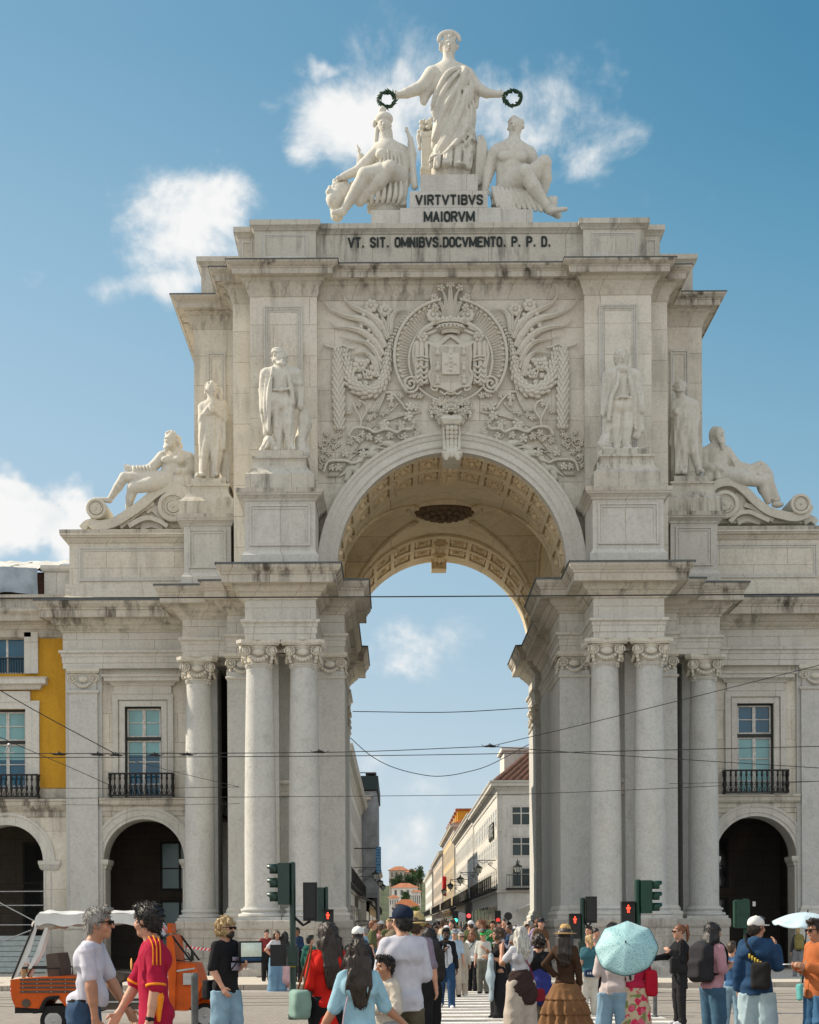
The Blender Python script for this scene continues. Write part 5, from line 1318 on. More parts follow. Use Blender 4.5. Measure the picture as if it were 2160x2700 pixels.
S.ch([(290, 765, 60), (305, 800, 60)], [4, 12], k=2); S.ch([(303, 800, 60), (330, 1000, 60)], [5, 6], k=2); S.ch([(305, 830, 70), (325, 960, 70)], [14, 44], k=8, flat=.5); S.ch([(320, 820, 70), (400, 930, 70)], [8, 26], k=8, flat=.5)
S.build('stone_statue', ST, 5.5, 10, 'seated helmeted stone woman with staff and lion at the left of the attic top', 'statue', 'statues on the arch')
# --- winged youth seated at the right
S = Carve(*C1, 4.6, (1290, 1200))
S.head(1296, 680, 54, look=-.35, hair='curls', seed=9)
S.ch([(1290, 730), (1282, 790)], [36, 42], k=15)
S.ch([(1190, 835), (1280, 815), (1375, 850)], [52, 56, 50], k=28, flat=.8); S.ch([(1275, 860), (1262, 960), (1258, 1040)], [100, 84, 88], k=36, flat=.72)
S.e((1225, 890, -52), (46, 34, 26), k=14); S.e((1320, 895, -50), (44, 34, 26), k=14)
S.ch([(1165, 850), (1125, 960, 10), (1104, 1060, -10)], [46, 36, 24], k=16); S.ch([(1104, 1060, -10), (1098, 1098, -20)], [22, 22], k=8)
for q in range(4): S.c((1082+q*14, 1095, -20), (1076+q*16, 1122, -26), 8, 6, k=3)
S.ch([(1390, 870), (1425, 935, 20), (1455, 900, -10)], [44, 34, 24], k=14); S.e((1462, 892, -12), (22, 20, 18), k=6)
for x in (1412, 1494): S.ch([(x+(10 if x < 1450 else -10), 1000, -10), (x, 915, -10), (x, 875, -10)], [10, 9, 14], k=3)
S.ch([(1395, 912, -10), (1515, 912, -10)], [11, 11], k=3); S.ch([(1400, 960, -12), (1410, 1090, -12)], [30, 44], k=10, flat=.5)
S.ch([(1265, 1060), (1345, 1020, -110)], [76, 54], k=26); S.ch([(1345, 1020, -110), (1400, 1110, -110), (1475, 1215, -90), (1500, 1245, -85)], [50, 44, 30, 24], k=18); S.ch([(1500, 1250, -85), (1600, 1248, -110)], [24, 13], k=12)
S.ch([(1320, 1080), (1400, 1000, -30), (1470, 935, -60)], [74, 62, 46], k=24); S.ch([(1470, 935, -60), (1480, 1020, -30), (1455, 1130, 0)], [44, 40, 30], k=16)
S.e((1082, 880, 60), (46, 180, 26), k=8); S.e((1075, 960, 66), (60, 150, 22), k=8); S.e((1350, 830, 70), (34, 70, 24), k=8)
for q in range(7): S.rope([(1060+q*9, 720+q*8, 34), (1052+q*9, 880, 32), (1046+q*9, 1040-q*6, 36)], 8, 3)
S.b((1270, 1180), (130, 20, 70), 6); S.ch([(1200, 1120), (1300, 1130)], [66, 70], k=20, flat=.8)
for q in range(9): S.rope([(1150+q*26, 1090+q*3, -70), (1160+q*30, 1150, -80), (1175+q*34, 1215+q*4, -85)], 13, 5)
for q in range(4): S.rope([(1140+q*8, 1090, -60), (1175+q*20, 1180, -80), (1230+q*26, 1270, -90)], 13, 5)
S.e((1515, 1165, 0), (44, 44, 40), k=14); S.e((1535, 1140, -10), (26, 16, 20), k=6); S.ch([(1500, 1190, 0), (1560, 1250, -20)], [40, 22], k=14)
S.build('stone_statue', ST, 5.5, 10, 'seated bare chested stone youth with wings and lyre at the right of the attic top', 'statue', 'statues on the arch')
# --- four standing men on the attic pedestals
C2 = (440, 540, 2.27); C3 = (1160, 540, 2.24)
def standing(Cc, Y, head, hr, look, beard, sh, hips, knees, feet, arms, extra, label, seed):
 S = Carve(*Cc, Y, (feet[0][0], feet[0][1]))
 S.head(head[0], head[1], hr, look=look, beard=beard, seed=seed); k = hr
 S.ch([(head[0], head[1]+k*.8), ((sh[0][0]+sh[1][0])/2, sh[0][1]-k*.1)], [k*.55, k*.7], k=k*.4)
 S.ch([sh[0], ((sh[0][0]+sh[1][0])/2, sh[0][1]-k*.15), sh[1]], [k*.72, k*.85, k*.72], k=k*.5, flat=.8)
 cx = (hips[0][0]+hips[1][0])/2
 S.ch([((sh[0][0]+sh[1][0])/2, sh[0][1]+k*.5), ((sh[0][0]+sh[1][0]+2*cx)/4, (sh[0][1]+hips[0][1])/2), (cx, hips[0][1])], [k*1.55, k*1.3, k*1.45], k=k*.6, flat=.7)
 for i in (0, 1):
  S.ch([hips[i], knees[i], feet[i]], [k*1.0, k*.68, k*.44], k=k*.35)
  S.e((knees[i][0]*.35+feet[i][0]*.65, knees[i][1]*.6+feet[i][1]*.4, k*.12), (k*.56, k*.8, k*.55), k=k*.3)
  S.ch([(feet[i][0], feet[i][1]-k*.15, 0), (feet[i][0]+(i*2-1)*k*.35, feet[i][1]-k*.02, -k*1.0)], [k*.4, k*.28], k=k*.2)
 for a in arms: S.ch(a, [k*.62, k*.5, k*.34][:len(a)] if len(a) <= 3 else [k*.62]+[k*.5]*(len(a)-2)+[k*.34], k=k*.3); p = a[-1]; S.e((p[0], p[1]+k*.25, (p[2] if len(p) > 2 else 0)-k*.1), (k*.36, k*.5, k*.3), k=k*.15)
 extra(S, k)
 wv = wrinkle(seed, hr*.06, 2.6/hr)
 def dsp(x, y, z):
  v = -z-sh[0][1]; return np.where(v > hr*.6, wv(x, y, z*.3)+hr*.11*(np.abs(np.sin((x+v*.12+y*.5)/(hr*.26)))-.6)*np.clip(v/hr/3, 0, 1), 0)
 return S.build('stone_statue', ST, hr*.12, hr*.25, label, 'statue', 'statues on the arch', dsp)
def ex1(S, k):   # bearded man in long open coat, cap
 S.e((670, 885), (46, 14, 40), k=8); S.e((665, 872), (36, 18, 34), k=8); S.ch([(650, 890, -20), (700, 885, -20)], [10, 8], k=5)
 S.ch([(598, 1010), (592, 1180, 0), (602, 1355, 5)], [34, 36, 30], k=14, flat=.7); S.ch([(765, 1010), (782, 1120, 5), (790, 1200, 15)], [34, 34, 24], k=14, flat=.7)
 S.rope([(640, 985, -40), (628, 1080, -52), (618, 1220, -45), (612, 1360, -35)], 12, 5); S.rope([(718, 985, -40), (745, 1090, -48), (765, 1200, -35)], 12, 5)
 S.e((600, 1080), (38, 22, 30), k=8); S.e((785, 1075), (36, 22, 30), k=8)
 S.rope([(625, 1120, -50), (690, 1126, -62), (740, 1115, -50)], 8, 4); S.e((655, 1170, -20), (40, 52, 40), k=16); S.e((715, 1200, -20), (40, 56, 40), k=16); S.e((690, 1215, -48), (12, 26, 16), k=6)
 S.rope([(720, 1250, -42), (740, 1245, -45), (760, 1252, -40)], 8, 3)
 S.ch([(800, 1150, 20), (790, 1480, 10)], [10, 8], k=3); S.ch([(570, 1480, -20), (610, 1420, -10), (650, 1470, 0)], [20, 34, 26], k=12); S.rope([(570, 1478, -40), (600, 1420, -45), (612, 1440, -45), (580, 1480, -40)], 9, 4)
 S.ch([(815, 1220, 40), (830, 1300, 40), (800, 1400, 40), (810, 1480, 30)], [26, 36, 34, 46], k=16)
 for q in range(4): S.rope([(596+q*8, 1030, -36), (590+q*7, 1180, -40), (596+q*6, 1350, -32)], 6, 3)
standing(C2, 1.0, (680, 932), 50, .35, .55, ((605, 1010), (765, 1010)), ((655, 1190), (722, 1190)), ((668, 1330, -8), (730, 1320, -25)), ((680, 1475, 0), (742, 1470, -15)),
         ([(590, 1015), (575, 1110, 10), (572, 1215, -10)], [(785, 1015), (800, 1110, 15), (800, 1195, -12)]), ex1, 'bearded stone man in cap and open coat on the left front pedestal', 11)
def ex2(S, k):   # crossed arms, short tunic
 for q in range(7): S.rope([(225+q*18, 1260, -30+abs(q-3)*5), (218+q*21, 1350, -38+abs(q-3)*5), (214+q*23, 1440+q*4, -34+abs(q-3)*5)], 13, 5)
 S.ch([(330, 1200), (345, 1400, 20), (340, 1620, 30)], [34, 38, 30], k=14, flat=.6); S.ch([(350, 1480, 25), (350, 1660, 25)], [28, 30], k=10, flat=.5)
 S.rope([(212, 1270, -35), (260, 1262, -48), (310, 1255, -40)], 9, 4); S.ch([(205, 1420, 10), (198, 1600, 10)], [12, 8], k=3)
 S.ch([(250, 1290), (268, 1420)], [56, 70], k=20, flat=.75); S.e((205, 1625, -20), (30, 14, 20), k=6)
 for q in range(8): S.e((310+rg.uniform(-10, 16), 1110+q*12, 5), (14, 16, 14), k=5)
standing(C2, 4.4, (272, 1112), 46, .5, False, ((222, 1212), (330, 1215)), ((240, 1400), (300, 1400)), ((222, 1510, -8), (300, 1510, -20)), ((212, 1630, 0), (290, 1625, -12)),
         ([(218, 1215), (212, 1290, -10), (275, 1215, -62)], [(335, 1220), (352, 1290, -10), (280, 1235, -66)]), ex2, 'slim stone youth in short tunic with a hand on his chest, left outer pedestal', 12)
def ex3(S, k):   # man in frock coat
 S.ch([(1015, 1010), (1000, 1180, 5), (985, 1390, 10)], [36, 38, 30], k=14, flat=.7); S.ch([(1140, 1010), (1165, 1180, 5), (1160, 1350, 15)], [36, 40, 34], k=14, flat=.7)
 S.rope([(1055, 985, -45), (1040, 1080, -55), (1012, 1160, -50), (995, 1280, -35)], 12, 5); S.rope([(1110, 985, -45), (1125, 1080, -55), (1145, 1200, -45), (1150, 1330, -30)], 12, 5)
 S.e((1080, 985, -40), (34, 26, 24), k=8); S.rope([(1020, 1165, -50), (1080, 1150, -62), (1135, 1165, -50)], 9, 4); S.e((1055, 1190, -20), (44, 52, 40), k=16); S.e((1110, 1190, -20), (44, 52, 40), k=16)
 S.e((1050, 900, 15), (20, 46, 30), k=8); S.e((1105, 905, 15), (18, 44, 30), k=8)
 S.ch([(975, 1440, 20), (985, 1370, 15), (960, 1420, -10)], [46, 30, 34], k=14); S.b((1090, 1475, 0), (130, 28, 60), 12, k=10); S.ch([(955, 1470, 0), (930, 1580, -30)], [24, 12], k=12)
 S.ch([(1190, 1230, 10), (1195, 1330, 10)], [14, 16], k=5)
standing(C3, 1.0, (1078, 905), 46, .05, False, ((1000, 1000), (1150, 1000)), ((1045, 1190), (1115, 1190)), ((1045, 1320, -8), (1108, 1320, -20)), ((1050, 1445, 0), (1096, 1445, -10)),
         ([(990, 1010), (972, 1130, 10), (962, 1225, -10)], [(1165, 1010), (1190, 1120, 15), (1195, 1205, -12)]), ex3, 'stone man in long frock coat and breeches on the right front pedestal', 13)
def ex4(S, k):   # Roman with cuirass skirt and cloak
 for q in range(6): S.rope([(1405+q*18, 1190, -30+abs(q-2)*5), (1402+q*20, 1270, -36+abs(q-2)*5), (1400+q*22, 1345, -32+abs(q-2)*5)], 11, 4)
 S.ch([(1400, 1170), (1395, 1400, 15), (1405, 1600, 25)], [28, 30, 26], k=12, flat=.6); S.ch([(1440, 1200), (1455, 1320)], [54, 62], k=20, flat=.75)
 for q in range(5): S.rope([(1385+q*9, 1200, -20), (1386+q*8, 1400, -22), (1392+q*7, 1590, -16)], 7, 3)
 S.ch([(1510, 1240, 10), (1530, 1400, 15)], [10, 8], k=3)
standing(C3, 4.4, (1420, 1085), 42, -.1, .35, ((1392, 1178), (1500, 1178)), ((1425, 1340), (1480, 1340)), ((1440, 1460, -8), (1500, 1470, -18)), ((1445, 1590, 0), (1530, 1585, -10)),
         ([(1385, 1185), (1378, 1250, 0), (1392, 1225, -40)], [(1508, 1185), (1520, 1260, 10), (1512, 1330, -12)]), ex4, 'stone Roman in cuirass and cloak on the right outer pedestal', 14)
# --- volutes and reclining river gods on the wing parapets
C4 = (200, 1120, 4.107); C5 = (1760, 1100, 4.3125)
def volute(Cc, pts, big, small, Y, label, fl, fill):
 ox, oy, sc = Cc
 m = MB(); k = (Y+D0)/F/1.25217/sc
 W_ = lambda x, y, d=0: (lambda p: Vector((p.x, Y+d, p.z)))(sat(ox+x/sc, oy+y/sc, Y))
 def band(P, r, d0, d1):
  Q = spline([(x, y, 0) for x, y in P], 8); n = len(Q)
  for i in range(n-1):
   a, b_ = Q[i], Q[i+1]; t = (Q[min(i+1, n-1)]-Q[max(i-1, 0)]).normalized(); t2 = (Q[min(i+2, n-1)]-Q[i]).normalized(); r0 = r[0]+(r[1]-r[0])*i/n; r1 = r[0]+(r[1]-r[0])*(i+1)/n
   c1, c2 = Vector((-t.y, t.x, 0))*r0, Vector((-t2.y, t2.x, 0))*r1
   A_ = [a+c1, b_+c2, b_-c2, a-c1]
   m.add([W_(q.x, q.y, d0) for q in A_]+[W_(q.x, q.y, d1) for q in A_], [(0, 1, 2, 3), (7, 6, 5, 4), (0, 4, 5, 1), (2, 6, 7, 3), (1, 5, 6, 2), (3, 7, 4, 0)])
 for P, r, d0, d1 in pts: band(P, r, d0, d1)
 A = [W_(x, y) for x, y in fill]; m.prism([(q.x, q.z) for q in A], Y+.06, Y+1.0)
 for (cx, cy, R_, d0, ln) in (big, small):
  c = W_(cx, cy, 0)
  m.lathe([(R_*k, ln), (R_*k, d0+.03), (R_*k*.93, d0), (R_*k*.74, d0), (R_*k*.70, d0+.07), (R_*k*.40, d0+.09), (R_*k*.36, d0+.02)], (c.x, Y, c.z), 36, 'Y')
  for q in range(6): a = q*pi/3; m.ball((c.x+.2*R_*k*cos(a), Y+d0+.05, c.z+.2*R_*k*sin(a)), (.16*R_*k, .05, .16*R_*k), 8, 5)
  m.ball((c.x, Y+d0+.02, c.z), (.12*R_*k, .06, .12*R_*k), 8, 5)
  sp = [(cx+R_*.56*(1-t/30*.6)*cos(fl*t*.42), cy+R_*.56*(1-t/30*.6)*sin(t*.42)) for t in range(30)]; m.tube([W_(x, y, d0+.05) for x, y in sp], .045, 5)
 o = m.build('stone_volute', M['carved'], None, smooth=40, loc=W_(big[0], big[1]+big[2])); return tag(o, label, 'carving', 'scroll volutes on the parapets')
volute(C4, (([(160, 1050), (240, 1100), (400, 1080), (560, 990), (720, 880), (860, 760), (980, 700), (1080, 695), (1180, 740), (1240, 820)], (52, 48), -.25, 1.1), ([(480, 1110), (600, 1020), (740, 910), (850, 850)], (30, 26), -.12, .9), ([(580, 1110), (700, 1040), (800, 1020), (900, 1050), (1000, 1110)], (26, 22), -.2, .8), ([(760, 930), (830, 900), (900, 960), (960, 1040)], (40, 40), -.05, .8), ([(60, 1115), (110, 1060), (160, 1040)], (40, 30), .1, .9), ([(700, 1100), (820, 1075), (940, 1105)], (36, 36), 0, .8)), (1060, 900, 165, -.28, 1.1), (235, 925, 112, -.35, 1.4), 6.6, 'scrolled stone volute carrying the reclining figure on the left parapet', 1, [(150, 1112), (400, 1075), (560, 990), (720, 880), (860, 760), (980, 700), (1080, 695), (1180, 740), (1240, 820), (1240, 1112)])
volute(C5, (([(460, 900), (520, 800), (640, 755), (760, 770), (880, 860), (1000, 980), (1140, 1080), (1300, 1130), (1440, 1150), (1560, 1110), (1600, 1010)], (44, 50), -.25, 1.1), ([(870, 1000), (980, 1040), (1090, 1120), (1200, 1180)], (26, 24), -.12, .9), ([(700, 1200), (800, 1110), (920, 1090), (1040, 1140), (1150, 1190)], (24, 22), -.2, .8), ([(760, 900), (840, 960), (820, 1080)], (50, 40), -.05, .8), ([(1560, 1180), (1640, 1140), (1710, 1190)], (40, 30), .1, .9), ([(800, 1190), (900, 1150), (1060, 1185)], (36, 36), 0, .8)), (640, 1010, 160, -.28, 1.1), (1495, 1010, 118, -.35, 1.4), 6.6, 'scrolled stone volute carrying the reclining figure on the right parapet', -1, [(460, 1200), (460, 900), (520, 800), (640, 755), (760, 770), (880, 860), (1000, 980), (1140, 1080), (1300, 1130), (1440, 1150), (1560, 1200)])
S = Carve(*C4, 6.7, (1000, 700))
S.head(1040, 185, 88, look=-.5, beard=1.25, seed=21, d=-40)
for q in range(18): S.e((1095+rg.uniform(-20, 45), 130+q*9, 10+rg.uniform(-20, 30)), (26, 34, 26), k=10)
S.ch([(1060, 260), (1065, 320)], [48, 56], k=30)
S.ch([(960, 345), (1080, 320), (1210, 370)], [64, 66, 72], k=45, flat=.8); S.ch([(1075, 400), (1050, 490), (1010, 570)], [130, 112, 108], k=50, flat=.75)
S.e((1000, 400, -80), (66, 44, 36), k=20); S.e((1120, 405, -82), (70, 46, 36), k=20)
S.ch([(940, 350), (860, 440, -20), (810, 480, -40)], [66, 56, 50], k=22); S.ch([(830, 490, -40), (640, 505, -60)], [52, 40], k=18); S.ch([(640, 505, -60), (570, 470, -60)], [40, 26], k=10)
for q in range(4): S.c((585, 470+q*14, -60), (535, 440+q*24, -70), 11, 7, k=4)
for q in range(6): S.rope([(640+q*36, 460, -88), (648+q*36, 510, -104), (650+q*38, 565, -80)], 13, 5)
S.ch([(1215, 380), (1265, 480, 20), (1180, 530, -60), (1120, 520, -90)], [84, 66, 46, 34], k=24); S.e((1120, 530, -96), (44, 40, 36), k=12)
S.ch([(1010, 590), (800, 600, -60), (540, 590, -90)], [100, 76, 56], k=30); S.ch([(540, 590, -90), (470, 690, -80), (370, 820, -40)], [54, 50, 30], k=20); S.ch([(370, 825, -40), (215, 815, -70)], [34, 16], k=14)
S.ch([(1000, 640), (820, 670, -100), (640, 710, -120)], [100, 84, 64], k=30); S.ch([(640, 710, -120), (600, 800, -60), (570, 900, -20)], [64, 50, 34], k=20)
for q in range(6): S.rope([(900-q*20, 560+q*14, -80), (760-q*18, 640+q*16, -130), (640-q*6, 740+q*20, -110), (580+q*6, 860+q*6, -60)], 15, 6)
S.e((1190, 620, 0), (100, 130, 90), k=20)
for q in range(6): S.rope([(1085+q*16, 560, -90), (1080+q*18, 620, -92), (1075+q*22, 680, -85)], 12, 5)
S.build('stone_statue', ST, 11, 18, 'reclining bearded stone river god on the left parapet, one arm held out', 'statue', 'statues on the arch')
S = Carve(*C5, 6.7, (700, 740))
S.head(580, 210, 82, look=.35, beard=1.9, seed=22, d=-40, hair=None)
S.e((548, 205, 10), (72, 108, 70), k=8); S.ch([(560, 300), (560, 370)], [46, 54], k=30)
S.ch([(450, 400), (560, 360), (670, 400)], [70, 80, 70], k=40, flat=.8); S.ch([(560, 420), (570, 540), (600, 640)], [135, 115, 115], k=50, flat=.75)
S.ch([(420, 410), (430, 550, 10), (560, 590, -70), (620, 630, -90)], [72, 58, 42, 26], k=22)
for q in range(4): S.c((600+q*14, 620, -92), (596+q*15, 662, -96), 9, 7, k=3)
S.ch([(680, 410), (780, 540, 10), (860, 590, -20)], [66, 64, 52], k=24); S.ch([(780, 590), (900, 610, -30), (1010, 570, -40)], [60, 52, 44], k=20)
S.ch([(640, 680), (850, 720, -80), (1060, 760, -90)], [100, 80, 62], k=30); S.ch([(1060, 740, -90), (1090, 860, -60), (1140, 960, -20)], [62, 52, 40], k=20)
S.ch([(700, 660), (900, 660, 0), (1090, 620, 10)], [100, 90, 70], k=30); S.ch([(1100, 640, 10), (1170, 800, 10), (1230, 940, 0)], [76, 66, 56], k=24)
S.e((1120, 720, 40), (105, 180, 60), k=20); S.ch([(960, 555), (1060, 525), (1130, 555)], [24, 30, 18], k=10)
for q in range(6): S.rope([(690+q*30, 430+q*24, -50), (760+q*30, 560, -60), (800+q*36, 660, -60)], 13, 5)
for q in range(6): S.rope([(1000+q*28, 600+q*10, -60), (1060+q*22, 740, -80), (1110+q*26, 930+q*6, -50)], 13, 5)
S.e((1250, 1000, -10), (70, 36, 50), k=14); S.ch([(470, 650, -20), (500, 600, -60), (560, 620, -70), (560, 700, -60)], [44, 36, 30, 40], k=16); S.e((470, 680, 0), (70, 90, 70), k=20)
S.build('stone_statue', ST, 11, 18, 'reclining long bearded stone river god on the right parapet, robe over his knees', 'statue', 'statues on the arch')
# ------------------------------------------------------------------ people
def V3(*a): return np.array(a, float)
def rotz(v, a): return V3(v[0]*cos(a)-v[1]*sin(a), v[0]*sin(a)+v[1]*cos(a), v[2])
ARM = {   # (elbow offset, wrist offset from the elbow) as fractions of height; x is outward, y is behind, z up
 'hang': ((.035, .012, -.168), (.012, -.035, -.142)), 'swingf': ((.03, -.055, -.160), (.0, -.075, -.125)), 'swingb': ((.04, .065, -.155), (.01, .01, -.147)),
 'hold': ((.03, .0, -.168), (-.055, -.13, .035)), 'phone': ((.03, -.015, -.165), (-.075, -.095, .085)), 'hip': ((.095, .05, -.125), (-.085, -.04, -.10)), 'reach': ((.02, -.11, -.125), (-.02, -.14, -.02)),
 'photo': ((.05, -.10, -.11), (-.05, -.08, .12)), 'out': ((.085, -.02, -.14), (.085, -.05, -.10)), 'cross': ((.04, -.02, -.165), (-.13, -.065, .01)), 'high': ((.05, -.08, .10), (-.05, -.04, .14)), 'strap': ((.035, .0, -.165), (-.07, -.075, .10)),
 'up': ((.05, -.05, -.15), (-.03, -.07, .13))}
def creases(seed, amp, f):
 """sharp soft-cloth ridges in a few slanting directions"""
 rg = np.random.RandomState(seed); K = []
 for q in range(4):
  n = rg.normal(size=3); n[2] *= .75; n = n/np.linalg.norm(n)*f*rg.uniform(.7, 1.3); w = rg.normal(size=3)*f*.5; K.append((n, w, rg.uniform(0, 6.28), rg.uniform(0, 6.28)))
 def fn(x, y, z):
  a = 0
  for n, w, p, q in K:
   u = np.sin(n[0]*x+n[1]*y+n[2]*z+p+1.6*np.sin(w[0]*x+w[1]*y+w[2]*z+q)); m = np.clip(np.sin(w[1]*x-w[0]*y+w[2]*z*.7+p)*1.5, 0, 1)
   a = a+((1-np.abs(u))**2.2-.25)*m
  return amp*a
 return fn
def squash(S, ks):
 S.ops = [(o[0], o[1], o[2], None if o[3] is None else o[3]*ks, o[4], o[5]) for o in S.ops]; return S
def build_meshes(H, sp, vox):
 """all meshes of one person in local metres, facing -Y; returns list of (part, material, (V, Q))"""
 rg = np.random.RandomState(sp.get('seed', 1)); out_ = []
 fem = sp.get('fem', False); bw = sp.get('bw', .92 if fem else 1.04); fat = sp.get('fat', 1.0); k0 = .022*H
 lean = sp.get('lean', 0.0); step = sp.get('step', 0.0); sit = sp.get('sit', False)
 P = lambda x, y, z: V3(x*H, y*H, z*H)
 hipz = .525 if not sit else .30
 dz = hipz-.525
 def tor(x, y, z):       # lean the trunk about the hips
  t = z-.53; return P(x, y-lean*max(0, t), z+dz)
 sh = {s: tor(s*.084*bw, .004, .812) for s in (-1, 1)}
 hipj = {s: P(s*.052, 0, hipz) for s in (-1, 1)}
 if sit:
  kn = {s: hipj[s]+P(s*.03, -.22, .015) for s in (-1, 1)}; an = {s: kn[s]+P(0, -.02, -.235) for s in (-1, 1)}
 else:
  kn = {1: P(.056, -.075*step-.012, .288), -1: P(-.056, .055*step-.012, .288)}
  an = {1: P(.058, -.105*step, .045), -1: P(-.058, .15*step, .045+.03*abs(step))}
  if 'stance' in sp:
   for s in (-1, 1): kn[s] += P(s*sp['stance']*.5, 0, 0); an[s] += P(s*sp['stance'], 0, 0)
 el, wr = {}, {}
 for s in (-1, 1):
  a = sp.get('armR' if s < 0 else 'armL', 'hang'); a = ARM[a] if isinstance(a, str) else a
  e, w = a; el[s] = sh[s]+P(s*e[0], e[1]-lean*.05, e[2]); wr[s] = el[s]+P(s*w[0], w[1], w[2])
 hd = tor(0, -.012, .934); ny = sp.get('look', 0.0); nod = sp.get('nod', 0.0)
 def hp(x, y, z):        # head point: x right, y back (minus is the face), z up, in head units
  v = V3(x, y, z); v = V3(v[0], v[1]*cos(nod)-v[2]*sin(nod), v[1]*sin(nod)+v[2]*cos(nod)); return hd+rotz(v, ny)*H
 Rh = np.array([[cos(ny), -sin(ny), 0], [sin(ny), cos(ny), 0], [0, 0, 1]])
 # --- body
 S = SDF()
 S.ell(hp(0, .006, .012), P(.0445, .056, .056), k=.01*H, rot=Rh); S.ell(hp(0, -.014, -.026), P(.034, .038, .044), k=.02*H, rot=Rh); S.ell(hp(0, -.036, -.056), P(.017, .014, .013), k=.015*H)
 S.cap(hp(0, -.055, .004), hp(0, -.066, -.016), .005*H, .0085*H, k=.006*H); S.ell(hp(0, -.048, .017), P(.028, .009, .006), k=.008*H, rot=Rh)
 for s in (-1, 1):
  S.ell(hp(s*.019, -.056, .003), P(.011, .009, .0065), k=.004*H, op='s'); S.ell(hp(s*.046, .008, -.004), P(.006, .012, .017), k=.003*H); S.ell(hp(s*.026, -.036, -.02), P(.015, .012, .014), k=.012*H)
 S.ell(hp(0, -.056, -.035), P(.014, .008, .0028), k=.003*H, op='s'); S.ell(hp(0, -.050, -.0315), P(.013, .007, .004), k=.003*H); S.ell(hp(0, -.049, -.040), P(.011, .007, .0045), k=.003*H)
 S.chain([tor(0, .012, .80), tor(0, .006, .845), hp(0, .012, -.045)], [.038*H, .032*H, .031*H], k=.02*H)
 S.cap(sh[-1], sh[1], .029*H, k=.02*H); S.chain([tor(0, .0, .76), tor(0, .0, .64), P(0, 0, .55+dz)], [.062*H*bw, .055*H*bw, .056*H*bw], k=.01*H, flat=.55)
 for s in (-1, 1):
  S.chain([sh[s], el[s], wr[s]], [.029*H*fat, .0235*H*fat, .0165*H], k=.012*H)
  S.cap(lerp(el[s], wr[s], .1), lerp(el[s], wr[s], .5), .0245*H*fat, .0205*H*fat, k=.012*H)
  S.chain([hipj[s], kn[s], an[s]], [.042*H, .033*H, .023*H], k=.010*H)
  S.cap(lerp(kn[s], an[s], .12), lerp(kn[s], an[s], .5), .034*H, .029*H, k=.01*H)
  S.chain([an[s], an[s]+P(0, -.07, -.028)], [.024*H, .014*H], k=.01*H)
  # hand: palm, four unequal fingers, thumb from the side of the palm
  d = (wr[s]-el[s]); d = d/np.linalg.norm(d)
  side = np.cross(d, V3(s, 0, 0));
  if np.linalg.norm(side) < .2: side = V3(0, -1, 0)
  side = side/np.linalg.norm(side);
  if side[1] > 0: side = -side
  nrm = V3(-s, 0, 0); nrm = nrm-d*nrm.dot(d); nrm = nrm/np.linalg.norm(nrm)
  grip = sp.get('gripR' if s < 0 else 'gripL', .35)
  palm = wr[s]+d*.026*H
  for q in (-1, 0, 1): S.cap(wr[s]+side*q*.006*H, wr[s]+d*.048*H+side*q*.0125*H, .0115*H, .0105*H, k=.008*H)
  fr = .0054*H if vox < .010 else .0066*H
  for q, ln in ((-1.5, .036), (-.5, .043), (.5, .045), (1.5, .040)):
   b0 = wr[s]+d*.050*H+side*q*.0105*H; m0 = b0+(d*cos(grip)+nrm*sin(grip))*ln*.55*H; t0 = m0+(d*cos(grip*2.3)+nrm*sin(grip*2.3))*ln*.5*H
   S.chain([b0, m0, t0], [fr, fr*.95, fr*.8], k=.003*H)
  tb = wr[s]+d*.018*H+side*.012*H; tm = tb+(d*.55+side*.75+nrm*.25)*.026*H; tt = tm+(d*.9+side*.25+nrm*.35)*.022*H
  S.chain([tb, tm, tt], [.0088*H, .0072*H, .0058*H], k=.005*H)
 out_.append(('body', SK[sp.get('skin', 'light')], S.mesh(vox, k0*.5)))
 if sp.get('eyes', True) and not sp.get('shades'):
  m = MB()
  for s in (-1, 1): m.ball(hp(s*.019, -.0455, .003), (.0075*H, .005*H, .0045*H), 6, 4)
  for s in (-1, 1): m.tube([hp(s*.010, -.0545, .0135), hp(s*.030, -.049, .0145)], .0026*H, 4)
  out_.append(('eyes', HR['black'], m))
 # --- upper garment
 top = sp.get('top')
 if top:
  S = SDF(); g = top.get('loose', .010); hem = top.get('hem', .50); sl = top.get('sleeve', .58); g *= .62
  S.cap(sh[-1]*.94+sh[1]*.06, sh[1]*.94+sh[-1]*.06, (.034+g*.4)*H, k=.03*H); S.chain([sh[-1]*.75+sh[1]*.25+P(0, 0, .012), tor(0, .010, .832), sh[1]*.75+sh[-1]*.25+P(0, 0, .012)], [.03*H, .040*H, .03*H], k=.03*H)
  for s in (-1, 1): S.ell(tor(s*.042, .02, .765), P(.052*bw+g, .052+g, .07), k=.03*H)
  c = (.079*bw+g)*H; belly = sp.get('belly', 0)
  S.chain([tor(0, 0, .765), tor(0, -.004, .66), tor(0, -.006-belly*.3, .59), P(0, 0, max(hem, .50)+dz)], [c, c*(.93 if fem else .97), c*(.93+belly), c*(1.09+belly)], k=.035*H, flat=.66)
  if belly: S.ell(tor(0, -.035, .60), P(.075, .06+belly*.2, .085), k=.03*H)
  if fem:
   for s in (-1, 1): S.ell(tor(s*.042, -.052, .725), P(.042, .034, .042), k=.03*H)
  S.ell(P(0, .026, max(hem, .50)+.03+dz), P(.078+g, .050+g, .05), k=.03*H)
  if hem < .50: S.chain([P(0, 0, .52+dz), P(0, 0, hem+dz)], [c*1.05, c*(1.06+top.get('flare', .05))], k=.03*H, flat=.72)
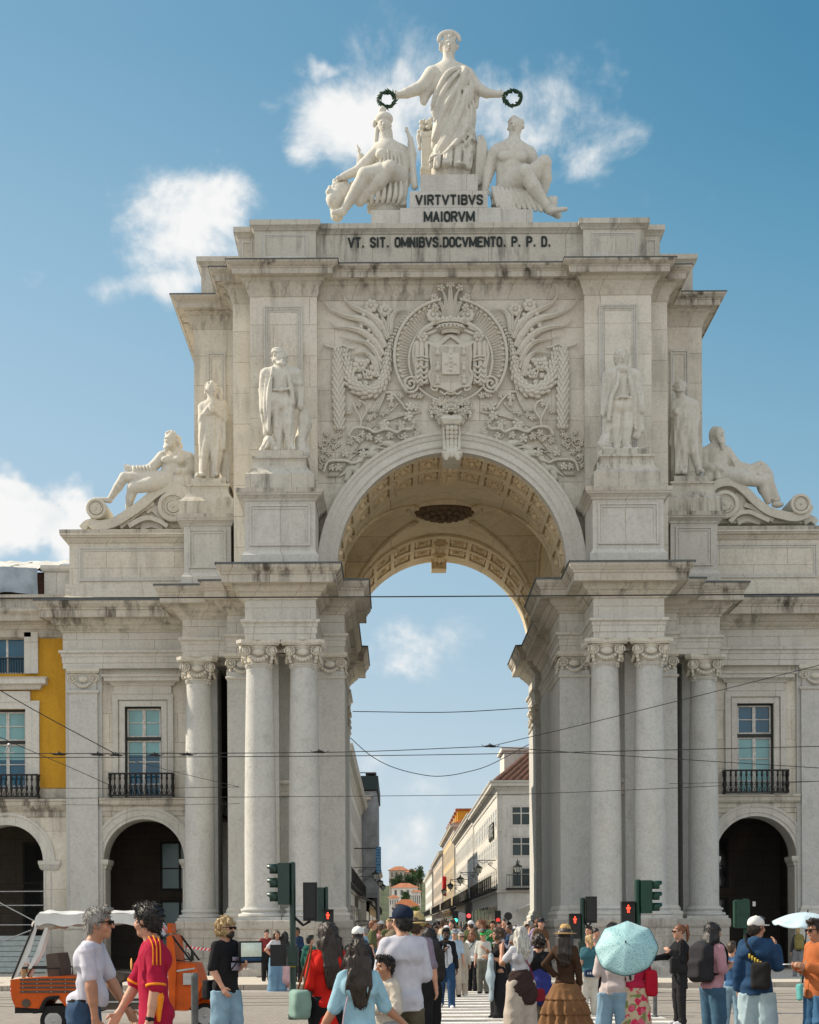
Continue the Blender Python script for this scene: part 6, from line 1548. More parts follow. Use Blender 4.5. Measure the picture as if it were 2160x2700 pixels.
  for s in (-1, 1):
   r0, r1, r2 = (.032+g*.45)*H*fat, (.028+g*.8)*H*fat, (.022+g*.8)*H
   if sl <= 1.0:
    if sl > .05: e = lerp(sh[s], el[s], sl); S.cap(sh[s], e, r0, r1*1.06, k=.022*H)
   else:
    t = sl-1; S.cap(sh[s], el[s], r0, r1, k=.022*H); S.cap(el[s], lerp(el[s], wr[s], t), r1, lerp(r1, r2, t), k=.015*H)
  if top.get('hood'): S.ell(tor(0, .055, .825), P(.062, .042, .05), k=.02*H); S.ell(tor(0, .02, .845), P(.055, .05, .025), k=.02*H)
  if top.get('collar'): S.cap(tor(0, .015, .845), tor(0, .008, .85), .040*H, k=.01*H)
  # open neck and hems cut clean
  S.ell(tor(0, -.035, .872), P(.043, .055, .034), k=.008*H, op='s'); S.cap(tor(0, .010, .85), tor(0, -.005, .93), .0345*H, .05*H, k=.004*H, op='s')
  S.box(P(0, 0, hem-.15+dz), P(.4, .4, .15), 0, k=.004*H, op='s')
  wf = wrinkle(sp.get('seed', 1), .0020*H*top.get('wr', 1), 14/H); wf2 = creases(sp.get('seed', 1)+7, .0050*H, 27/H)
  out_.append((top.get('name', 'shirt'), clo(top['col']), squash(S, .5).mesh(vox*1.1, k0*.5, lambda x, y, z: wf(x, y, z*.7)+wf2(x, y, z))))
  if top.get('panel'):        # coloured front panel of a jacket
   T = SDF(); T.chain([tor(0, -.012, .76), tor(0, -.016, .62), P(0, -.012, hem+.02)], [c*.86, c*.88, c*.92], k=.02*H, flat=.68); T.box(P(0, .30, .5), P(.5, .30, .6), 0, k=0, op='s')
   out_.append(('front_panel', clo(top['panel']), T.mesh(vox*1.1, k0*.5)))
   m = MB(); m.tube([tor(0, -.083-g*.6, .79), tor(0, -.092-g*.6, .66), P(0, -.095-g*.6, hem+.03)], .004*H, 4); out_.append(('zip', clo((.03, .05, .07)), m))
 # --- lower garment
 bt = sp.get('bot')
 if bt:
  S = SDF(); g = bt.get('loose', .008); kind = bt.get('kind', 'trousers')
  S.chain([P(0, 0, .575+dz), P(0, 0, .52+dz)], [(.078*bw+g*.5)*H, (.090+g*.6)*H*(1.04 if fem else 1)], k=.03*H, flat=.72); S.ell(P(0, .032, .505+dz), P(.078, .05, .055), k=.03*H)
  if kind == 'trousers' or kind == 'shorts':
   end = bt.get('end', 1.0); fl = bt.get('flare', 0)
   for s in (-1, 1):
    a1 = lerp(kn[s], an[s], end) if end > 0 else lerp(hipj[s], kn[s], 1+end)
    S.cap(hipj[s], kn[s] if end > 0 else a1, (.060+g*.8)*H, (.046+g+fl*.5)*H, k=.02*H)
    if end > 0: S.cap(kn[s], a1+P(0, 0, -.02), (.046+g+fl*.5)*H, (.032+g*1.2+fl)*H, k=.02*H); S.ell(a1+P(0, -.004, -.005), P(.040+g+fl, .042+g+fl, .022), k=.012*H)
  else:
   end = bt.get('z', .1); fl = bt.get('flare', .08)
   cy = (an[1][1]+an[-1][1])/2/H
   S.chain([P(0, 0, .53+dz), P(0, .005, lerp(.53, end, .5)), P(0, .01, end+.012)], [(.098+g)*H, (.098+g+fl*.6)*H, (.098+g+fl)*H], k=.02*H, flat=.78)
  hz = (top or {}).get('hem', .6); wz = .575 if hz > .525 or hz < .45 else hz+.016
  S.box(P(0, 0, wz+dz+.2), P(.5, .5, .2), 0, k=.003*H, op='s')
  wf = wrinkle(sp.get('seed', 1)+3, .003*H, 17/H); cr = creases(sp.get('seed', 1)+5, .006*H, 24/H)
  if kind == 'skirt':
   w0 = bt.get('fold', .010)*H; tiers = bt.get('tiers', 0)
   dd = lambda x, y, z: wf(x, y, z*.5)+w0*np.sin(np.arctan2(y, x)*14+z*6)*np.clip((.5*H-z)/(.3*H), 0, 1)+(0 if not tiers else .014*H*(((.5*H-z)/(.5*H)*tiers) % 1.0)*(z < .5*H))
  else: dd = lambda x, y, z: wf(x, y, z*.6)
  out_.append((bt.get('name', 'trousers'), bt.get('mat') or clo(bt['col']), squash(S, .6).mesh(vox*1.1, k0*.4, lambda x, y, z: dd(x, y, z)+cr(x, y, z))))
 if sp.get('belt'):
  m = MB(); m.tube([P(.094*cos(t*2*pi/20)*1.0, .069*sin(t*2*pi/20), .572+dz) for t in range(21)], .011*H, 5); out_.append(('belt', clo((.02, .015, .012)), m))
 # --- shoes
 S = SDF(); sc = sp.get('shoe', (.62, .60, .57))
 for s in (-1, 1):
  b = an[s]; S.chain([b+P(0, .012, -.022), b+P(0, -.045, -.029), b+P(s*.004, -.085, -.032)], [.028*H, .025*H, .020*H], k=.01*H); S.cap(b+P(0, .0, .0), b+P(0, .0, -.02), .028*H, .028*H, k=.01*H)
 S.box(P(0, 0, -.1+.0), P(.5, .5, .1), 0, k=0, op='s')
 out_.append(('shoes', clo(sc), S.mesh(vox*1.1, k0*.3)))
 # --- hair
 hr = sp.get('hair', 'short'); hc = HR[sp.get('hcol', 'brown')]
 if hr:
  S = SDF(); tk = .55*sp.get('hthick', .006)
  S.ell(hp(0, .012, .020), P(.0455+tk, .056+tk, .055+tk), k=.01*H, rot=Rh)
  S.box(hp(0, -.085, -.052), P(.06, .062, .068), .01*H, k=.012*H, rot=Rh, op='s')
  if hr == 'short': S.ell(hp(0, .040, -.022), P(.040, .024, .034), k=.015*H, rot=Rh); S.ell(hp(0, -.030, .064), P(.040, .032, .020), k=.012*H, rot=Rh)
  if hr in ('long', 'wavy', 'mid', 'bob'):
   ln = {'long': .27, 'wavy': .22, 'mid': .13, 'bob': .085}[hr]; ln = sp.get('hlen', ln)
   S.chain([hp(0, .030, .02), hp(0, .044, -.05), hp(0, .058, -.05-ln*.55), hp(0, .062, -.05-ln)], [.050*H, .056*H, .054*H, .032*H], k=.02*H, flat=.8)
   for s in (-1, 1): S.chain([hp(s*.042, .006, .02), hp(s*.050, .012, -.04), hp(s*.054, .03, -.04-ln*.5)], [.016*H, .020*H, .014*H], k=.015*H)
   for q in range(7): x = (q-3)*.015; S.chain([hp(x, .075, -.02), hp(x*1.2+.006*sin(q*2), .09, -.06-ln*.5), hp(x*.8+.01*sin(q*3), .08, -.06-ln)], [.013*H, .014*H, .007*H], k=.004*H)
  if hr == 'pony': S.chain([hp(0, .055, .045), hp(0, .088, .05), hp(0, .098, -.02), hp(0, .088, -.10)], [.018*H, .022*H, .022*H, .010*H], k=.01*H)
  if hr == 'bun': S.ell(hp(0, .050, .062), P(.026, .026, .024), k=.008*H)
  if hr == 'curly':
   for q in range(70):
    a, e = rg.uniform(0, 2*pi), rg.uniform(-.9, 1.5); x, y, z = .058*cos(e)*cos(a), .066*cos(e)*sin(a)+.012, .070*sin(e)+.008
    if y < -.035 and z < .035: continue
    S.ell(hp(x, y, z), P(.016, .016, .016), k=.004*H)
  hw = creases(sp.get('seed', 1)+11, .007*H if hr != 'wavy' else .010*H, 62/H)
  hv, hq = S.mesh(min(vox, .010), .005*H, lambda x, y, z: hw(x, y, z*.28)); out_.append(('hair', hc, (hv, hq)))
  if vox < .0125 and len(hv):
   m = MB(); lng = hr in ('long', 'wavy', 'mid', 'bob', 'pony'); cen = hd+V3(0, .02*H, -.0*H)
   for q in rg.randint(0, len(hv), 420 if lng else 620):
    p = hv[q]
    if sp.get('hat') and p[2] > hd[2]+.002*H: continue
    n = p-cen; n[2] *= .25 if p[2] < cen[2] else 1; n = n/max(1e-6, np.linalg.norm(n)); L = rg.uniform(.03, .075)*H if lng else rg.uniform(.006, .013)*H
    L *= .4 if lng and p[2] > cen[2] else 1; fl = V3(0, .55, -.8) if not lng else V3(rg.normal()*.12, .05, -1.0); fl = fl+rg.normal(size=3)*(.07 if lng else .45); fl = fl-n*fl.dot(n); fl = fl/max(1e-6, np.linalg.norm(fl)); o = n*(.0012 if lng else .003)*H
    m.tube([p-n*.004*H, p+fl*L*.35+o*1.5, p+fl*L*.7+o*2+rg.normal(size=3)*.002*H, p+fl*L+o*(1.5 if lng else 2.0)], [.0019*H, .0017*H, .0012*H, .0004*H], 3, cap=False)
   out_.append(('loose_hair', hc, m))
 if sp.get('beard'):
  S = SDF(); S.ell(hp(0, -.034, -.044), P(.034, .030, .027), k=.01*H, rot=Rh); S.ell(hp(0, -.058, -.026), P(.018, .008, .006), k=.006*H)
  for s in (-1, 1): S.cap(hp(s*.038, -.006, -.01), hp(s*.030, -.03, -.045), .009*H, .012*H, k=.008*H)
  S.ell(hp(0, -.066, -.035), P(.013, .014, .005), k=.003*H, op='s'); out_.append(('beard', HR[sp.get('bcol', 'dkbrown')], S.mesh(min(vox, .009), .006*H)))
 if sp.get('shades'):
  m = MB()
  for s in (-1, 1):
   c = hp(s*.021, -.058, .004); m.obox(c, (.032*H, .007*H, .020*H), ny); m.tube([hp(s*.034, -.056, .009), hp(s*.046, -.02, .008), hp(s*.046, .012, .004)], .0025*H, 4)
  m.tube([hp(-.01, -.062, .008), hp(.01, -.062, .008)], .003*H, 4); out_.append(('sunglasses', clo((.012, .010, .010)), m))
 hat = sp.get('hat')
 if hat:
  S = SDF(); kd = hat['kind']
  if kd == 'cap':
   S.ell(hp(0, .010, .030), P(.0545, .066, .052), k=.004*H, rot=Rh); S.box(hp(0, 0, -.06), P(.2, .2, .072), 0, k=.004*H, rot=Rh, op='s')
   S.ell(hp(0, -.074, .016), P(.044, .046, .006), k=.006*H, rot=Rh); S.ell(hp(0, .01, .083), P(.006, .006, .004), k=.002*H)
  elif kd == 'bucket':
   S.cap(hp(0, .006, .022), hp(0, .006, .056), .062*H, .050*H, k=.01*H); S.cap(hp(0, .004, .012), hp(0, .004, .016), .092*H, .075*H, k=.012*H); S.ell(hp(0, .004, .006), P(.10, .112, .016), k=.01*H); S.ell(hp(0, 0, -.014), P(.09, .1, .022), k=.004*H, op='s')
  else:
   S.ell(hp(0, .006, .018), P(hat.get('brim', .115), hat.get('brim', .115)*1.12, .007), k=.004*H, rot=Rh); S.cap(hp(0, .006, .024), hp(0, .006, .062), .058*H, .048*H, k=.012*H); S.ell(hp(0, .0, .115), P(.012, .05, .012), k=.02*H, op='s')
  out_.append((hat.get('name', 'cap'), clo(hat['col']), S.mesh(min(vox, .010), .004*H)))
  if hat.get('band'):
   m = MB(); m.lathe([(.060*H, .0), (.061*H, .016*H), (.057*H, .017*H)], tuple(hp(0, .006, .024)), 20); out_.append(('hat_band', clo(hat['band']), m))
 if sp.get('watch'):
  s = sp['watch']; d = (wr[s]-el[s]); d /= np.linalg.norm(d); c = wr[s]-d*.012*H; m = MB(); m.tube([c-d*.007*H, c+d*.007*H], .0205*H, 10); m.ball(c+V3(s*.019*H, -.004*H, 0), (.006*H, .011*H, .011*H), 8, 5); out_.append(('watch', clo((.02, .02, .022)), m))
 info = dict(sh=sh, el=el, wr=wr, hip=hipj, an=an, head=hd, tor=tor, P=P, hp=hp)
 return out_, info
def emit(part, mat, data, root):
 if isinstance(data, MB): return data.build(part, mat, root, smooth=True)
 return np_obj(part, data[0], data[1], mat, root) if len(data[0]) else None
PEOPLE = {}
def person(label, x, top, d, rz, sp, vox=None, H=None, group=None, z0=0.0):
 """x, top: source pixel of the crown of the head; d: distance from the camera"""
 Y = d-D0; p = sat(x, top, Y); H = H or (p.z-z0); vox = vox or max(.0068, min(.018, .0042*d/8))
 parts, info = build_meshes(H, sp, vox)
 hx = info['head']; rx = rotz(V3(hx[0], hx[1], 0), rz)
 root = thing('person', label, 'person', (p.x-rx[0], Y-rx[1], z0), rz, group)
 for part, mat, data in parts: emit(part, mat, data, root)
 info['root'] = root; info['H'] = H; info['rz'] = rz; return info
def held(info, name, label, cat, parts, group=None):
 """a thing carried by a person: built in that person's local space but standing on its own at top level"""
 r = info['root']; o = thing(name, label, cat, r.location, info['rz'], group)
 for part, mat, data in parts: emit(part, mat, data, o)
 return o
def backpack_parts(info, col, size=(.30, .17, .44), y=.17, x=0.0, zc=None, strap=True):
 H = info['H']; S = SDF(); zc = zc or .70*H; c = V3(x, y, zc)
 S.box(c, V3(size[0]/2, size[1]/2, size[2]/2), .07, k=.02); S.box(c+V3(0, size[1]*.5, -size[2]*.16), V3(size[0]*.38, .05, size[2]*.24), .04, k=.03); S.ell(c+V3(0, 0, size[2]*.45), V3(size[0]*.42, size[1]*.42, .08), k=.04)
 wv = wrinkle(5, .006, 14); out_ = [('pack', clo(col), S.mesh(.014, .03, wv))]
 if strap:
  m = MB()
  for s in (-1, 1):
   q = [info['tor'](s*.062, .075, .78), info['tor'](s*.064, .03, .868), info['tor'](s*.066, -.055, .83), info['tor'](s*.075, -.085, .74), info['tor'](s*.09, -.02, .64), info['tor'](s*.07, .08, .61)]
   m.tube(spline(q, 5), .022, 6, flat=.35)
  out_.append(('strap', clo(tuple(c*.8 for c in col)), m))
 return out_
def bag_parts(c, size, col, strap_pts=None, sr=.010, rr=.03, scol=None, vox=.012):
 S = SDF(); S.box(V3(*c), V3(*[q/2 for q in size]), rr, k=.02); wv = wrinkle(9, .006, 18)
 o = [('bag_body', clo(col), S.mesh(vox, .02, wv))]
 if strap_pts: m = MB(); m.tube(spline(strap_pts, 6), sr, 6, flat=.5); o.append(('strap', clo(scol or tuple(q*.8 for q in col)), m))
 return o
T = lambda col, **k: dict(col=col, **k)
BLK = (.014, .014, .016); NAVY = (.018, .035, .075); DEN = (.05, .10, .17); LDEN = (.22, .34, .43); WHT = (.56, .56, .59); GRY = (.25, .25, .25); BEI = (.42, .36, .29)
# ------------------------------------------------------------------ the people in the square
R90 = pi/2
i = person('grey haired man in sunglasses, white T-shirt and jeans walking past the orange tricycle', 262, 2400, 15, R90-.1, dict(seed=1, skin='tan', hair='short', hcol='grey', hthick=.010, lean=.16, belly=.05, shades=True, top=T((.50, .50, .57), hem=.545, sleeve=.72, loose=.012), bot=T((.035, .07, .13)), belt=True, armR=((.03, -.02, -.168), (.01, -.02, -.148)), armL='swingf', step=.2, watch=1, fat=1.08, nod=-.05, shoe=BLK, gripR=.5))
rd = person('young man in a claret and orange football shirt and cream trousers, head turned away', 388, 2390, 14.2, -R90+.28, dict(seed=2, skin='light', hair='short', hcol='black', hthick=.016, look=-.75, top=T((.36, .012, .045), hem=.455, sleeve=.95, loose=.022), bot=T((.62, .57, .47)), armL=((.035, .0, -.168), (.01, -.03, -.148)), armR='swingf', step=.5, watch=1, lean=.05, shoe=WHT))
H = rd['H']; m = MB()
for s in (-1, 1):
 for q in range(3):
  a = rd['tor'](s*.072, (q-1)*.020, .872-.006*abs(q-1)); b = lerp(rd['sh'][s], rd['el'][s], .05)+V3(s*.036*H, (q-1)*.016*H, .024*H); c = lerp(rd['sh'][s], rd['el'][s], .42)+V3(s*.041*H, (q-1)*.016*H, 0)
  m.tube(spline([a, b, c], 6), .0034*H, 5)
 e = lerp(rd['sh'][s], rd['el'][s], .95); ax = (rd['el'][s]-rd['sh'][s]); ax /= np.linalg.norm(ax)
 m.tube([e-ax*.006*H, e+ax*.004*H], .0455*H, 14)
emit('shirt_stripes', clo((.80, .26, .02)), m, rd['root'])
m = SDF(); m.chain([rd['tor'](.118, .0, .70), rd['tor'](.122, .0, .60), rd['P'](.124, .0, .50)], [.004*H, .026*H, .008*H], k=.01); emit('side_panel', clo((.78, .24, .02)), m.mesh(.009, .01), rd['root'])
m = MB(); m.ball(rd['tor'](.045, -.098, .745), (.022*H, .008, .028*H), 8, 6); emit('crest', clo((.62, .32, .10)), m, rd['root'])
tb = person('bearded man in sunglasses, black T-shirt and pale jeans holding up a tablet', 597, 2424, 22, .85, dict(seed=3, skin='light', hair='curly', hcol='blond', beard=True, shades=True, top=T(BLK, hem=.48, sleeve=.9, loose=.018), bot=T(LDEN, loose=.016, flare=.012), armL='hold', armR=((.03, .0, -.168), (-.02, -.075, -.12)), stance=.02, look=.15, shoe=WHT))
w = tb['wr'][1]; c = w+V3(.02, -.10, .16)
m = MB(); m.obox(c, (.40, .022, .28), 0); scr = MB(); scr.obox(c+V3(0, -.013, .03), (.36, .004, .18), 0); s2 = MB(); s2.obox(c+V3(0, -.0135, -.095), (.36, .003, .045), 0)
for q in range(7): s2.obox(c+V3(-.12+q*.018, -.016, -.09), (.010, .002, .010), 0)
held(tb, 'tablet', 'black framed tablet showing a pale map, held at the bearded man\'s side', 'tablet', [('case', clo(BLK), m), ('screen', plain('map_screen', (.42, .47, .40), .4, var=.25, scale=14, emit=((.42, .47, .40), .35)), scr), ('caption_bar', clo((.03, .07, .14)), s2)])
m = MB(); m.obox(tb['tor'](.01, -.095, .665), (.15, .01, .10), 0); m.obox(tb['tor'](.01, -.094, .72), (.10, .01, .05), 0); emit('shirt_print', clo((.30, .28, .36)), m, tb['root'])
held(tb, 'sling_bag', 'black sling bag hanging behind the man with the tablet', 'bag', bag_parts((-.05, .20, .50*tb['H']), (.26, .13, .26), BLK, [tb['tor'](-.10, .07, .60), tb['tor'](-.05, .075, .78), tb['tor'](.05, .03, .872), tb['tor'](.07, -.08, .76), tb['tor'](-.06, -.10, .62)], .012))
person('person in dark red checked shirt and black trousers by the left pedestal', 703, 2453, 51, .3, dict(seed=4, hcol='dkbrown', top=T((.20, .035, .035), sleeve=1.9), bot=T(BLK), armR='hip', shoe=BLK), z0=.14)
person('woman in wide blue jeans and white top with hand on hip near the kerb', 730, 2455, 46.4, .45, dict(seed=5, fem=True, hair='bob', hcol='brown', top=T(WHT, sleeve=.6, hem=.54), bot=T((.14, .25, .36), loose=.02, flare=.05), armR='hip', armL='hold', shoe=WHT))
person('woman in dark cardigan and pale pink skirt behind the traffic light pole', 753, 2458, 46.5, 2.6, dict(seed=6, fem=True, hair='long', hcol='black', top=T((.03, .035, .035), sleeve=1.9), bot=T((.55, .36, .38), kind='skirt', z=.20, flare=.03, name='skirt'), shoe=WHT))
person('man in navy jacket and black trousers right of the traffic light pole', 783, 2447, 50, -.5, dict(seed=7, skin='brown', hcol='black', top=T(NAVY, sleeve=1.9), bot=T(BLK), armL='hold', shoe=BLK), z0=.14)
person('person in dark green hooded top behind the woman in red', 818, 2468, 38, 2.4, dict(seed=8, hair='short', hcol='black', top=T((.02, .10, .08), sleeve=1.95, hood=True, loose=.02), bot=T(BLK), shoe=BLK))
wr_ = person('woman in a long red tunic with very long dark hair, seen from behind', 862, 2437, 17.5, pi+.25, dict(seed=9, fem=True, skin='tan', hair='long', hcol='dkbrown', hlen=.24, hthick=.012, top=T((.55, .018, .012), hem=.40, sleeve=1.9, loose=.020, flare=.10), bot=T(BLK), armR=((.05, .0, -.165), (.02, -.06, -.13)), armL='hold', shoe=BLK, look=.2))
H = wr_['H']
held(wr_, 'shoulder_bag', 'sage green leather shoulder bag on the red tunic woman\'s arm', 'bag', bag_parts((.30, .05, .53*H), (.18, .34, .30), (.20, .31, .27), [(.30, -.09, .60*H), (.24, -.06, .72*H), (.165, .0, .875*H), (.22, .08, .74*H), (.30, .16, .60*H)], .012, .05, (.16, .07, .035), .010))
bl = person('woman in a light blue T-shirt with wavy dark hair, arms held out, seen from behind', 945, 2482, 14, pi+.1, dict(seed=10, fem=True, skin='tan', hair='wavy', hcol='dkbrown', hlen=.20, hthick=.014, top=T((.30, .50, .60), hem=.46, sleeve=.98, loose=.018), bot=T(BLK), armL=((.05, -.02, -.16), (.075, -.02, -.125)), armR=((.06, -.03, -.155), (.105, -.06, -.09)), shoe=BLK, gripL=.1))
H = bl['H']
held(bl, 'purse', 'small pale pink purse on a thin strap at the light blue T-shirt woman\'s hip', 'bag', bag_parts((.17, .12, .40*H), (.16, .06, .12), (.62, .42, .48), [(.15, .10, .45*H), (.13, .085, .62*H), (.06, .075, .80*H), (.0, .02, .885*H), (.0, -.08, .80*H), (.10, -.10, .55*H)], .006, .02, (.62, .46, .52), .010))
cp = person('tall man in navy cap and white T-shirt seen from behind, khaki trousers', 1060, 2394, 16.5, pi+.25, dict(seed=11, skin='light', hair='short', hcol='black', hat=dict(kind='cap', col=(.012, .020, .042), name='cap'), top=T((.52, .52, .58), hem=.47, sleeve=.95, loose=.020), bot=T((.10, .085, .055)), armL=((.03, .0, -.168), (.0, -.045, -.142)), armR='hold', watch=1, bw=1.08, shoe=WHT, look=.15))
m = MB(); m.obox(cp['hp'](-.05, .03, .045), (.006, .02, .016), 0); emit('cap_badge', clo(WHT), m, cp['root'])
person('small boy with black hair in a cream hoodie beside the tall man', 1014, 2524, 16.2, -.75, dict(seed=12, skin='tan', hair='short', hcol='black', hthick=.012, top=T((.50, .45, .38), sleeve=1.95, hood=True, loose=.022), bot=T(GRY), armR='cross', armL='cross', bw=.9, look=-.2, shoe=WHT))
person('person in white baseball cap and black jacket seen from behind', 944, 2447, 25, pi, dict(seed=13, hair='short', hcol='black', hat=dict(kind='cap', col=(.66, .66, .64)), top=T(BLK, sleeve=1.95, loose=.02), bot=T(BLK), look=pi*0, shoe=BLK))
person('person in brown bucket hat and blue jacket facing right', 1036, 2462, 24, 1.1, dict(seed=14, skin='light', hair='bob', hcol='brown', hat=dict(kind='bucket', col=(.17, .13, .09), name='bucket_hat'), top=T((.16, .28, .38), sleeve=1.9), bot=T(DEN), nod=.25, shoe=BLK))
person('man in straw fedora and mauve shirt with his back turned', 1099, 2416, 22, pi-.3, dict(seed=15, hair='short', hcol='brown', hat=dict(kind='fedora', col=(.46, .36, .17), brim=.085, band=(.10, .08, .05), name='straw_hat'), top=T((.22, .18, .23), sleeve=.95), bot=T(BLK), armL='phone', shoe=BLK))
b1 = person('dark haired person in black jacket beside the tall white shirted man', 1128, 2450, 23, pi+.4, dict(seed=16, hair='bob', hcol='black', hlen=.05, top=T((.016, .020, .03), sleeve=1.95, loose=.022), bot=T(BLK), armR='phone', shoe=BLK))
held(b1, 'backpack', 'dark rucksack on the black jacket beside the tall white shirted man', 'backpack', backpack_parts(b1, (.03, .028, .025)))
ph = person('bearded man in black and white track jacket walking towards the crossing with a phone', 1176, 2450, 36.2, .12, dict(seed=17, skin='dark', hair='short', hcol='black', beard=True, bcol='black', top=T(BLK, sleeve=1.95, loose=.014, panel=(.50, .52, .56)), bot=T((.022, .055, .12), loose=.010), armR='phone', armL='hang', step=.7, shoe=WHT), vox=.0105)
m = MB(); w = ph['wr'][-1]; m.obox(w+V3(.02, -.03, .10), (.075, .012, .15), 0); held(ph, 'phone', 'dark phone held up by the man in the track jacket', 'phone', [('case', clo(BLK), m)])
person('man in grey cap and light blue shirt behind the walking phone man', 1199, 2452, 42, .1, dict(seed=18, hair='short', hcol='grey', hat=dict(kind='cap', col=(.26, .30, .35)), top=T((.34, .44, .54), sleeve=.9), bot=T(BEI), shoe=BLK))
person('white haired person in a long pale coat and dark glasses near the crossing', 1216, 2460, 42.5, .2, dict(seed=19, hair='short', hcol='silver', shades=True, top=T((.46, .43, .37), sleeve=1.95, hem=.20, flare=.12, loose=.016, name='coat'), bot=T(BEI), shoe=WHT))
ws = person('woman in white jumper and black trousers with a bag strap across her back', 1246, 2455, 46, pi-.3, dict(seed=20, fem=True, hair='bob', hcol='ginger', hlen=.05, top=T((.62, .62, .60), sleeve=1.95, loose=.024, hem=.49), bot=T(BLK), step=.3, shoe=WHT))
m = MB(); m.tube(spline([ws['tor'](-.07, .04, .862), ws['tor'](-.02, .105, .76), ws['tor'](.06, .105, .64), ws['P'](.11, .03, .55)], 6), .014, 5); emit('bag_strap', clo((.03, .08, .10)), m, ws['root'])
person('person in bright green cap and pale shirt behind the white jumper', 1274, 2457, 44, -.3, dict(seed=21, hair='short', hcol='brown', hat=dict(kind='cap', col=(.05, .36, .08)), top=T((.48, .48, .44), sleeve=.9), bot=T((.12, .12, .10)), armL='phone', shoe=BLK))
st = person('curly dark haired woman in black strap top and trousers looking left', 1312, 2450, 32, -1.25, dict(seed=22, fem=True, skin='tan', hair='curly', hcol='brown', top=T(BLK, sleeve=0, hem=.5), bot=T(BLK, loose=.018, flare=.02), armR='phone', armL='hold', shoe=BLK))
S = SDF(); S.chain([st['wr'][1]+V3(0, .02, .02), st['wr'][1]+V3(.02, 0, -.35), st['wr'][1]+V3(.05, .0, -.75)], [.08, .10, .05], k=.05, flat=.7); S.cap(st['wr'][1]+V3(.08, .0, -.05), st['wr'][1]+V3(.10, .0, -.55), .05, .04)
held(st, 'denim_jacket', 'pale denim jacket hanging over the curly haired woman\'s arm', 'jacket', [('jacket', clo((.30, .37, .41)), S.mesh(.014, .03, wrinkle(4, .014, 20)))])
m = SDF(); m.chain([st['tor'](-.05, -.05, .84), st['tor'](.03, .03, .865), st['tor'](.08, .06, .80)], [.02, .035, .03], k=.03); emit('scarf', clo((.45, .40, .44)), m.mesh(.014, .02, wrinkle(2, .008, 30)), st['root'])
sv = person('silver haired woman in white T-shirt, brown jacket tied round her waist, taking a photo', 1372, 2447, 24, pi+.5, dict(seed=23, fem=True, skin='tan', hair='mid', hcol='silver', hthick=.012, top=T((.52, .52, .56), hem=.53, sleeve=.62, loose=.014), bot=T((.46, .40, .34), loose=.026, flare=.04), armR='photo', armL='photo', shoe=WHT, look=-.2))
S = SDF(); H = sv['H']; S.chain([sv['P'](0, 0, .565), sv['P'](0, .01, .50)], [.112*H, .125*H], k=.03, flat=.78); S.ell(sv['P'](-.03, .07, .45), V3(.14, .05, .16), k=.03); S.chain([sv['P'](.05, -.075, .55), sv['P'](.06, -.08, .42)], [.03, .02], k=.02)
emit('tied_jacket', clo((.045, .028, .026)), S.mesh(.012, .03, wrinkle(6, .010, 26)), sv['root'])
held(sv, 'crossbody_bag', 'red leather crossbody bag at the silver haired woman\'s side', 'bag', bag_parts((-.22, .08, .44*H), (.22, .10, .18), (.22, .018, .03), [(-.20, .06, .48*H), (-.12, .10, .62*H), (.02, .115, .76*H), (.09, .03, .872*H), (.06, -.09, .78*H), (-.10, -.10, .56*H)], .010, .03, (.20, .03, .07)))
bk = person('woman in black T-shirt, royal blue jacket round her hips', 1420, 2468, 26, pi+.1, dict(seed=24, fem=True, skin='tan', hair='curly', hcol='dkbrown', top=T(BLK, sleeve=.7, hem=.5, loose=.02), bot=dict(mat=plain('camouflage_cloth', (.14, .12, .075), .9, var=.75, scale=11), col=BLK, loose=.022, flare=.03), armR='phone', armL='hang', shoe=WHT))
S = SDF(); H = bk['H']; S.chain([bk['P'](0, .0, .575), bk['P'](0, .02, .45)], [.116*H, .140*H], k=.03, flat=.8); S.ell(bk['P'](-.07, .03, .40), V3(.08, .05, .14), k=.03); emit('tied_jacket', clo((.035, .045, .20)), S.mesh(.013, .03, wrinkle(8, .010, 22)), bk['root'])
ht = person('woman in wide straw hat and long tiered brown dress, seen from behind', 1491, 2447, 25, pi-.2, dict(seed=25, fem=True, skin='brown', hair='long', hcol='dkbrown', hlen=.2, hat=dict(kind='straw', col=(.44, .29, .13), brim=.108, band=(.55, .48, .36), name='straw_hat'), top=T((.055, .030, .018), sleeve=1.9, hem=.5), bot=T((.20, .105, .05), kind='skirt', z=.03, flare=.14, fold=.016, tiers=4, name='skirt'), armL='hip', shoe=BLK))
pf = person('blond woman in teal puffer waistcoat and white trousers', 1553, 2466, 33, pi+.2, dict(seed=26, fem=True, hair='pony', hcol='blond', top=T((.045, .13, .16), sleeve=.5, hem=.52, loose=.03), bot=T((.56, .53, .47)), armL='hold', shoe=WHT))
H = pf['H']; held(pf, 'waist_bag', 'dark blue waist bag with pale lettering on the puffer waistcoat woman', 'bag', bag_parts((.0, .15, .525*H), (.30, .10, .15), (.02, .04, .09), None)+[('lettering', clo(WHT), (lambda m: [m.obox((-.09+q*.045, .205, .525*H), (.028, .004, .05 if q % 2 else .035), 0) for q in range(5)] and m)(MB()))])
person('bare armed man with short hair embracing a companion near the right pedestal', 1553, 2443, 45, -.9, dict(seed=27, hcol='dkbrown', skin='light', top=T((.40, .33, .28), sleeve=.4), bot=T(DEN), armL='reach', armR='hold', shoe=BLK))
person('dark haired companion with hair in a bun near the right pedestal', 1573, 2449, 44.6, .9, dict(seed=28, fem=True, hair='bun', hcol='black', skin='light', top=T((.42, .28, .24), sleeve=.2), bot=T(BLK), armR='reach', shoe=BLK))
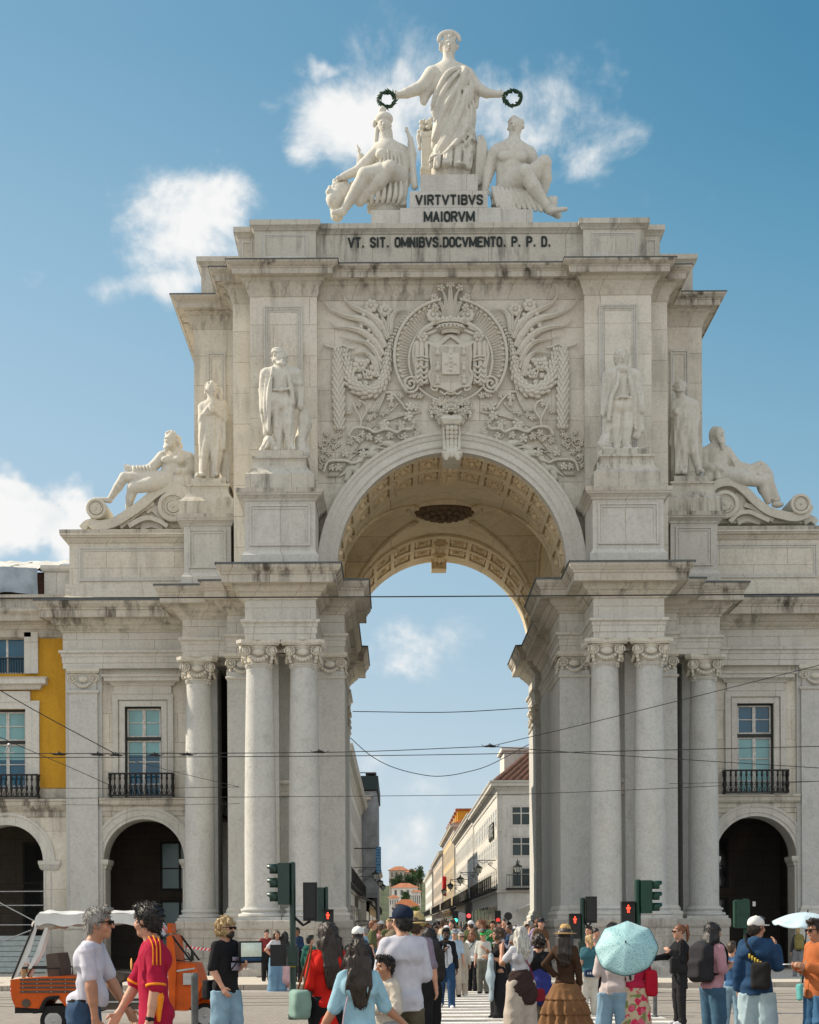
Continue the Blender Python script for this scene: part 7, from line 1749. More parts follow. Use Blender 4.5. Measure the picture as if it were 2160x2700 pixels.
pm_ = person('black haired man in blush top and blue jeans left of the teal parasol', 1617, 2441, 22, pi-.15, dict(seed=29, hcol='black', hair='short', hthick=.012, skin='light', top=T((.50, .43, .42), sleeve=1.9, hem=.48, loose=.016), bot=T((.20, .32, .42), loose=.014), stance=.03, armL='hold', shoe=WHT))
FLO, fn_, fb_ = new_mat('floral_cloth'); tcn = N(fn_, 'ShaderNodeTexCoord'); vo = N(fn_, 'ShaderNodeTexVoronoi', i_Scale=8.5); fn_.links.new(tcn.outputs['Object'], vo.inputs['Vector'])
nn = noise(fn_, tcn.outputs['Object'], 24, 3); dsum = N(fn_, 'ShaderNodeMath', operation='ADD'); fn_.links.new(vo.outputs['Distance'], dsum.inputs[0]); fn_.links.new(ramp(fn_, nn, .3, .7, -.14, .14), dsum.inputs[1])
c1 = mixc(fn_, ramp(fn_, dsum.outputs[0], .40, .46), (.50, .018, .07), (.46, .38, .26)); c2 = mixc(fn_, ramp(fn_, dsum.outputs[0], .10, .14), (.16, .02, .03), c1); c3 = mixc(fn_, ramp(fn_, noise(fn_, tcn.outputs['Object'], 7, 2), .55, .6), c2, mixc(fn_, ramp(fn_, dsum.outputs[0], .42, .48), (.55, .10, .17), (.16, .19, .06)))
fn_.links.new(c3, fb_.inputs['Base Color']); fb_.inputs['Roughness'].default_value = .9
fl = person('woman in a pink floral dress standing under the teal parasol', 1672, 2460, 22, pi+.1, dict(seed=30, fem=True, skin='light', hair='bun', hcol='black', top=T((.40, .02, .06), sleeve=.8, hem=.55), bot=dict(kind='skirt', mat=FLO, col=BLK, z=.27, flare=.02, fold=.006, name='dress'), armL='up', armR='hold', shoe=BLK))
H = fl['H']; held(fl, 'handbag', 'crimson handbag on the arm of the woman under the teal parasol', 'bag', bag_parts((-.20, .06, .60*H), (.17, .13, .34), (.40, .012, .03), [(-.19, .02, .70*H), (-.15, .0, .86*H), (-.19, .1, .70*H)], .012, .05))
def parasol(label, u, v, d, rad, col, tilt, rib=8, edge=(.03, .09, .11), pole=.8, pattern=None):
 Y = d-D0; c = sat(u, v, Y); z = Vector(tilt).normalized(); rot = z.to_track_quat('Z', 'Y')
 o = thing('parasol', label, 'parasol', c, 0); o.rotation_mode = 'QUATERNION'; o.rotation_quaternion = rot
 m = MB(); v_ = []; f = []; n = rib*6; rows = 9
 for j in range(rows+1):
  t = j/rows
  for k in range(n):
   a = 2*pi*k/n; sag = .06*rad*abs(sin(a*rib/2))*t*t; rr = rad*t*(1-.055*abs(sin(a*rib/2))*t); zz = .34*rad*(1-t**1.9)-sag
   v_.append((rr*cos(a), rr*sin(a), zz))
 for j in range(rows):
  for k in range(n): f.append((j*n+k, j*n+(k+1) % n, (j+1)*n+(k+1) % n, (j+1)*n+k))
 m.add(v_, f); cn = m.build('canopy', col, o, smooth=40); sd = cn.modifiers.new('thickness', 'SOLIDIFY'); sd.thickness = .003
 tr = MB()
 for k in range(n):
  a, b = 2*pi*k/n, 2*pi*(k+1)/n; s0, s1 = abs(sin(a*rib/2)), abs(sin(b*rib/2))
  tr.tube([(rad*(1-.055*s0)*cos(a)*1.003, rad*(1-.055*s0)*sin(a)*1.003, -.06*rad*s0), (rad*(1-.055*s1)*cos(b)*1.003, rad*(1-.055*s1)*sin(b)*1.003, -.06*rad*s1)], .006, 4)
 tr.build('trim', clo(edge), o)
 r = MB()
 for k in range(rib): a = 2*pi*k/rib; r.tube(spline([(0, 0, .33*rad), (.5*rad*cos(a), .5*rad*sin(a), .24*rad-.006), (rad*.99*cos(a), rad*.99*sin(a), -.006)], 4), .004, 4)
 r.build('ribs', M['steel'], o)
 p = MB(); p.tube([(0, 0, -pole), (0, 0, .34*rad+.04)], .009, 8); p.tube([(0, 0, -pole), (0, 0, -pole+.12)], .016, 8); p.build('shaft', M['iron'], o); return o
def dotted(name, base, dots, sc):
 m, nt, b = new_mat(name); t = N(nt, 'ShaderNodeTexCoord'); n1 = noise(nt, t.outputs['Object'], sc, 2, .5)
 nt.links.new(mixc(nt, ramp(nt, n1, .56, .62), base, dots), b.inputs['Base Color']); b.inputs['Roughness'].default_value = .6; b.inputs['Sheen Weight'].default_value = .2
 b.inputs['Transmission Weight'].default_value = 0.0
 return m
parasol('open teal patterned parasol tilted towards the square, hiding a woman\'s head', 1652, 2500, 20.8, .385, dotted('teal_parasol_cloth', (.30, .50, .52), (.10, .29, .33), 60), (-.18, -.86, .52), 8)
bc = person('woman in black coat and leggings with a ponytail, gesturing towards the left', 1790, 2440, 29.5, -1.35, dict(seed=31, fem=True, hair='pony', hcol='ginger', shades=True, top=T(BLK, sleeve=1.95, hem=.36, flare=.14, loose=.018, name='coat'), bot=T((.02, .02, .022), loose=.004), armR='reach', armL='phone', shoe=WHT))
H = bc['H']; held(bc, 'tote_bag', 'black tote bag on the shoulder of the woman in the black coat', 'bag', bag_parts((.17, -.10, .60*H), (.10, .30, .28), (.02, .02, .022), [(.17, -.22, .66*H), (.14, -.02, .87*H), (.17, .04, .66*H)], .010, .03))
held(bc, 'backpack', 'small brown backpack behind the woman in the black coat', 'backpack', backpack_parts(bc, (.11, .05, .025), (.24, .13, .30), .16, 0, .63*H, False))
pk = person('long haired man in pink polo shirt and blue jeans with a black backpack', 1882, 2436, 22.5, 2.1, dict(seed=32, skin='tan', hair='mid', hcol='black', hlen=.05, top=T((.50, .27, .31), sleeve=.95, hem=.5, loose=.016), bot=T((.055, .12, .19), loose=.010), armL='hold', armR='hold', shoe=BLK))
held(pk, 'backpack', 'large black backpack worn over the pink polo shirt', 'backpack', backpack_parts(pk, (.030, .030, .034), (.34, .20, .50), .19))
person('boy in blue jacket and light jeans between the pink shirt and the navy anorak', 1930, 2485, 27, pi-.5, dict(seed=33, skin='light', hcol='brown', top=T((.05, .12, .24), sleeve=1.95), bot=T(LDEN), bw=.9, stance=.02, shoe=BLK))
nv = person('man in white cap, navy anorak and pale jeans pointing ahead', 1996, 2421, 21.5, pi-.45, dict(seed=34, hair='short', hcol='dkbrown', skin='tan', hat=dict(kind='cap', col=(.66, .65, .63)), top=T((.020, .055, .12), sleeve=1.9, hem=.46, loose=.034, hood=True, name='anorak'), bot=T((.36, .47, .51), loose=.022, flare=.02), armR='up', armL='hang', stance=.02, shoe=WHT, look=-.5))
H = nv['H']; held(nv, 'sling_bag', 'black sling bag with yellow lettering across the navy anorak', 'bag', bag_parts((-.10, .20, .60*H), (.24, .14, .34), (.018, .018, .018), [(-.16, .10, .62*H), (.05, .155, .78*H), (.12, .05, .89*H), (.05, -.13, .78*H)], .022, .05)+[('lettering', clo((.50, .36, .06)), (lambda m: [m.obox((.045-q*.035, .165+.01, (.735-q*.013)*H), (.022, .02, .06), 0) for q in range(5)] and m)(MB()))])
og = person('man in orange jacket and jeans looking at a phone at the right edge', 2150, 2428, 21, -1.2, dict(seed=35, hair='short', hcol='dkbrown', skin='tan', shades=True, top=T((.42, .13, .045), sleeve=1.9, hem=.46, loose=.028, collar=True, name='jacket'), bot=T((.05, .13, .24)), armR='hold', armL='hold', nod=.1, shoe=BLK))
m = MB(); m.obox(og['wr'][-1]+V3(.03, -.12, .03), (.075, .15, .012), 0); held(og, 'phone', 'white phone in the hands of the man in the orange jacket', 'phone', [('case', clo(WHT), m)])
held(og, 'pouch', 'turquoise pouch hanging in front of the orange jacket', 'bag', bag_parts((-.05, -.22, .50*og['H']), (.12, .06, .22), (.12, .38, .38), [(-.05, -.22, .56*og['H']), (0, -.16, .72*og['H'])], .006, .04))
yb = person('person with grey trousers walking into the dark archway on the right', 2104, 2448, 53, pi, dict(seed=36, hair='short', hcol='blond', skin='light', top=T((.05, .05, .055), sleeve=1.9), bot=T((.20, .21, .22)), step=.4, shoe=GRY), z0=.14)
held(yb, 'backpack', 'yellow and grey backpack entering the dark archway on the right', 'backpack', backpack_parts(yb, (.20, .17, .06)))
parasol('pale blue parasol at the right edge held level above the heads', 2128, 2437, 23, .46, dotted('pale_blue_parasol_cloth', (.45, .58, .64), (.40, .52, .58), 6), (.05, -.12, .98), 8, edge=(.36, .46, .50))
person('child in white top sitting on the kerb bench behind the tricycle', 64, 2512, 50, .5, dict(seed=37, sit=True, hair='short', hcol='brown', top=T(WHT, sleeve=.9), bot=T((.30, .18, .10)), armR='hold', armL='hold', shoe=WHT), H=1.25, z0=.14)
# ------------------------------------------------------------------ orange three-wheeler
ORA = plain('orange_paint', (.55, .088, .006), .5, var=.22, scale=4, spec=.25); RUB = plain('tyre_rubber', (.012, .012, .012), .85, var=.3); ALU = plain('dull_aluminium', (.42, .42, .41), .4, .8, var=.2)
SEATM = plain('brown_seat_cover', (.085, .065, .048), .7, var=.3, bump=.2); TARP = plain('white_canopy_sheet', (.62, .62, .60), .6, var=.12, scale=3)
YT = -26.3
tk = thing('motor_tricycle', 'orange three wheeled open tour vehicle with white canopy and slatted rear body', 'tricycle', (-10.0, YT, 0))
def tp(cx, cy, y=0.0): p = sat(cx/2.464, 2250+cy/2.464, YT); return (p.x, p.z)
def putt(mb, name, mat, par=None, **k):
 o = mb.build(name, mat, None, **k); par = par or tk; o.parent = par
 if par is tk: o.matrix_parent_inverse = Matrix.Translation((10.0, -YT, 0))
 return o
Y0, Y1 = YT-.62, YT+.62
def sheet_poly(mb, pts, y0, y1): mb.prism([tp(*p) for p in pts], y0, y1)
b = MB(); sheet_poly(b, [(118, 815), (425, 792), (660, 800), (660, 985), (470, 985), (420, 930), (350, 935), (300, 1000), (150, 990), (128, 940)], Y0, Y1); body = putt(b, 'rear_body', ORA)
sl = MB()
for y in (815, 840, 865, 892): sheet_poly(sl, [(180, y-7), (640, y-9), (640, y+5), (180, y+7)], Y0-.012, Y0+.01)
putt(sl, 'slats', SEATM, body)
bo = MB()
for y in (815, 840, 865, 892):
 for x in (200, 290, 380, 470): p = tp(x, y); bo.ball((p[0], Y0-.014, p[1]), .012, 6, 4)
putt(bo, 'bolts', ALU, body)
v = MB(); p = tp(220, 965); v.lathe([(.075, 0), (.075, .02), (.06, .022)], (p[0], Y0-.02, p[1]), 16, 'Y'); putt(v, 'fuel_cap', SEATM, body)
v = MB(); v.tube(spline([(tp(262, 1020)[0], Y0-.02, tp(262, 1020)[1]), (tp(310, 1010)[0], Y0-.02, tp(310, 1010)[1]), (tp(350, 940)[0], Y0-.02, tp(350, 940)[1]), (tp(430, 925)[0], Y0-.02, tp(430, 925)[1])], 5), .035, 6); putt(v, 'wheel_arch_trim', RUB, body)
v = MB()
for (x, y) in ((118, 855), (118, 885), (122, 910)): p = tp(x, y); v.ball((p[0], Y0+.14, p[1]), (.035, .06, .05), 8, 6); v.ball((p[0], Y1-.14, p[1]), (.035, .06, .05), 8, 6)
putt(v, 'tail_lights', plain('red_lamp', (.45, .03, .02), .3), body, smooth=True)
v = MB(); v.tube([(tp(x, y)[0], YT, tp(x, y)[1]) for x, y in ((150, 990), (165, 1015), (200, 1005))], .018, 5); v.box(*sorted((tp(140, 0)[0], tp(660, 0)[0])), Y0+.02, Y1-.02, tp(0, 1030)[1], tp(0, 985)[1]); putt(v, 'chassis', RUB, tk)
v = MB(); v.box(tp(640, 0)[0], tp(1120, 0)[0], Y0, Y1, tp(0, 1010)[1], tp(0, 955)[1]); fl_ = putt(v, 'floor', SEATM)
v = MB()
for y in (960, 1025): v.box(tp(640, 0)[0], tp(1120, 0)[0], Y0-.02, Y0-.002, tp(0, y+5)[1], tp(0, y-5)[1])
putt(v, 'step_rail', ALU, fl_)
s = MB(); sheet_poly(s, [(335, 655), (405, 645), (425, 720), (430, 800), (350, 800)], Y0+.12, Y1-.12); putt(s, 'seat_back', SEATM, smooth=30)
s = MB(); sheet_poly(s, [(640, 780), (700, 770), (840, 785), (845, 810), (800, 838), (660, 840)], Y0+.08, Y1-.08); sheet_poly(s, [(680, 840), (770, 840), (775, 955), (690, 955)], Y0+.2, Y1-.2); putt(s, 'bench_seat', SEATM)
s = MB()
for y in (Y0+.04, Y1-.04): s.tube([(tp(a, c)[0], y, tp(a, c)[1]) for a, c in ((130, 805), (165, 742), (430, 742), (432, 800))], .016, 6)
s.tube([(tp(165, 742)[0], Y0+.04, tp(165, 742)[1]), (tp(165, 742)[0], Y1-.04, tp(165, 742)[1])], .016, 6); putt(s, 'hand_rail', RUB)
# canopy and frame
cv = []; cf = []; nx = 40
top_ = [(275, 440), (290, 405), (330, 393), (470, 400), (620, 396), (840, 394), (1000, 420), (1095, 545)]
TP = spline([(*tp(*q), 0) for q in top_], 6); n = len(TP)
for i, q in enumerate(TP):
 for j in range(9):
  t = j/8*2-1; cv.append((q.x, YT+t*.66, q.y+.06*(1-t*t)+.012*sin(i*.9+j)))
for i in range(n-1):
 for j in range(8): k = i*9+j; cf.append((k, k+1, k+10, k+9))
c = MB().add(cv, cf)
for side in (-.66, .66):
 w_ = []; wf_ = []
 for i, q in enumerate(TP[:int(n*.8)]): w_ += [(q.x, YT+side, q.y+.0), (q.x, YT+side*1.01, q.y-.19-.02*sin(i*.8))]
 for i in range(int(n*.8)-1): wf_.append((2*i, 2*i+2, 2*i+3, 2*i+1))
 c.add(w_, wf_)
cn = putt(c, 'canopy', TARP, smooth=50)
f = MB()
for side in (-.63, .63):
 f.tube([(tp(a, d_)[0], YT+side, tp(a, d_)[1]) for a, d_ in ((130, 810), (215, 600), (285, 432))], .018, 6); f.tube([(tp(a, d_)[0], YT+side, tp(a, d_)[1]) for a, d_ in ((285, 432), (840, 425), (1000, 440), (1110, 560))], .016, 6)
putt(f, 'canopy_frame', RUB)
st_ = MB();
for pts in ([(285, 440), (205, 640), (125, 805), (160, 800), (245, 640), (300, 450)], [(340, 480), (280, 640), (230, 745), (250, 745), (310, 650), (360, 485)]): sheet_poly(st_, pts, Y0+.0, Y0+.015)
for pts in ([(285, 440), (205, 640), (125, 805), (160, 800), (245, 640), (300, 450)],): sheet_poly(st_, pts, Y1-.015, Y1)
putt(st_, 'rolled_curtain', TARP)
s = SDF(); q = tp(330, 465); s.cap((q[0]-.14, Y0+.05, q[1]), (q[0]+.14, Y0+.05, q[1]), .075); s.cap((q[0]-.14, Y1-.05, q[1]), (q[0]+.14, Y1-.05, q[1]), .075); V_, Q_ = s.mesh(.02, .02, wrinkle(2, .01, 30)); o = np_obj('folded_curtain', V_, Q_, plain('grubby_sheet', (.42, .40, .34), .8), tk); o.matrix_parent_inverse = Matrix.Translation((10.0, -YT, 0))
# cab
cb = MB(); sheet_poly(cb, [(1112, 545), (1140, 525), (1158, 560), (1175, 700), (1165, 1012), (1130, 1000)], Y0, Y1); sheet_poly(cb, [(1166, 705), (1290, 712), (1335, 850), (1290, 960), (1240, 1015), (1166, 1013)], Y0+.06, Y1-.06); sheet_poly(cb, [(1290, 850), (1385, 855), (1395, 930), (1330, 930), (1280, 965)], Y0+.28, Y1-.28)
cab = putt(cb, 'cab', ORA); q = MB(); sheet_poly(q, [(1166, 755), (1290, 738), (1292, 748), (1166, 768)], Y0+.045, Y0+.07); putt(q, 'trim_strip', ALU, cab)
q = MB(); sheet_poly(q, [(1102, 455), (1128, 455), (1130, 520), (1102, 520)], YT-.3, YT+.3); putt(q, 'roof_sign', ORA, cab)
q = MB(); q.tube([(tp(a, d_)[0], Y0+.03, tp(a, d_)[1]) for a, d_ in ((1125, 540), (1165, 690), (1270, 700), (1150, 540), (1125, 540))], .022, 6); q.tube([(tp(a, d_)[0], Y1-.03, tp(a, d_)[1]) for a, d_ in ((1125, 540), (1165, 690), (1270, 700), (1150, 540), (1125, 540))], .022, 6); fr2 = putt(q, 'window_frame', RUB, cab)
q = MB(); a_, b_, c_, d_ = tp(1130, 548), tp(1168, 690), tp(1265, 698), tp(1150, 545); q.add([(a_[0], Y0+.03, a_[1]), (b_[0], Y0+.03, b_[1]), (c_[0], Y0+.03, c_[1]), (d_[0], Y0+.03, d_[1])], [(0, 1, 2, 3)])
gm, gn, gb = new_mat('cab_window_glass'); gb.inputs['Transmission Weight'].default_value = 1.0; gb.inputs['Roughness'].default_value = .02; gb.inputs['Base Color'].default_value = (.8, .86, .86, 1); gb.inputs['IOR'].default_value = 1.05
putt(q, 'pane', gm, cab)
q = MB(); q.tube([(tp(1280, 690)[0], Y0-.05, tp(1280, 690)[1]), (tp(1245, 640)[0], Y0+.02, tp(1245, 640)[1])], .012, 5); q.box(tp(1270, 0)[0], tp(1285, 0)[0], Y0-.14, Y0-.04, tp(0, 700)[1], tp(0, 640)[1]); putt(q, 'wing_mirror', RUB, cab)
q = MB(); p = tp(1262, 810); q.lathe([(.10, 0), (.11, .05), (.07, .09)], (p[0], Y0+.02, p[1]), 16, 'Y'); q.box(p[0]-.12, p[0]+.02, Y0+.0, Y0+.05, p[1]-.1, p[1]+.1); putt(q, 'headlight', ALU, cab, smooth=40)
def wheel(cx, cy, r, y, wd, name='wheel'):
 p = tp(cx, cy); c_ = (p[0], y, p[1]); m = MB(); m.lathe([(r*.62, -wd*.5), (r*.9, -wd*.52), (r, -wd*.3), (r, wd*.3), (r*.9, wd*.52), (r*.62, wd*.5)], c_, 36, 'Y'); w = putt(m, name, RUB, smooth=40)
 m = MB(); m.lathe([(r*.63, -wd*.51), (r*.58, -wd*.42), (r*.50, -wd*.32), (r*.22, -wd*.40), (r*.12, -wd*.55), (r*.02, -wd*.56)], c_, 24, 'Y')
 for k in range(8): a = k*pi/4; m.ball((c_[0]+r*.4*cos(a), y-wd*.36, c_[2]+r*.4*sin(a)), r*.06, 6, 4)
 putt(m, 'rim', ALU, w, smooth=40)
p = tp(0, 1075); R_ = p[1]+.0
wheel(390, 1078, .235, Y0+.10, .15); wheel(390, 1078, .235, Y1-.10, .15); wheel(1335, 1055, .24, YT, .16)
q = MB(); p = tp(1335, 1055); q.tube([(p[0]+.26*cos(a), YT, p[1]+.27*sin(a)) for a in [R(t) for t in range(40, 170, 10)]], .10, 6, flat=1.0); putt(q, 'mudguard', ORA, smooth=60)
# ------------------------------------------------------------------ traffic lights
GRN = plain('dark_green_paint', (.008, .034, .025), .4, var=.25, coat=.2); GRN2 = plain('green_paint', (.005, .045, .027), .45, var=.2); SIGB = plain('black_signal_housing', (.010, .012, .012), .5)
REDL = plain('red_signal_lamp', (.5, .03, .02), .4, var=0, emit=((1.0, .07, .03), 1.8))
def red_man(m, c, sz, fx):
 """standing figure of the pedestrian signal, facing the camera"""
 x, y, z = c; m.ball((x, y, z+sz*.34), (sz*.10, .006, sz*.11), 8, 6); m.box(x-sz*.13, x+sz*.13, y-.005, y+.005, z-.02*sz, z+sz*.21); m.box(x-sz*.21, x-sz*.15, y-.005, y+.005, z-.02*sz, z+sz*.19); m.box(x+sz*.15, x+sz*.21, y-.005, y+.005, z-.02*sz, z+sz*.19); m.box(x-sz*.12, x-sz*.02, y-.005, y+.005, z-sz*.40, z-.03*sz); m.box(x+sz*.02, x+sz*.12, y-.005, y+.005, z-sz*.40, z-.03*sz)
def signal(label, x, ytop, d, face=None, ped=None, back=None, pole_r=.055, mat=None, box=True, h=.78, twin=None):
 mat = mat or GRN; Y = d-D0; p = sat(x, ytop, Y); s = d/4500
 t = thing('traffic_light', label, 'traffic light', (p.x, Y, 0)); top = p.z
 def pt(mb, name, m_, par=None, **k):
  o = mb.build(name, m_, par or t, **k); return o
 m = MB(); m.lathe([(pole_r*1.6, 0), (pole_r*1.6, .10), (pole_r*1.15, .14), (pole_r, .3), (pole_r, top-.02), (pole_r*.6, top)], (0, 0, 0), 16); pt(m, 'pole', mat, smooth=40)
 def head_(dx, zt, dirx, lamps=3, w=.24):
  m = MB(); hh = h; m.box(dx-.11, dx+.11, -.13, .13, zt-hh, zt); o = pt(m, 'signal_head', mat if face else SIGB)
  q = MB()
  for k in range(lamps):
   zc = zt-hh*(k+.5)/lamps
   v = []; f = []; n = 14
   for i in range(2):
    for a in range(n):
     th = R(-35)+(pi+R(70))*a/(n-1); L_ = .11 if i == 0 else .11+.20-.05*(sin(th) < .2)
     v.append((dx+dirx*L_, .105*cos(th), zc+.105*sin(th)))
   for a in range(n-1): f.append((a, a+1, n+a+1, n+a))
   q.add(v, f); q.lathe([(.10, .0), (.105, .012)], (dx+dirx*.10, 0, zc), 14, 'X')
  oq = pt(q, 'hood', mat, o, smooth=60); sd = oq.modifiers.new('t', 'SOLIDIFY'); sd.thickness = .012
 if face: head_(face*.16, top-.02, face)
 if back is not None:
  bx, bz, bh = back; m = MB(); m.box(bx-.13, bx+.13, -.10, .10, bz-bh, bz); m.tube([(0, 0, bz-bh+.1), (bx*.6, 0, bz-bh-.08), (bx, 0, bz-bh)], .03, 6); m.box(bx-.10, bx+.10, -.16, -.10, bz-bh+.05, bz-.05); pt(m, 'rear_signal_head', SIGB)
 if ped:
  px, pz = ped; a = sat(px, pz, Y); bx, bz = a.x-p.x, a.z; sz = .19
  m = MB(); m.box(bx-.13, bx+.13, -.12, .08, bz-.44, bz+.15); o = pt(m, 'pedestrian_signal', SIGB); m = MB(); red_man(m, (bx, -.127, bz), sz, 1); pt(m, 'red_man', REDL, o)
  m = MB(); m.box(bx-.14, bx+.14, -.24, -.12, bz+.13, bz+.15); m.tube([(bx, 0, bz), (0, 0, bz)], .03, 6); pt(m, 'visor', SIGB, o)
 if box:
  m = MB(); m.box(-.10, .10, -.14, .05, 1.0, 1.36); m.box(-.07, .07, -.17, -.14, 1.06, 1.30); pt(m, 'push_button_box', mat)
 return t
a = signal('large dark green traffic light with lamps facing left, beside the sage shoulder bag', 771, 2273, 31.9, face=-1, back=(.33, 2.56, .72), pole_r=.058)
m = MB(); m.box(-.42, -.12, -.06, .12, 1.0, 1.4); m.build('control_box', SIGB, a); m = MB(); m.box(-.05, .06, -.075, -.062, .98, 1.12); m.build('sticker', plain('yellow_sticker', (.6, .45, .02), .6), a)
signal('smaller dark green traffic light with red man, behind the red tunic woman', 860, 2338, 40, face=-1, ped=(865, 2415), pole_r=.05, h=.80)
signal('pedestrian signal with glowing red man on a green pole, left of the teal parasol', 1536, 2367, 40, face=None, ped=(1515, 2426), back=(.20, 2.42, .62), pole_r=.06)
signal('green traffic light with lamps facing right and red man, above the teal parasol', 1682, 2319, 34, face=1, ped=(1655, 2397), pole_r=.06, mat=GRN2, h=.66)
Y = 36-D0; p = sat(1967, 2370, Y); t = thing('traffic_light', 'bright green traffic light seen from behind, in front of the dark right archway', 'traffic light', (p.x, Y, 0))
m = MB(); m.lathe([(.09, 0), (.09, .1), (.055, .15), (.055, p.z)], (0, 0, 0), 14); m.build('pole', GRN2, t, smooth=40); m = MB(); m.box(-.22, .06, -.12, .10, p.z-.62, p.z-.02); m.box(-.26, -.22, -.10, .08, p.z-.6, p.z-.04); m.box(-.2, .04, -.14, -.12, p.z-.34, p.z-.31); m.build('signal_head', GRN2, t)
m = MB(); m.box(.14, .20, -.02, .0, p.z-.16, p.z-.06); m.build('sticker', clo(WHT), t)
for (x, y, d, lab) in ((513, 2566, 20, 'worn grey steel bollard between the claret shirt and the tablet man'), (1727, 2560, 32, 'grey steel bollard beside the floral dress')):
 Y = d-D0; p = sat(x, y, Y); m = MB(); r = .042; m.lathe([(r, 0), (r, p.z-.07), (r*1.06, p.z-.06), (r*1.06, p.z-.03), (r*.8, p.z), (.004, p.z+.006)], (0, 0, 0), 18)
 m.lathe([(r*1.5, 0), (r*1.5, .02), (r*1.05, .04)], (0, 0, 0), 18); o = m.build('bollard', plain('worn_grey_steel', (.12, .13, .13), .45, .5, var=.4, scale=9), None, smooth=40); o.location = (p.x, Y, 0); tag(o, lab, 'bollard', 'steel bollards')
# barrier tape on the left pedestal side, scaffold in the left archway
m = MB(); A_, B_ = sat(490, 2497, -1.2), sat(690, 2493, -1.2); m.cm = 0
n = 40
for i in range(n):
 m.cm = i % 2; t0, t1 = i/n, (i+1)/n
 q = [A_.lerp(B_, t0), A_.lerp(B_, t1)]; sag = [-.12*sin(pi*t0), -.12*sin(pi*t1)]
 m.add([(q[0].x-.03, -1.2, q[0].z+sag[0]-.04), (q[1].x-.03, -1.2, q[1].z+sag[1]-.04), (q[1].x+.03, -1.2, q[1].z+sag[1]+.04), (q[0].x+.03, -1.2, q[0].z+sag[0]+.04), (q[0].x, -1.19, q[0].z+sag[0])], [(0, 1, 2, 3)])
o = m.build('barrier_tape', [clo((.55, .03, .03)), clo(WHT)]); tag(o, 'red and white striped barrier tape strung before the left pedestal', 'tape')
for x in (A_.x, B_.x):
 q = MB(); q.lathe([(.17, .14), (.17, .18), (.025, .2), (.025, A_.z+.08)], (x, -1.2, 0), 10); o = q.build('barrier_post', M['steel'], smooth=40); tag(o, 'thin steel post holding one end of the striped barrier tape, ' + ('behind the tricycle cab' if x == A_.x else 'beside the checked shirt'), 'post', 'barrier posts')
sc = thing('scaffold', 'thin pale scaffold tubes and boards standing in the leftmost dark archway', 'scaffold', (-16.2, 5.2, 0));
def spt(mb, n_, m_): o = mb.build(n_, m_, sc); o.matrix_parent_inverse = Matrix.Translation((16.2, -5.2, 0)); return o
m = MB()
for x in (-18.6, -17.6, -14.55):
 for y in (4.9, 5.9): m.tube([(x, y, .14), (x, y, 4.1)], .025, 6)
spt(m, 'upright', ALU); m = MB()
for z in (1.9, 2.6, 3.1): m.tube([(-19, 4.9, z), (-14.55, 4.9, z)], .02, 6)
m.tube([(-19, 4.86, 4.2), (-14.7, 4.86, 1.9)], .025, 6); m.tube([(-19, 4.84, .2), (-14.7, 4.84, 1.85)], .025, 6); spt(m, 'brace', ALU)
m = MB()
for k in range(7): m.box(-19, -14.6, 5.3, 5.33, .2+k*.19, .37+k*.19)
spt(m, 'hoarding', plain('pale_corrugated_hoarding', (.36, .42, .42), .6, var=.15))
m = MB(); m.box(-18.9, -14.2, -5.6, -5.1, .14, .58); m.box(-18.8, -14.3, -5.55, -5.15, .14, .3); o = m.build('stone_bench', M['kerbstone']); tag(o, 'long low pale stone bench behind the tricycle canopy', 'bench')
# ------------------------------------------------------------------ overhead tram wires
WIRE = plain('black_wire', (.012, .012, .013), .6, var=0)
def wire(pts, d, r, label, sag=None, ends=None):
 m = MB(); P_ = []
 for i, (x, y) in enumerate(pts): P_.append(sat(x, y, (d[i] if hasattr(d, '__len__') else d)-D0))
 Q = spline(P_, 8) if len(P_) > 2 else [P_[0].lerp(P_[1], t/16) for t in range(17)]
 if sag: Q = [q-Vector((0, 0, sag*4*(i/(len(Q)-1))*(1-i/(len(Q)-1)))) for i, q in enumerate(Q)]
 m.tube(Q, r, 5); o = m.build('overhead_wire', WIRE, smooth=True); tag(o, label, 'wire', 'overhead wires'); return o
wire([(-600, 1579), (0, 1577), (1080, 1573), (2160, 1566), (2700, 1562)], 44, .017, 'thick black cable crossing the whole view just under the main cornice')
wire([(-500, 1989), (32, 1987), (845, 1984), (1293, 1968)], 41, .010, 'upper tram contact wire from the left edge to the splice below the arch')
wire([(-500, 2001), (0, 1998), (1100, 1991), (2160, 1968), (2700, 1956)], 41.6, .010, 'lower tram contact wire running level across the full width')
wire([(1293, 1968), (1600, 1895), (2160, 1754), (2600, 1640)], 41, .009, 'thin wire climbing to the right from the splice across the right columns')
wire([(1293, 1968), (1600, 1990), (2160, 2025), (2600, 2052)], 41, .009, 'wire falling gently to the right from the splice')
wire([(-300, 1640), (51, 1850), (306, 1989)], 41, .012, 'black wire slanting down across the ochre wall to the contact wire')
wire([(-200, 1846), (0, 1944), (200, 2030), (297, 2074)], 42, .008, 'thin wire slanting from the left edge to the balcony left of the columns')
wire([(338, 2003), (480, 2040), (631, 2075)], 42, .006, 'fine wire sloping from the contact wire to the left columns')
wire([(108, 2078), (360, 2079), (631, 2075)], 46, .007, 'short level wire passing the left balcony')
wire([(-400, 2110), (0, 2106), (1100, 2098), (1490, 2090), (2160, 2060)], 46, .008, 'long level wire below the balconies across both pedestals of columns')
wire([(160, 2122), (400, 2123), (633, 2119)], 47, .006, 'lowest fine wire under the left balcony')
wire([(1765, 2066), (2160, 2060), (2500, 2054)], 47, .007, 'short wire running to the right edge beneath the right balcony')
wire([(930, 1876), (1180, 1878), (1405, 1866)], 73, .018, 'wire stretched between the piers high inside the passage')
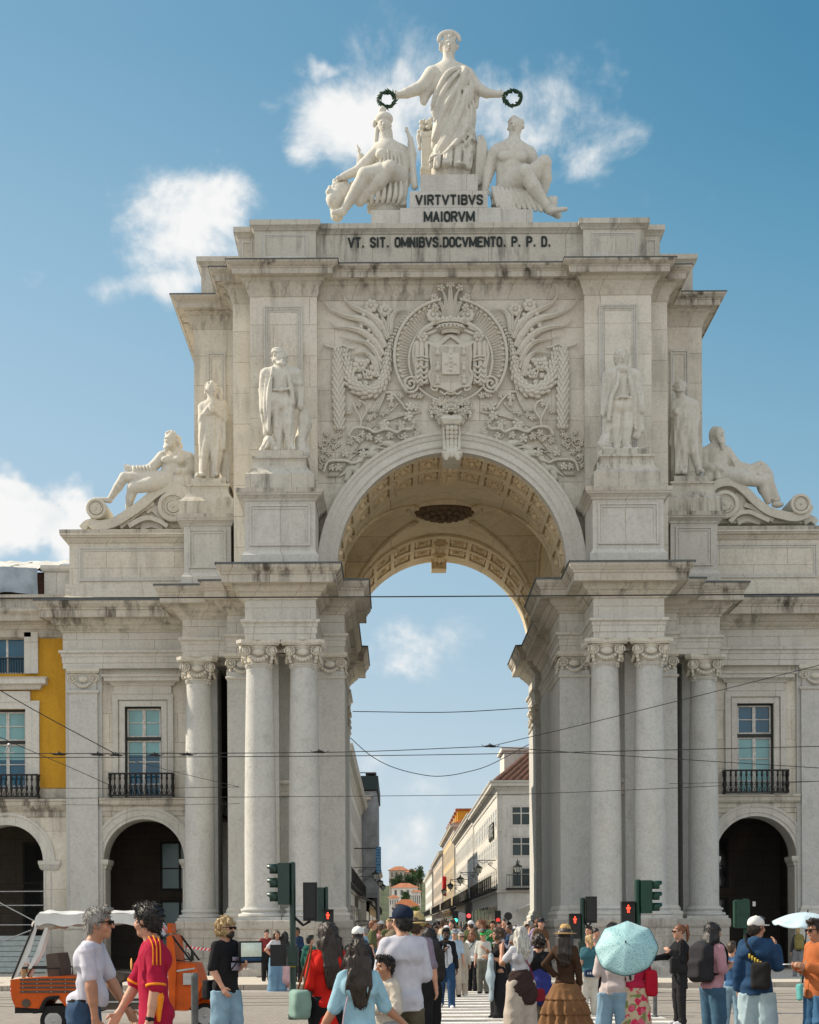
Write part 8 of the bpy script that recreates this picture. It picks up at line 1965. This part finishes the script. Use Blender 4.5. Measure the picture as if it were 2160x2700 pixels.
wire([(922, 1944), (980, 1994), (1042, 2025), (1120, 2044), (1172, 2046), (1230, 2036), (1294, 2016), (1400, 1960)], 86, .020, 'drooping cable hanging in a curve inside the arch opening')
def insul(x, y, d, label):
 p = sat(x, y, d-D0); m = MB(); k = d/41*.0062
 m.ball((p.x, p.y, p.z+2*k), (14*k, 4*k, 6*k), 8, 6); m.ball((p.x-12*k, p.y, p.z), (14*k, 3*k, 4*k), 8, 5); m.ball((p.x+10*k, p.y, p.z-k), (16*k, 3*k, 4*k), 8, 5); m.tube([(p.x, p.y, p.z+4*k), (p.x-2*k, p.y, p.z+12*k)], 2.2*k, 5); m.tube([(p.x-24*k, p.y, p.z-1*k), (p.x-34*k, p.y, p.z+7*k)], 1.2*k, 4); m.tube([(p.x+24*k, p.y, p.z-2*k), (p.x+36*k, p.y, p.z+4*k)], 1.2*k, 4)
 o = m.build('wire_clamp', WIRE, smooth=40); tag(o, label, 'clamp', 'wire clamps')
for x, y, lab in ((156, 1989, 'black wire clamp over the edge of the ochre wall'), (258, 1990, 'black wire clamp in front of the left pilaster'), (306, 1991, 'black wire clamp where the slanting wire joins, left of the window'), (408, 1991, 'black wire clamp in front of the left window'), (494, 1990, 'black wire clamp beside the outermost left column'), (842, 1983, 'black wire clamp between the paired left columns and the passage'), (1293, 1968, 'black splice clamp hanging in the arch opening')): insul(x, y, 41, lab)
p = sat(25, 1980, 41-D0); m = MB(); m.tube([(p.x-.12, p.y, p.z-.05), (p.x, p.y, p.z+.14), (p.x+.12, p.y, p.z-.05), (p.x-.12, p.y, p.z-.05)], .02, 5); m.ball((p.x, p.y, p.z+.14), .05, 8, 6); o = m.build('wire_clamp', ALU, smooth=40); tag(o, 'pale metal wire hanger at the left edge of the view', 'clamp', 'wire clamps')
# ------------------------------------------------------------------ the street beyond the arch
PLA = {'white': stone('white_render', (.60, .585, .54), dirt=.25, streak=.25, warm=.25), 'cream': stone('cream_render', (.58, .44, .25), dirt=.2, streak=.15, warm=.3, warmc=(.56, .36, .16)), 'grey': stone('grey_render', (.42, .40, .36), dirt=.35, streak=.3), 'pink': stone('pale_render', (.55, .46, .38), dirt=.3, streak=.2)}
ROOFT = plain('orange_clay_tiles', (.36, .125, .05), .9, var=.35, scale=2.0); YEL = plain('bright_yellow_panel', (.58, .27, .02), .7, var=.1); AWN = plain('cafe_awning', (.34, .30, .25), .8)
M['swin'] = glass('street_window_glass', (.06, .075, .08))
def street_block(label, X, side, y0, y1, zc, mat, bays, floors, roof=True, zr=None, gable=False, sh0=4.2, face_w=9.0):
 """side +1: building right of the street, its street front in the plane x = X; rows of windows with stone frames, cornice, tiled mansard"""
 b = thing('street_building', label, 'building', (X, y0, 0)); inv = Matrix.Translation((-X, -y0, 0))
 def pb(mb, name, m_, par=None, **k):
  o = mb.build(name, m_, None, **k); o.parent = par or b
  if par is None: o.matrix_parent_inverse = inv
  return o
 xo = X+side*face_w; w = MB(); w.box(*sorted((X, xo)), y0, y1, 0, zc); pb(w, 'wall', mat)
 c = MB(); path = [(xo, y0), (X, y0), (X, y1)] if side > 0 else [(X, y1), (X, y0), (xo, y0)]
 if side > 0: path = path[::-1]; path = [(X, y1), (X, y0), (xo, y0)]
 else: path = [(xo, y0), (X, y0), (X, y1)]
 prof = [(0, zc-.75), (.06, zc-.7), (.08, zc-.45), (.2, zc-.3), (.24, zc-.18), (.5, zc-.14), (.5, zc+.02), (.6, zc+.14), (.6, zc+.22), (-.3, zc+.24)]
 c.sweep(path, prof); c.sweep(path, [(0, sh0-.15), (.12, sh0-.1), (.12, sh0+.08), (0, sh0+.1)])
 for yy in (y0, y1-.7): c.box(*sorted((X-side*.06, X+side*.3)), yy-.02, yy+.7, 0, zc-.7)
 pb(c, 'cornice', M['plainstone'])
 fh = (zc-1.0-sh0)/floors; n = bays; MATS = [M['plainstone'], M['swin']]
 def win(box, a0, a1, zb, zt, zm):
  m = MB(); m.cm = 1; box(m, -.05, .004, a0, a1, zb, zt); m.cm = 0
  for q in ((a0-.16, a0, zb, zt+.16), (a1, a1+.16, zb, zt+.16), (a0, a1, zt, zt+.16)): box(m, -.03, .012, *q)
  box(m, -.03, .022, a0-.2, a1+.2, zb-.15, zb); c_ = (a0+a1)/2; box(m, -.02, .009, c_-.04, c_+.04, zb, zt); box(m, -.02, .007, a0, a1, zm, zm+.07); pb(m, 'window', MATS)
 sbox = lambda m, d0_, d1_, a0, a1, z0, z1: m.box(*sorted((X-side*d0_, X-side*d1_)), a0, a1, z0, z1)
 gbox = lambda m, d0_, d1_, a0, a1, z0, z1: m.box(a0, a1, y0-d1_, y0-d0_, z0, z1)
 for f in range(floors):
  zb = sh0+f*fh+.35; zt = sh0+(f+1)*fh-.55; zm = lerp(zb, zt, .62)
  for k in range(n): y = lerp(y0+1.2, y1-1.2, (k+.5)/n); hw = min(.55, (y1-y0)/n*.24); win(sbox, y-hw, y+hw, zb, zt, zm)
  for k in range(3 if gable else 0): x = X+side*(1.55+k*2.6); win(gbox, x-.58, x+.58, zb, zt, zm)
 ns = max(2, n//2)
 for k in range(ns): y = lerp(y0+1.2, y1-1.2, (k+.5)/ns); hw = (y1-y0)/ns*.36; sh = MB(); sbox(sh, -.05, .02, y-hw, y+hw, .1, sh0-.9); pb(sh, 'shop_front', M['darkglass'])
 def balc(box, c_, hw, dp):
  m = MB(); zb = sh0+.2; box(m, 0, dp, c_-hw, c_+hw, zb-.1, zb); box(m, dp-.05, dp, c_-hw, c_+hw, zb+.85, zb+.9)
  for q in range(12): a = lerp(c_-hw+.02, c_+hw-.02, q/11); box(m, dp-.04, dp-.015, a-.012, a+.012, zb, zb+.86)
  pb(m, 'balcony', M['iron'])
 for k in range(n): y = lerp(y0+1.2, y1-1.2, (k+.5)/n); balc(sbox, y, min(.95, (y1-y0)/n*.45), .45)
 if gable:
  for k in range(2): balc(gbox, X+side*(1.55+k*2.6), 1.05, .5)
 if roof:
  zr = zr or zc+3.2; r = MB(); e = .35
  tile_roof(r, (X-side*e, y0, zc+.24), (X-side*e, y1, zc+.24), (X+side*3.4, y1-1.0, zr), (X+side*3.4, y0+2.6, zr), max(8, int((y1-y0)/.45)), .05, 2)
  r2 = MB(); tile_roof(r2, (X-side*e, y0-.35, zc+.24), (xo, y0-.35, zc+.24), (xo, y0+2.6, zr), (X+side*3.4, y0+2.6, zr), 20, .06, 3)
  r.join(r2); r.add([(X+side*3.4, y0+2.6, zr), (xo, y0+2.6, zr), (xo, y1-1, zr), (X+side*3.4, y1-1, zr)], [(0, 1, 2, 3)])
  ro = pb(r, 'roof', M['tiles'] if gable else ROOFT)
 return b, pb
d0 = 115-D0
XR_ = at(834.5+F*6.9/115, 1900, d0).x; XL_ = at(834.5-F*3.0/115, 1900, d0).x
b, pb = street_block('white corner building with tiled hip roof right of the street behind the arch', XR_, 1, d0, d0+36, 11.4, PLA['white'], 13, 3, gable=True, zr=14.8)
m = MB()
for k in range(3):
 y = d0+5.2+k*2.0; z0 = 8.0
 m.box(XR_-.10, XR_-.02, y-.75, y+.75, z0, z0+1.15)
pb(m, 'sign_letters', clo((.05, .055, .05)))
lt = MB()
for k, ch in enumerate(('RE', 'RN', 'RN')):
 y = d0+5.2+k*2.0
 for j, c_ in enumerate(ch): stroke_text(lt, c_, y+.62-j*.68, y+.08-j*.68, 8.15, 9.0, lambda a, z, h: (XR_-.10-h, a, z), .13)
pb(lt, 'sign_strokes', clo((.42, .42, .40)))
m = MB(); m.box(XR_+1.0, XR_+5.2, d0+9, d0+14, 12.2, 14.6); m.box(XR_+.8, XR_+5.4, d0+8.8, d0+14.2, 14.6, 14.85); pb(m, 'dormer', PLA['white'])
b, pb = street_block('grey white building with stone downpipe pilasters beyond the white corner building', XR_, 1, d0+36.3, d0+82, 11.7, PLA['white'], 16, 3, zr=13.6)
b, pb = street_block('cream yellow building with bright yellow dormers along the right of the street', XR_-.1, 1, d0+82.4, d0+130, 13.6, PLA['cream'], 16, 3, zr=15.2)
for k in range(7):
 y = d0+84+k*6; m = MB(); m.box(XR_+.3, XR_+2.2, y, y+2.2, 13.7, 15.5); pb(m, 'dormer', YEL if k < 2 else PLA['cream']); m = MB(); m.box(XR_+.1, XR_+2.4, y-.2, y+2.4, 15.5, 15.7); pb(m, 'dormer_roof', ROOFT)
street_block('pale far building with red tiled roof near the end of the street on the right', XR_-.2, 1, d0+130.5, d0+190, 12.6, PLA['pink'], 20, 3, zr=14.2)
street_block('farthest whitish building closing the right side of the street', XR_-.4, 1, d0+190.5, d0+260, 12.0, PLA['white'], 22, 3, zr=13.6)
street_block('shaded white building with red eaves left of the street behind the arch', XL_, -1, d0-18, d0+32, 12.0, PLA['white'], 16, 3, zr=14.2)
b, pb = street_block('narrow building wrapped in grey scaffold netting on the left of the street', XL_+.35, -1, d0+32.4, d0+52, 13.0, PLA['grey'], 7, 3, roof=False)
m = MB()
for k in range(6):
 y = d0+32.5+k*3.8; m.tube([(XL_+1.3, y, 0), (XL_+1.3, y, 15.2)], .05, 5)
for z in (2.4, 4.6, 6.8, 9, 11.2, 13.4, 15.2): m.tube([(XL_+1.3, d0+32.4, z), (XL_+1.3, d0+52, z)], .045, 5); m.tube([(XL_+1.3, d0+32.4, z), (XL_-2.5, d0+32.3, z)], .045, 5); m.box(XL_+.4, XL_+1.25, d0+32.5, d0+51.9, z-.08, z-.03)
pb(m, 'scaffolding', M['steel']); nm = MB(); nm.box(XL_+1.36, XL_+1.38, d0+32.3, d0+52, 2.2, 13.6); nm.box(XL_-2.4, XL_+1.36, d0+32.18, d0+32.2, 4.4, 13.6); pb(nm, 'netting', plain('grey_debris_netting', (.24, .26, .275), .8, var=.35, scale=1.2)); tp_ = MB(); tp_.box(XL_-2.6, XL_+1.5, d0+32.0, d0+52, 13.7, 14.9); pb(tp_, 'dust_sheet', plain('black_green_sheet', (.012, .03, .03), .6))
b, pb = street_block('sunlit narrow house with balconies past the scaffold on the left', XL_+.1, -1, d0+52.4, d0+95, 11.8, PLA['cream'], 14, 3, zr=14)
street_block('distant pale terrace on the left of the street', XL_, -1, d0+95.5, d0+200, 11.2, PLA['pink'], 24, 3, zr=13.4)
# vertical shop banner
SIGNB = plain('blue_sign', (.02, .13, .30), .5, var=.1)
A_, B_ = sat(991, 2233, 118-D0+4), sat(1005, 2302, 118-D0+4)
bn = thing('shop_banner', 'tall blue vertical shop sign with pale lettering projecting from the left houses', 'sign', (A_.x, A_.y, B_.z)); m = MB(); m.box(A_.x, B_.x, A_.y, A_.y+.2, B_.z, A_.z); o = m.build('panel', SIGNB, bn); o.matrix_parent_inverse = Matrix.Translation((-A_.x, -A_.y, -B_.z))
m = MB(); word = 'ANNDACUGA'; hh = (A_.z-B_.z)/len(word)
for k, c_ in enumerate(word): z1 = A_.z-k*hh-.02; stroke_text(m, c_, A_.x+.07, B_.x-.07, z1-hh*.78, z1-.02, lambda x, z, h: (x, A_.y+.01-h, z), .16)
o = m.build('lettering', plain('pale_blue_letters', (.35, .55, .62), .6, var=0), bn); o.matrix_parent_inverse = Matrix.Translation((-A_.x, -A_.y, -B_.z))
m = MB(); m.tube([(XL_, A_.y+.1, A_.z-.1), (B_.x, A_.y+.1, A_.z-.1)], .04, 5); o = m.build('bracket', M['iron'], bn); o.matrix_parent_inverse = Matrix.Translation((-A_.x, -A_.y, -B_.z))
# bracket lamps
LAMPG = glass('lantern_glass', (.40, .42, .38), rough=.2)
def lamp(label, x, y, X, side, Y, sz=1.0, group='bracket street lamps'):
 p = sat(x, y, Y); sz *= .75; t = thing('street_lamp', label, 'street lamp', p, 0, group)
 m = MB(); L_ = X-p.x
 m.tube([(0, 0, .95*sz), (L_, 0, .95*sz)], .03*sz, 5); m.tube(spline([(0, 0, .95*sz), (L_*.25, 0, .75*sz), (L_*.5, 0, .85*sz), (L_*.62, 0, .62*sz), (L_*.8, 0, .45*sz), (L_, 0, .25*sz)], 5), .022*sz, 5)
 sp = [(L_*.72+.17*sz*(1-q/18)*cos(q*.8), 0, .68*sz+.17*sz*(1-q/18)*sin(q*.8)) for q in range(18)]; m.tube(sp, .018*sz, 4); m.tube([(0, 0, .95*sz), (0, 0, .62*sz)], .025*sz, 5); m.build('bracket', M['iron'], t)
 m = MB(); m.lathe([(.04, .62), (.30, .46), (.33, .42), (.33, .38)], (0, 0, 0), 6); m.lathe([(.06, .0), (.05, -.12), (.02, -.18)], (0, 0, 0), 6); m.lathe([(.07, .62), (.05, .70), (.015, .78)], (0, 0, 0), 6)
 for k in range(6): a = k*pi/3; m.tube([(.30*cos(a), .30*sin(a), .40), (.17*cos(a), .17*sin(a), 0)], .016, 4)
 f = m.build('lantern', M['iron'], t); m = MB(); m.lathe([(.165, .01), (.29, .39)], (0, 0, 0), 6); g_ = m.build('glass', LAMPG, f)
 for o in (f,): o.scale = (sz, sz, sz)
 return t
lamp('black bracket lantern on the white corner building over the crossing', 1261, 2303, XR_, 1, d0+3, 1.25)
lamp('black lantern on the front of the white corner building nearest the right pier', 1365, 2300, sat(1365, 2300, d0-.9).x+.02, 1, d0-.9, 1.25)
lamp('white lit side lantern halfway along the right side of the street', 1214, 2330, XR_, 1, d0+27, 1.3)
lamp('black lantern before the cream building on the right', 1188, 2345, XR_, 1, d0+48, 1.3); lamp('small lantern beside the red flag on the right', 1171, 2358, XR_, 1, d0+66, 1.3)
lamp('black bracket lantern under the blue sign on the left', 990, 2318, XL_, -1, d0+6, 1.15); lamp('second lantern on the left, beyond the blue sign', 1002, 2336, XL_, -1, d0+24, 1.1); lamp('third lantern on the left, lowest and farthest', 1010, 2346, XL_+.3, -1, d0+40, 1.1)
# flag, awnings, ornate street clock, signs
p = sat(1172, 2342, d0+74); m = MB(); v = []; f = []
for i in range(9):
 for j in range(7): v.append((p.x-.22+.075*j, p.y+.12*sin(j*1.3+i*.5), p.z+1.3-.27*i+.05*sin(j)))
for i in range(8):
 for j in range(6): q = i*7+j; f.append((q, q+1, q+8, q+7))
m.add(v, f); o = m.build('hanging_flag', clo((.50, .022, .025)), None, smooth=True); o.modifiers.new('t', 'SOLIDIFY').thickness = .03; tag(o, 'red flag hanging over the right side of the street', 'flag')
def awning(label, X, side, y0, y1, z, dp, mat):
 m = MB(); m.add([(X, y0, z), (X, y1, z), (X-side*dp, y1, z-.5), (X-side*dp, y0, z-.5), (X-side*dp, y1, z-.75), (X-side*dp, y0, z-.75)], [(0, 1, 2, 3), (3, 2, 4, 5)]); o = m.build('awning', mat); o.modifiers.new('t', 'SOLIDIFY').thickness = .04; tag(o, label, 'awning', 'shop awnings')
awning('pale shop awning under the cream building', XR_-.1, 1, d0+84, d0+100, 4.3, 1.6, AWN); awning('white shop awning at the foot of the white corner building', XR_+2.5, 1, d0-1.9, d0-.1, 3.5, 1.3, PLA['white']); awning('dark shop awning on the grey white building', XR_, 1, d0+40, d0+56, 4.2, 1.5, clo((.05, .04, .035))); awning('low awning at the left shops', XL_, -1, d0+8, d0+20, 4.2, 1.3, clo((.35, .33, .30)))
def post_sign(label, x, y, d, col, r, emit=None):
 Y = d-D0; p = sat(x, y, Y); t = thing('road_sign', label, 'road sign', (p.x, Y, 0)); m = MB(); m.tube([(0, 0, 0), (0, 0, p.z)], .05, 6); m.build('post', M['iron'], t); m = MB(); m.lathe([(r, -.03), (r, .03)], (0, -.06, p.z), 20, 'Y'); m.build('disc', plain('sign_disc', col, .5, var=.1, emit=emit), t)
post_sign('round road sign seen dark against the white corner building', 1340, 2416, 92, (.02, .022, .025), .22)
post_sign('small pale round road sign at the street mouth', 1216, 2418, 108, (.45, .42, .42), .30)
for (x, y, lab, colr, em) in ((1201, 2427, 'distant traffic signal glowing green at the street mouth', (.03, .4, .25), ((.05, 1.0, .55), 2.5)), (1236, 2415, 'distant traffic signal glowing red at the street mouth', (.5, .03, .03), ((1, .05, .05), 2.5)), (1313, 2426, 'distant traffic signal glowing dull red by the white corner building', (.4, .03, .03), ((1, .05, .04), .8))):
 Y = 100-D0; p = sat(x, y, Y); t = thing('traffic_light', lab, 'traffic light', (p.x, Y, 0)); m = MB(); m.tube([(0, 0, 0), (0, 0, p.z+.5)], .05, 6); m.build('pole', SIGB, t); m = MB(); m.box(-.17, .17, -.14, .14, p.z-.35, p.z+.55); m.build('signal_head', SIGB, t); m = MB(); m.lathe([(.12, 0), (.10, .03)], (0, -.18, p.z), 12, 'Y'); m.build('lit_lens', plain('lit_lens', colr, .4, var=0, emit=em), t)
# cafe parasols (long pale canopies over the crowd)
def canopy(label, pts, d, col):
 Y = d-D0; m = MB(); P_ = [sat(x, y, Y) for x, y in pts]; n = len(P_); v = []
 for dy, dz in ((-1.6, -.12), (0, .10), (1.6, -.12)): v += [(q.x, Y+dy, q.z+dz) for q in P_]
 f = [(r*n+i, r*n+i+1, (r+1)*n+i+1, (r+1)*n+i) for r in range(2) for i in range(n-1)]; m.add(v, f)
 t = thing('cafe_canopy', label, 'canopy', (P_[0].lerp(P_[-1], .5).x, Y, 0)); o = m.build('sheet', clo(col), t, smooth=True); o.matrix_parent_inverse = t.matrix_world.inverted() if False else Matrix.Translation((-t.location.x, -Y, 0)); o.modifiers.new('t', 'SOLIDIFY').thickness = .06
 q = MB(); q.tube([(0, 0, 0), (0, 0, P_[n//2].z)], .04, 6); q.build('mast', M['iron'], t); return t
canopy('long cream canopy just above the crowd left of the navy cap', [(944, 2446), (980, 2438), (1040, 2432), (1100, 2430)], 66, (.55, .48, .38)); canopy('white curved canopy just above the crowd right of the navy cap', [(1095, 2436), (1130, 2434), (1165, 2435), (1182, 2440)], 70, (.60, .60, .58))
# ------------------------------------------------------------------ the hill at the end of the street
HY = 420; hv = []; hf = []; nx_, ny_ = 40, 12
for j in range(ny_+1):
 for i in range(nx_+1):
  x = -150+i*8.0; t = j/ny_; y = 330+t*260; z = -4+t*26*(1-.15*sin(i*.4))+2*sin(i*.8+t*4)*t; hv.append((x, y, z))
for j in range(ny_):
 for i in range(nx_): q = j*(nx_+1)+i; hf.append((q, q+1, q+nx_+2, q+nx_+1))
MB().add(hv, hf).build('hill', plain('hill_scrub', (.07, .085, .035), .95, var=.5, scale=.1), kind='structure')
def hill_house(label, x0, x1, ye, yr, yb, d, wall, rcol):
 Y = d-D0; a, b_ = sat(x0, ye, Y), sat(x1, yb, Y); r = sat((x0+x1)/2, yr, Y); w = abs(b_.x-a.x); t = thing('hill_house', label, 'house', ((a.x+b_.x)/2, Y, b_.z), 0, 'houses on the hill'); zz = a.z-b_.z; h2 = w/2
 m = MB(); m.box(-h2, h2, 0, w*.7, -6, zz); m.build('wall', wall, t);
 for k in range(4): x = lerp(-h2*.7, h2*.7, k/3); MB().box(x-w*.045, x+w*.045, -.06, .02, zz*.35, zz*.8).build('window', M['swin'], t); m = MB(); rz_ = r.z-b_.z; e = .4
 m.add([(-h2-e, -e, zz), (h2+e, -e, zz), (h2+e, w*.7+e, zz), (-h2-e, w*.7+e, zz), (-h2*.35, w*.35, rz_), (h2*.35, w*.35, rz_)], [(0, 1, 5, 4), (1, 2, 5), (2, 3, 4, 5), (3, 0, 4)]); m.build('roof', rcol, t)
RO2 = plain('salmon_clay_tiles', (.42, .17, .09), .9, var=.3, scale=.6)
hill_house('big house with orange hip roof at the top of the hill', 1026, 1076, 2295, 2284, 2322, 520, PLA['pink'], RO2); hill_house('smaller pink roofed house right of the hilltop house', 1070, 1100, 2300, 2292, 2318, 510, PLA['pink'], RO2)
hill_house('white house with salmon roof halfway down the hill', 1033, 1102, 2341, 2328, 2372, 430, PLA['white'], RO2); hill_house('broad orange roofed house at the foot of the hill behind the navy cap', 1038, 1104, 2390, 2371, 2412, 380, PLA['white'], ROOFT); hill_house('white house with small red roof at the left foot of the hill', 1026, 1052, 2368, 2360, 2395, 395, PLA['white'], RO2)
hill_house('tall white house at the right foot of the hill', 1086, 1110, 2352, 2346, 2400, 400, PLA['white'], RO2)
LEAFS = [plain('dark_foliage', (.025, .055, .018), .8, var=.5, scale=.6), plain('mid_foliage', (.045, .095, .025), .8, var=.5, scale=.6), plain('bright_foliage', (.08, .15, .03), .8, var=.5, scale=.6)]
BARK = plain('bark', (.09, .065, .045), .9)
def tree(label, x, ytop, ybase, wpx, d, leaf, kind='round', n=700, group='trees on the hill'):
 Y = d-D0; a, b_ = sat(x, ytop, Y), sat(x, ybase, Y); h = a.z-b_.z; w = wpx*d/4500; rg = random.Random(int(x*7+ytop))
 t = thing('tree' if kind == 'round' else 'cypress_tree', label, 'tree', b_, 0, group); m = MB(); m.tube([(0, 0, -2), (.02*w, 0, h*.35), (0, .03*w, h*.8)], [.06*w+.12, .045*w+.08, .03], 7)
 for k in range(5): an = k*1.26; m.tube([(0, 0, h*(.25+.08*k)), (.25*w*cos(an), .25*w*sin(an), h*(.45+.09*k))], [.025*w+.05, .02], 5)
 m.build('trunk', BARK, t); c = MB(); cl = [(rg.uniform(-.32, .32)*w, rg.uniform(-.3, .3)*w, h*rg.uniform(.38, .86), rg.uniform(.16, .30)*w) for _ in range(16)]; s = w*.085
 for q in range(n):
  if kind == 'round':
   cx, cy, cz, r = rg.choice(cl); th, u = rg.uniform(0, 2*pi), rg.uniform(-1, 1); rr = r*rg.uniform(.6, 1.05); p = Vector((cx+rr*sqrt(1-u*u)*cos(th), cy+rr*sqrt(1-u*u)*sin(th), cz+rr*u*.85))
  else: tt = rg.random(); th = rg.uniform(0, 2*pi); r = w*.5*(1-tt)**.6*min(1, .4+tt*5)*rg.uniform(.6, 1); p = Vector((r*cos(th), r*sin(th), h*(.06+.94*tt)))
  e1 = Vector((rg.uniform(-1, 1), rg.uniform(-1, 1), rg.uniform(-1, 1))).normalized()*s*rg.uniform(.6, 1.5); e2 = Vector((rg.uniform(-1, 1), rg.uniform(-1, 1), rg.uniform(-1, 1))).normalized()*s*rg.uniform(.6, 1.5); c.add([p, p+e1, p+e1+e2, p+e2], [(0, 1, 2, 3)])
 c.build('crown', leaf, t)
tree('tall slender dark cypress on the hill', 1060, 2300, 2340, 7, 455, LEAFS[0], 'cypress', 500); tree('second dark cypress beside the taller one', 1067, 2308, 2342, 6, 452, LEAFS[0], 'cypress', 400); tree('dark bushy tree at the left of the hillside grove', 1046, 2322, 2342, 22, 470, LEAFS[0]); tree('broad dark tree in the middle of the hillside grove', 1078, 2310, 2342, 30, 465, LEAFS[0]); tree('tall mid green tree at the right of the hillside grove', 1103, 2277, 2340, 26, 470, LEAFS[1], n=1000); tree('big mid green tree rising behind the hillside grove', 1092, 2288, 2340, 24, 480, LEAFS[1]); tree('round green tree between the white house and the orange roof', 1074, 2352, 2380, 30, 415, LEAFS[1]); tree('bright green tree just above the navy cap', 1092, 2388, 2432, 34, 330, LEAFS[2], n=900); tree('olive coloured tree crowning the hill behind the big house', 1110, 2290, 2345, 20, 500, LEAFS[1]); tree('dark treetop beside the hilltop house', 1064, 2284, 2300, 6, 530, LEAFS[0], 'cypress', 300)
for q in range(12):
 tree('dark green tree in the hillside grove', 1034+q*6.5+(q%3)*2, 2312-(q%4)*7+(q%2)*8, 2350, 16+(q%3)*5, 460+q*3, LEAFS[q%2], n=500)
# ------------------------------------------------------------------ the crowd under the arch
rg = random.Random(21)
COLS = {'black': BLK, 'navy': NAVY, 'white': (.60, .60, .58), 'grey': (.20, .20, .20), 'red': (.36, .03, .03), 'olive': (.10, .11, .05), 'sky blue': (.22, .36, .48), 'beige': (.42, .36, .28), 'teal': (.03, .15, .17), 'pink': (.48, .26, .28), 'mustard': (.40, .25, .04), 'brown': (.12, .07, .04), 'green': (.05, .20, .08), 'orange': (.45, .15, .04), 'lilac': (.30, .25, .36)}
HEADS = {'black hair': ('black', None), 'brown hair': ('brown', None), 'blond hair': ('blond', None), 'grey hair': ('grey', None), 'a white cap': ('brown', WHT), 'a dark cap': ('black', (.03, .03, .04)), 'ginger hair': ('ginger', None), 'a straw hat': ('brown', (.42, .33, .18))}
protos = []
for k in range(8):
 fem = k % 2 == 0; sp = dict(seed=60+k, fem=fem, hair='short' if not fem else ('bob', 'mid', 'pony', 'bun')[k//2], top=dict(col=BLK, sleeve=(.6, 1.9, .9, 1.9)[k//2], loose=.016), bot=dict(col=DEN), skin=('light', 'tan', 'light', 'brown')[k//2], armR=('hang', 'hold', 'swingf', 'phone', 'photo', 'hang', 'hip', 'swingb')[k], armL=('swingb', 'hang', 'hold', 'hang', 'photo', 'phone', 'hang', 'swingf')[k], step=(.5, 0, .6, .3, 0, .7, .2, .5)[k], eyes=False)
 protos.append((build_meshes(1.70, sp, .020)[0], sp))
cap_parts = build_meshes(1.70, dict(seed=90, hair='short', hat=dict(kind='cap', col=WHT), top=dict(col=BLK), bot=dict(col=BLK)), .02)[0]
cap_data = [p for p in cap_parts if p[0] == 'cap'][0][2]
hat_data = [p for p in build_meshes(1.70, dict(seed=91, hair='short', hat=dict(kind='straw', col=WHT, brim=.10), top=dict(col=BLK), bot=dict(col=BLK)), .02)[0] if p[0] == 'cap'][0][2]
MESH = {}
for k, (parts, sp) in enumerate(protos):
 for part, mat, data in parts:
  if isinstance(data, MB) or len(data[0]) == 0: continue
  o = np_obj(part, data[0], data[1], mat); MESH[(k, part)] = o.data; bpy.data.objects.remove(o)
for nm_, data in (('cap', cap_data), ('hat', hat_data)): o = np_obj(nm_, data[0], data[1], clo(WHT)); MESH[nm_] = o.data; bpy.data.objects.remove(o)
combos = [(t, h, b) for t in COLS for h in HEADS for b in ('dark', 'blue', 'pale')]; rg.shuffle(combos)
spots = []
while len(spots) < 150:
 d = rg.choice((rg.uniform(45, 58), rg.uniform(48, 62), rg.uniform(58, 92), rg.uniform(66, 112), rg.uniform(80, 150))); x = rg.uniform(925, 1430)
 lo, hi = (960, 1440) if d < 58 else ((935, 1400) if d < 76 else (975, 1330));
 if not lo < x < hi: continue
 p = sat(x, 2450, d-D0)
 if d >= 58 and d < 78 and not (-3.3 < p.x < 3.3): continue
 if any((p.x-q.x)**2+(p.y-q.y)**2 < .5 for q in spots): continue
 spots.append(p)
spots.sort(key=lambda q: q.y)
for i, p in enumerate(spots):
 tcol, hd_, bc_ = combos[i]; k = rg.randrange(8); hcol, hat = HEADS[hd_]; sc_ = rg.uniform(.93, 1.08)
 where = 'crowd before the arch' if p.y < 0 else ('crowd under the arch' if p.y < 20 else 'far street crowd')
 t = thing('person', f'figure in {tcol} top with {hd_} and {dict(dark="dark trousers", blue="blue jeans", pale="pale trousers")[bc_]}, {where}', 'person', (p.x, p.y, .14), rg.choice((pi, 0, pi, 0, pi/2, -pi/2))+rg.uniform(-.5, .5), 'crowd around and beyond the arch'); t.scale = (sc_, sc_, sc_)
 for part in ('body', 'shirt', 'trousers', 'shoes', 'hair'):
  if (k, part) not in MESH: continue
  me = MESH[(k, part)]; o = bpy.data.objects.new(part, me); COL.objects.link(o); o.parent = t
  m_ = None
  if part == 'shirt': m_ = clo(COLS[tcol])
  elif part == 'trousers': m_ = clo({'dark': BLK, 'blue': DEN, 'pale': BEI}[bc_])
  elif part == 'hair': m_ = HR[hcol]
  elif part == 'shoes': m_ = clo(rg.choice((WHT, BLK, GRY)))
  if m_: o.material_slots[0].link = 'OBJECT'; o.material_slots[0].material = m_
 if hat:
  o = bpy.data.objects.new('cap' if 'cap' in hd_ else 'straw_hat', MESH['cap' if 'cap' in hd_ else 'hat']); COL.objects.link(o); o.parent = t; o.material_slots[0].link = 'OBJECT'; o.material_slots[0].material = clo(hat)
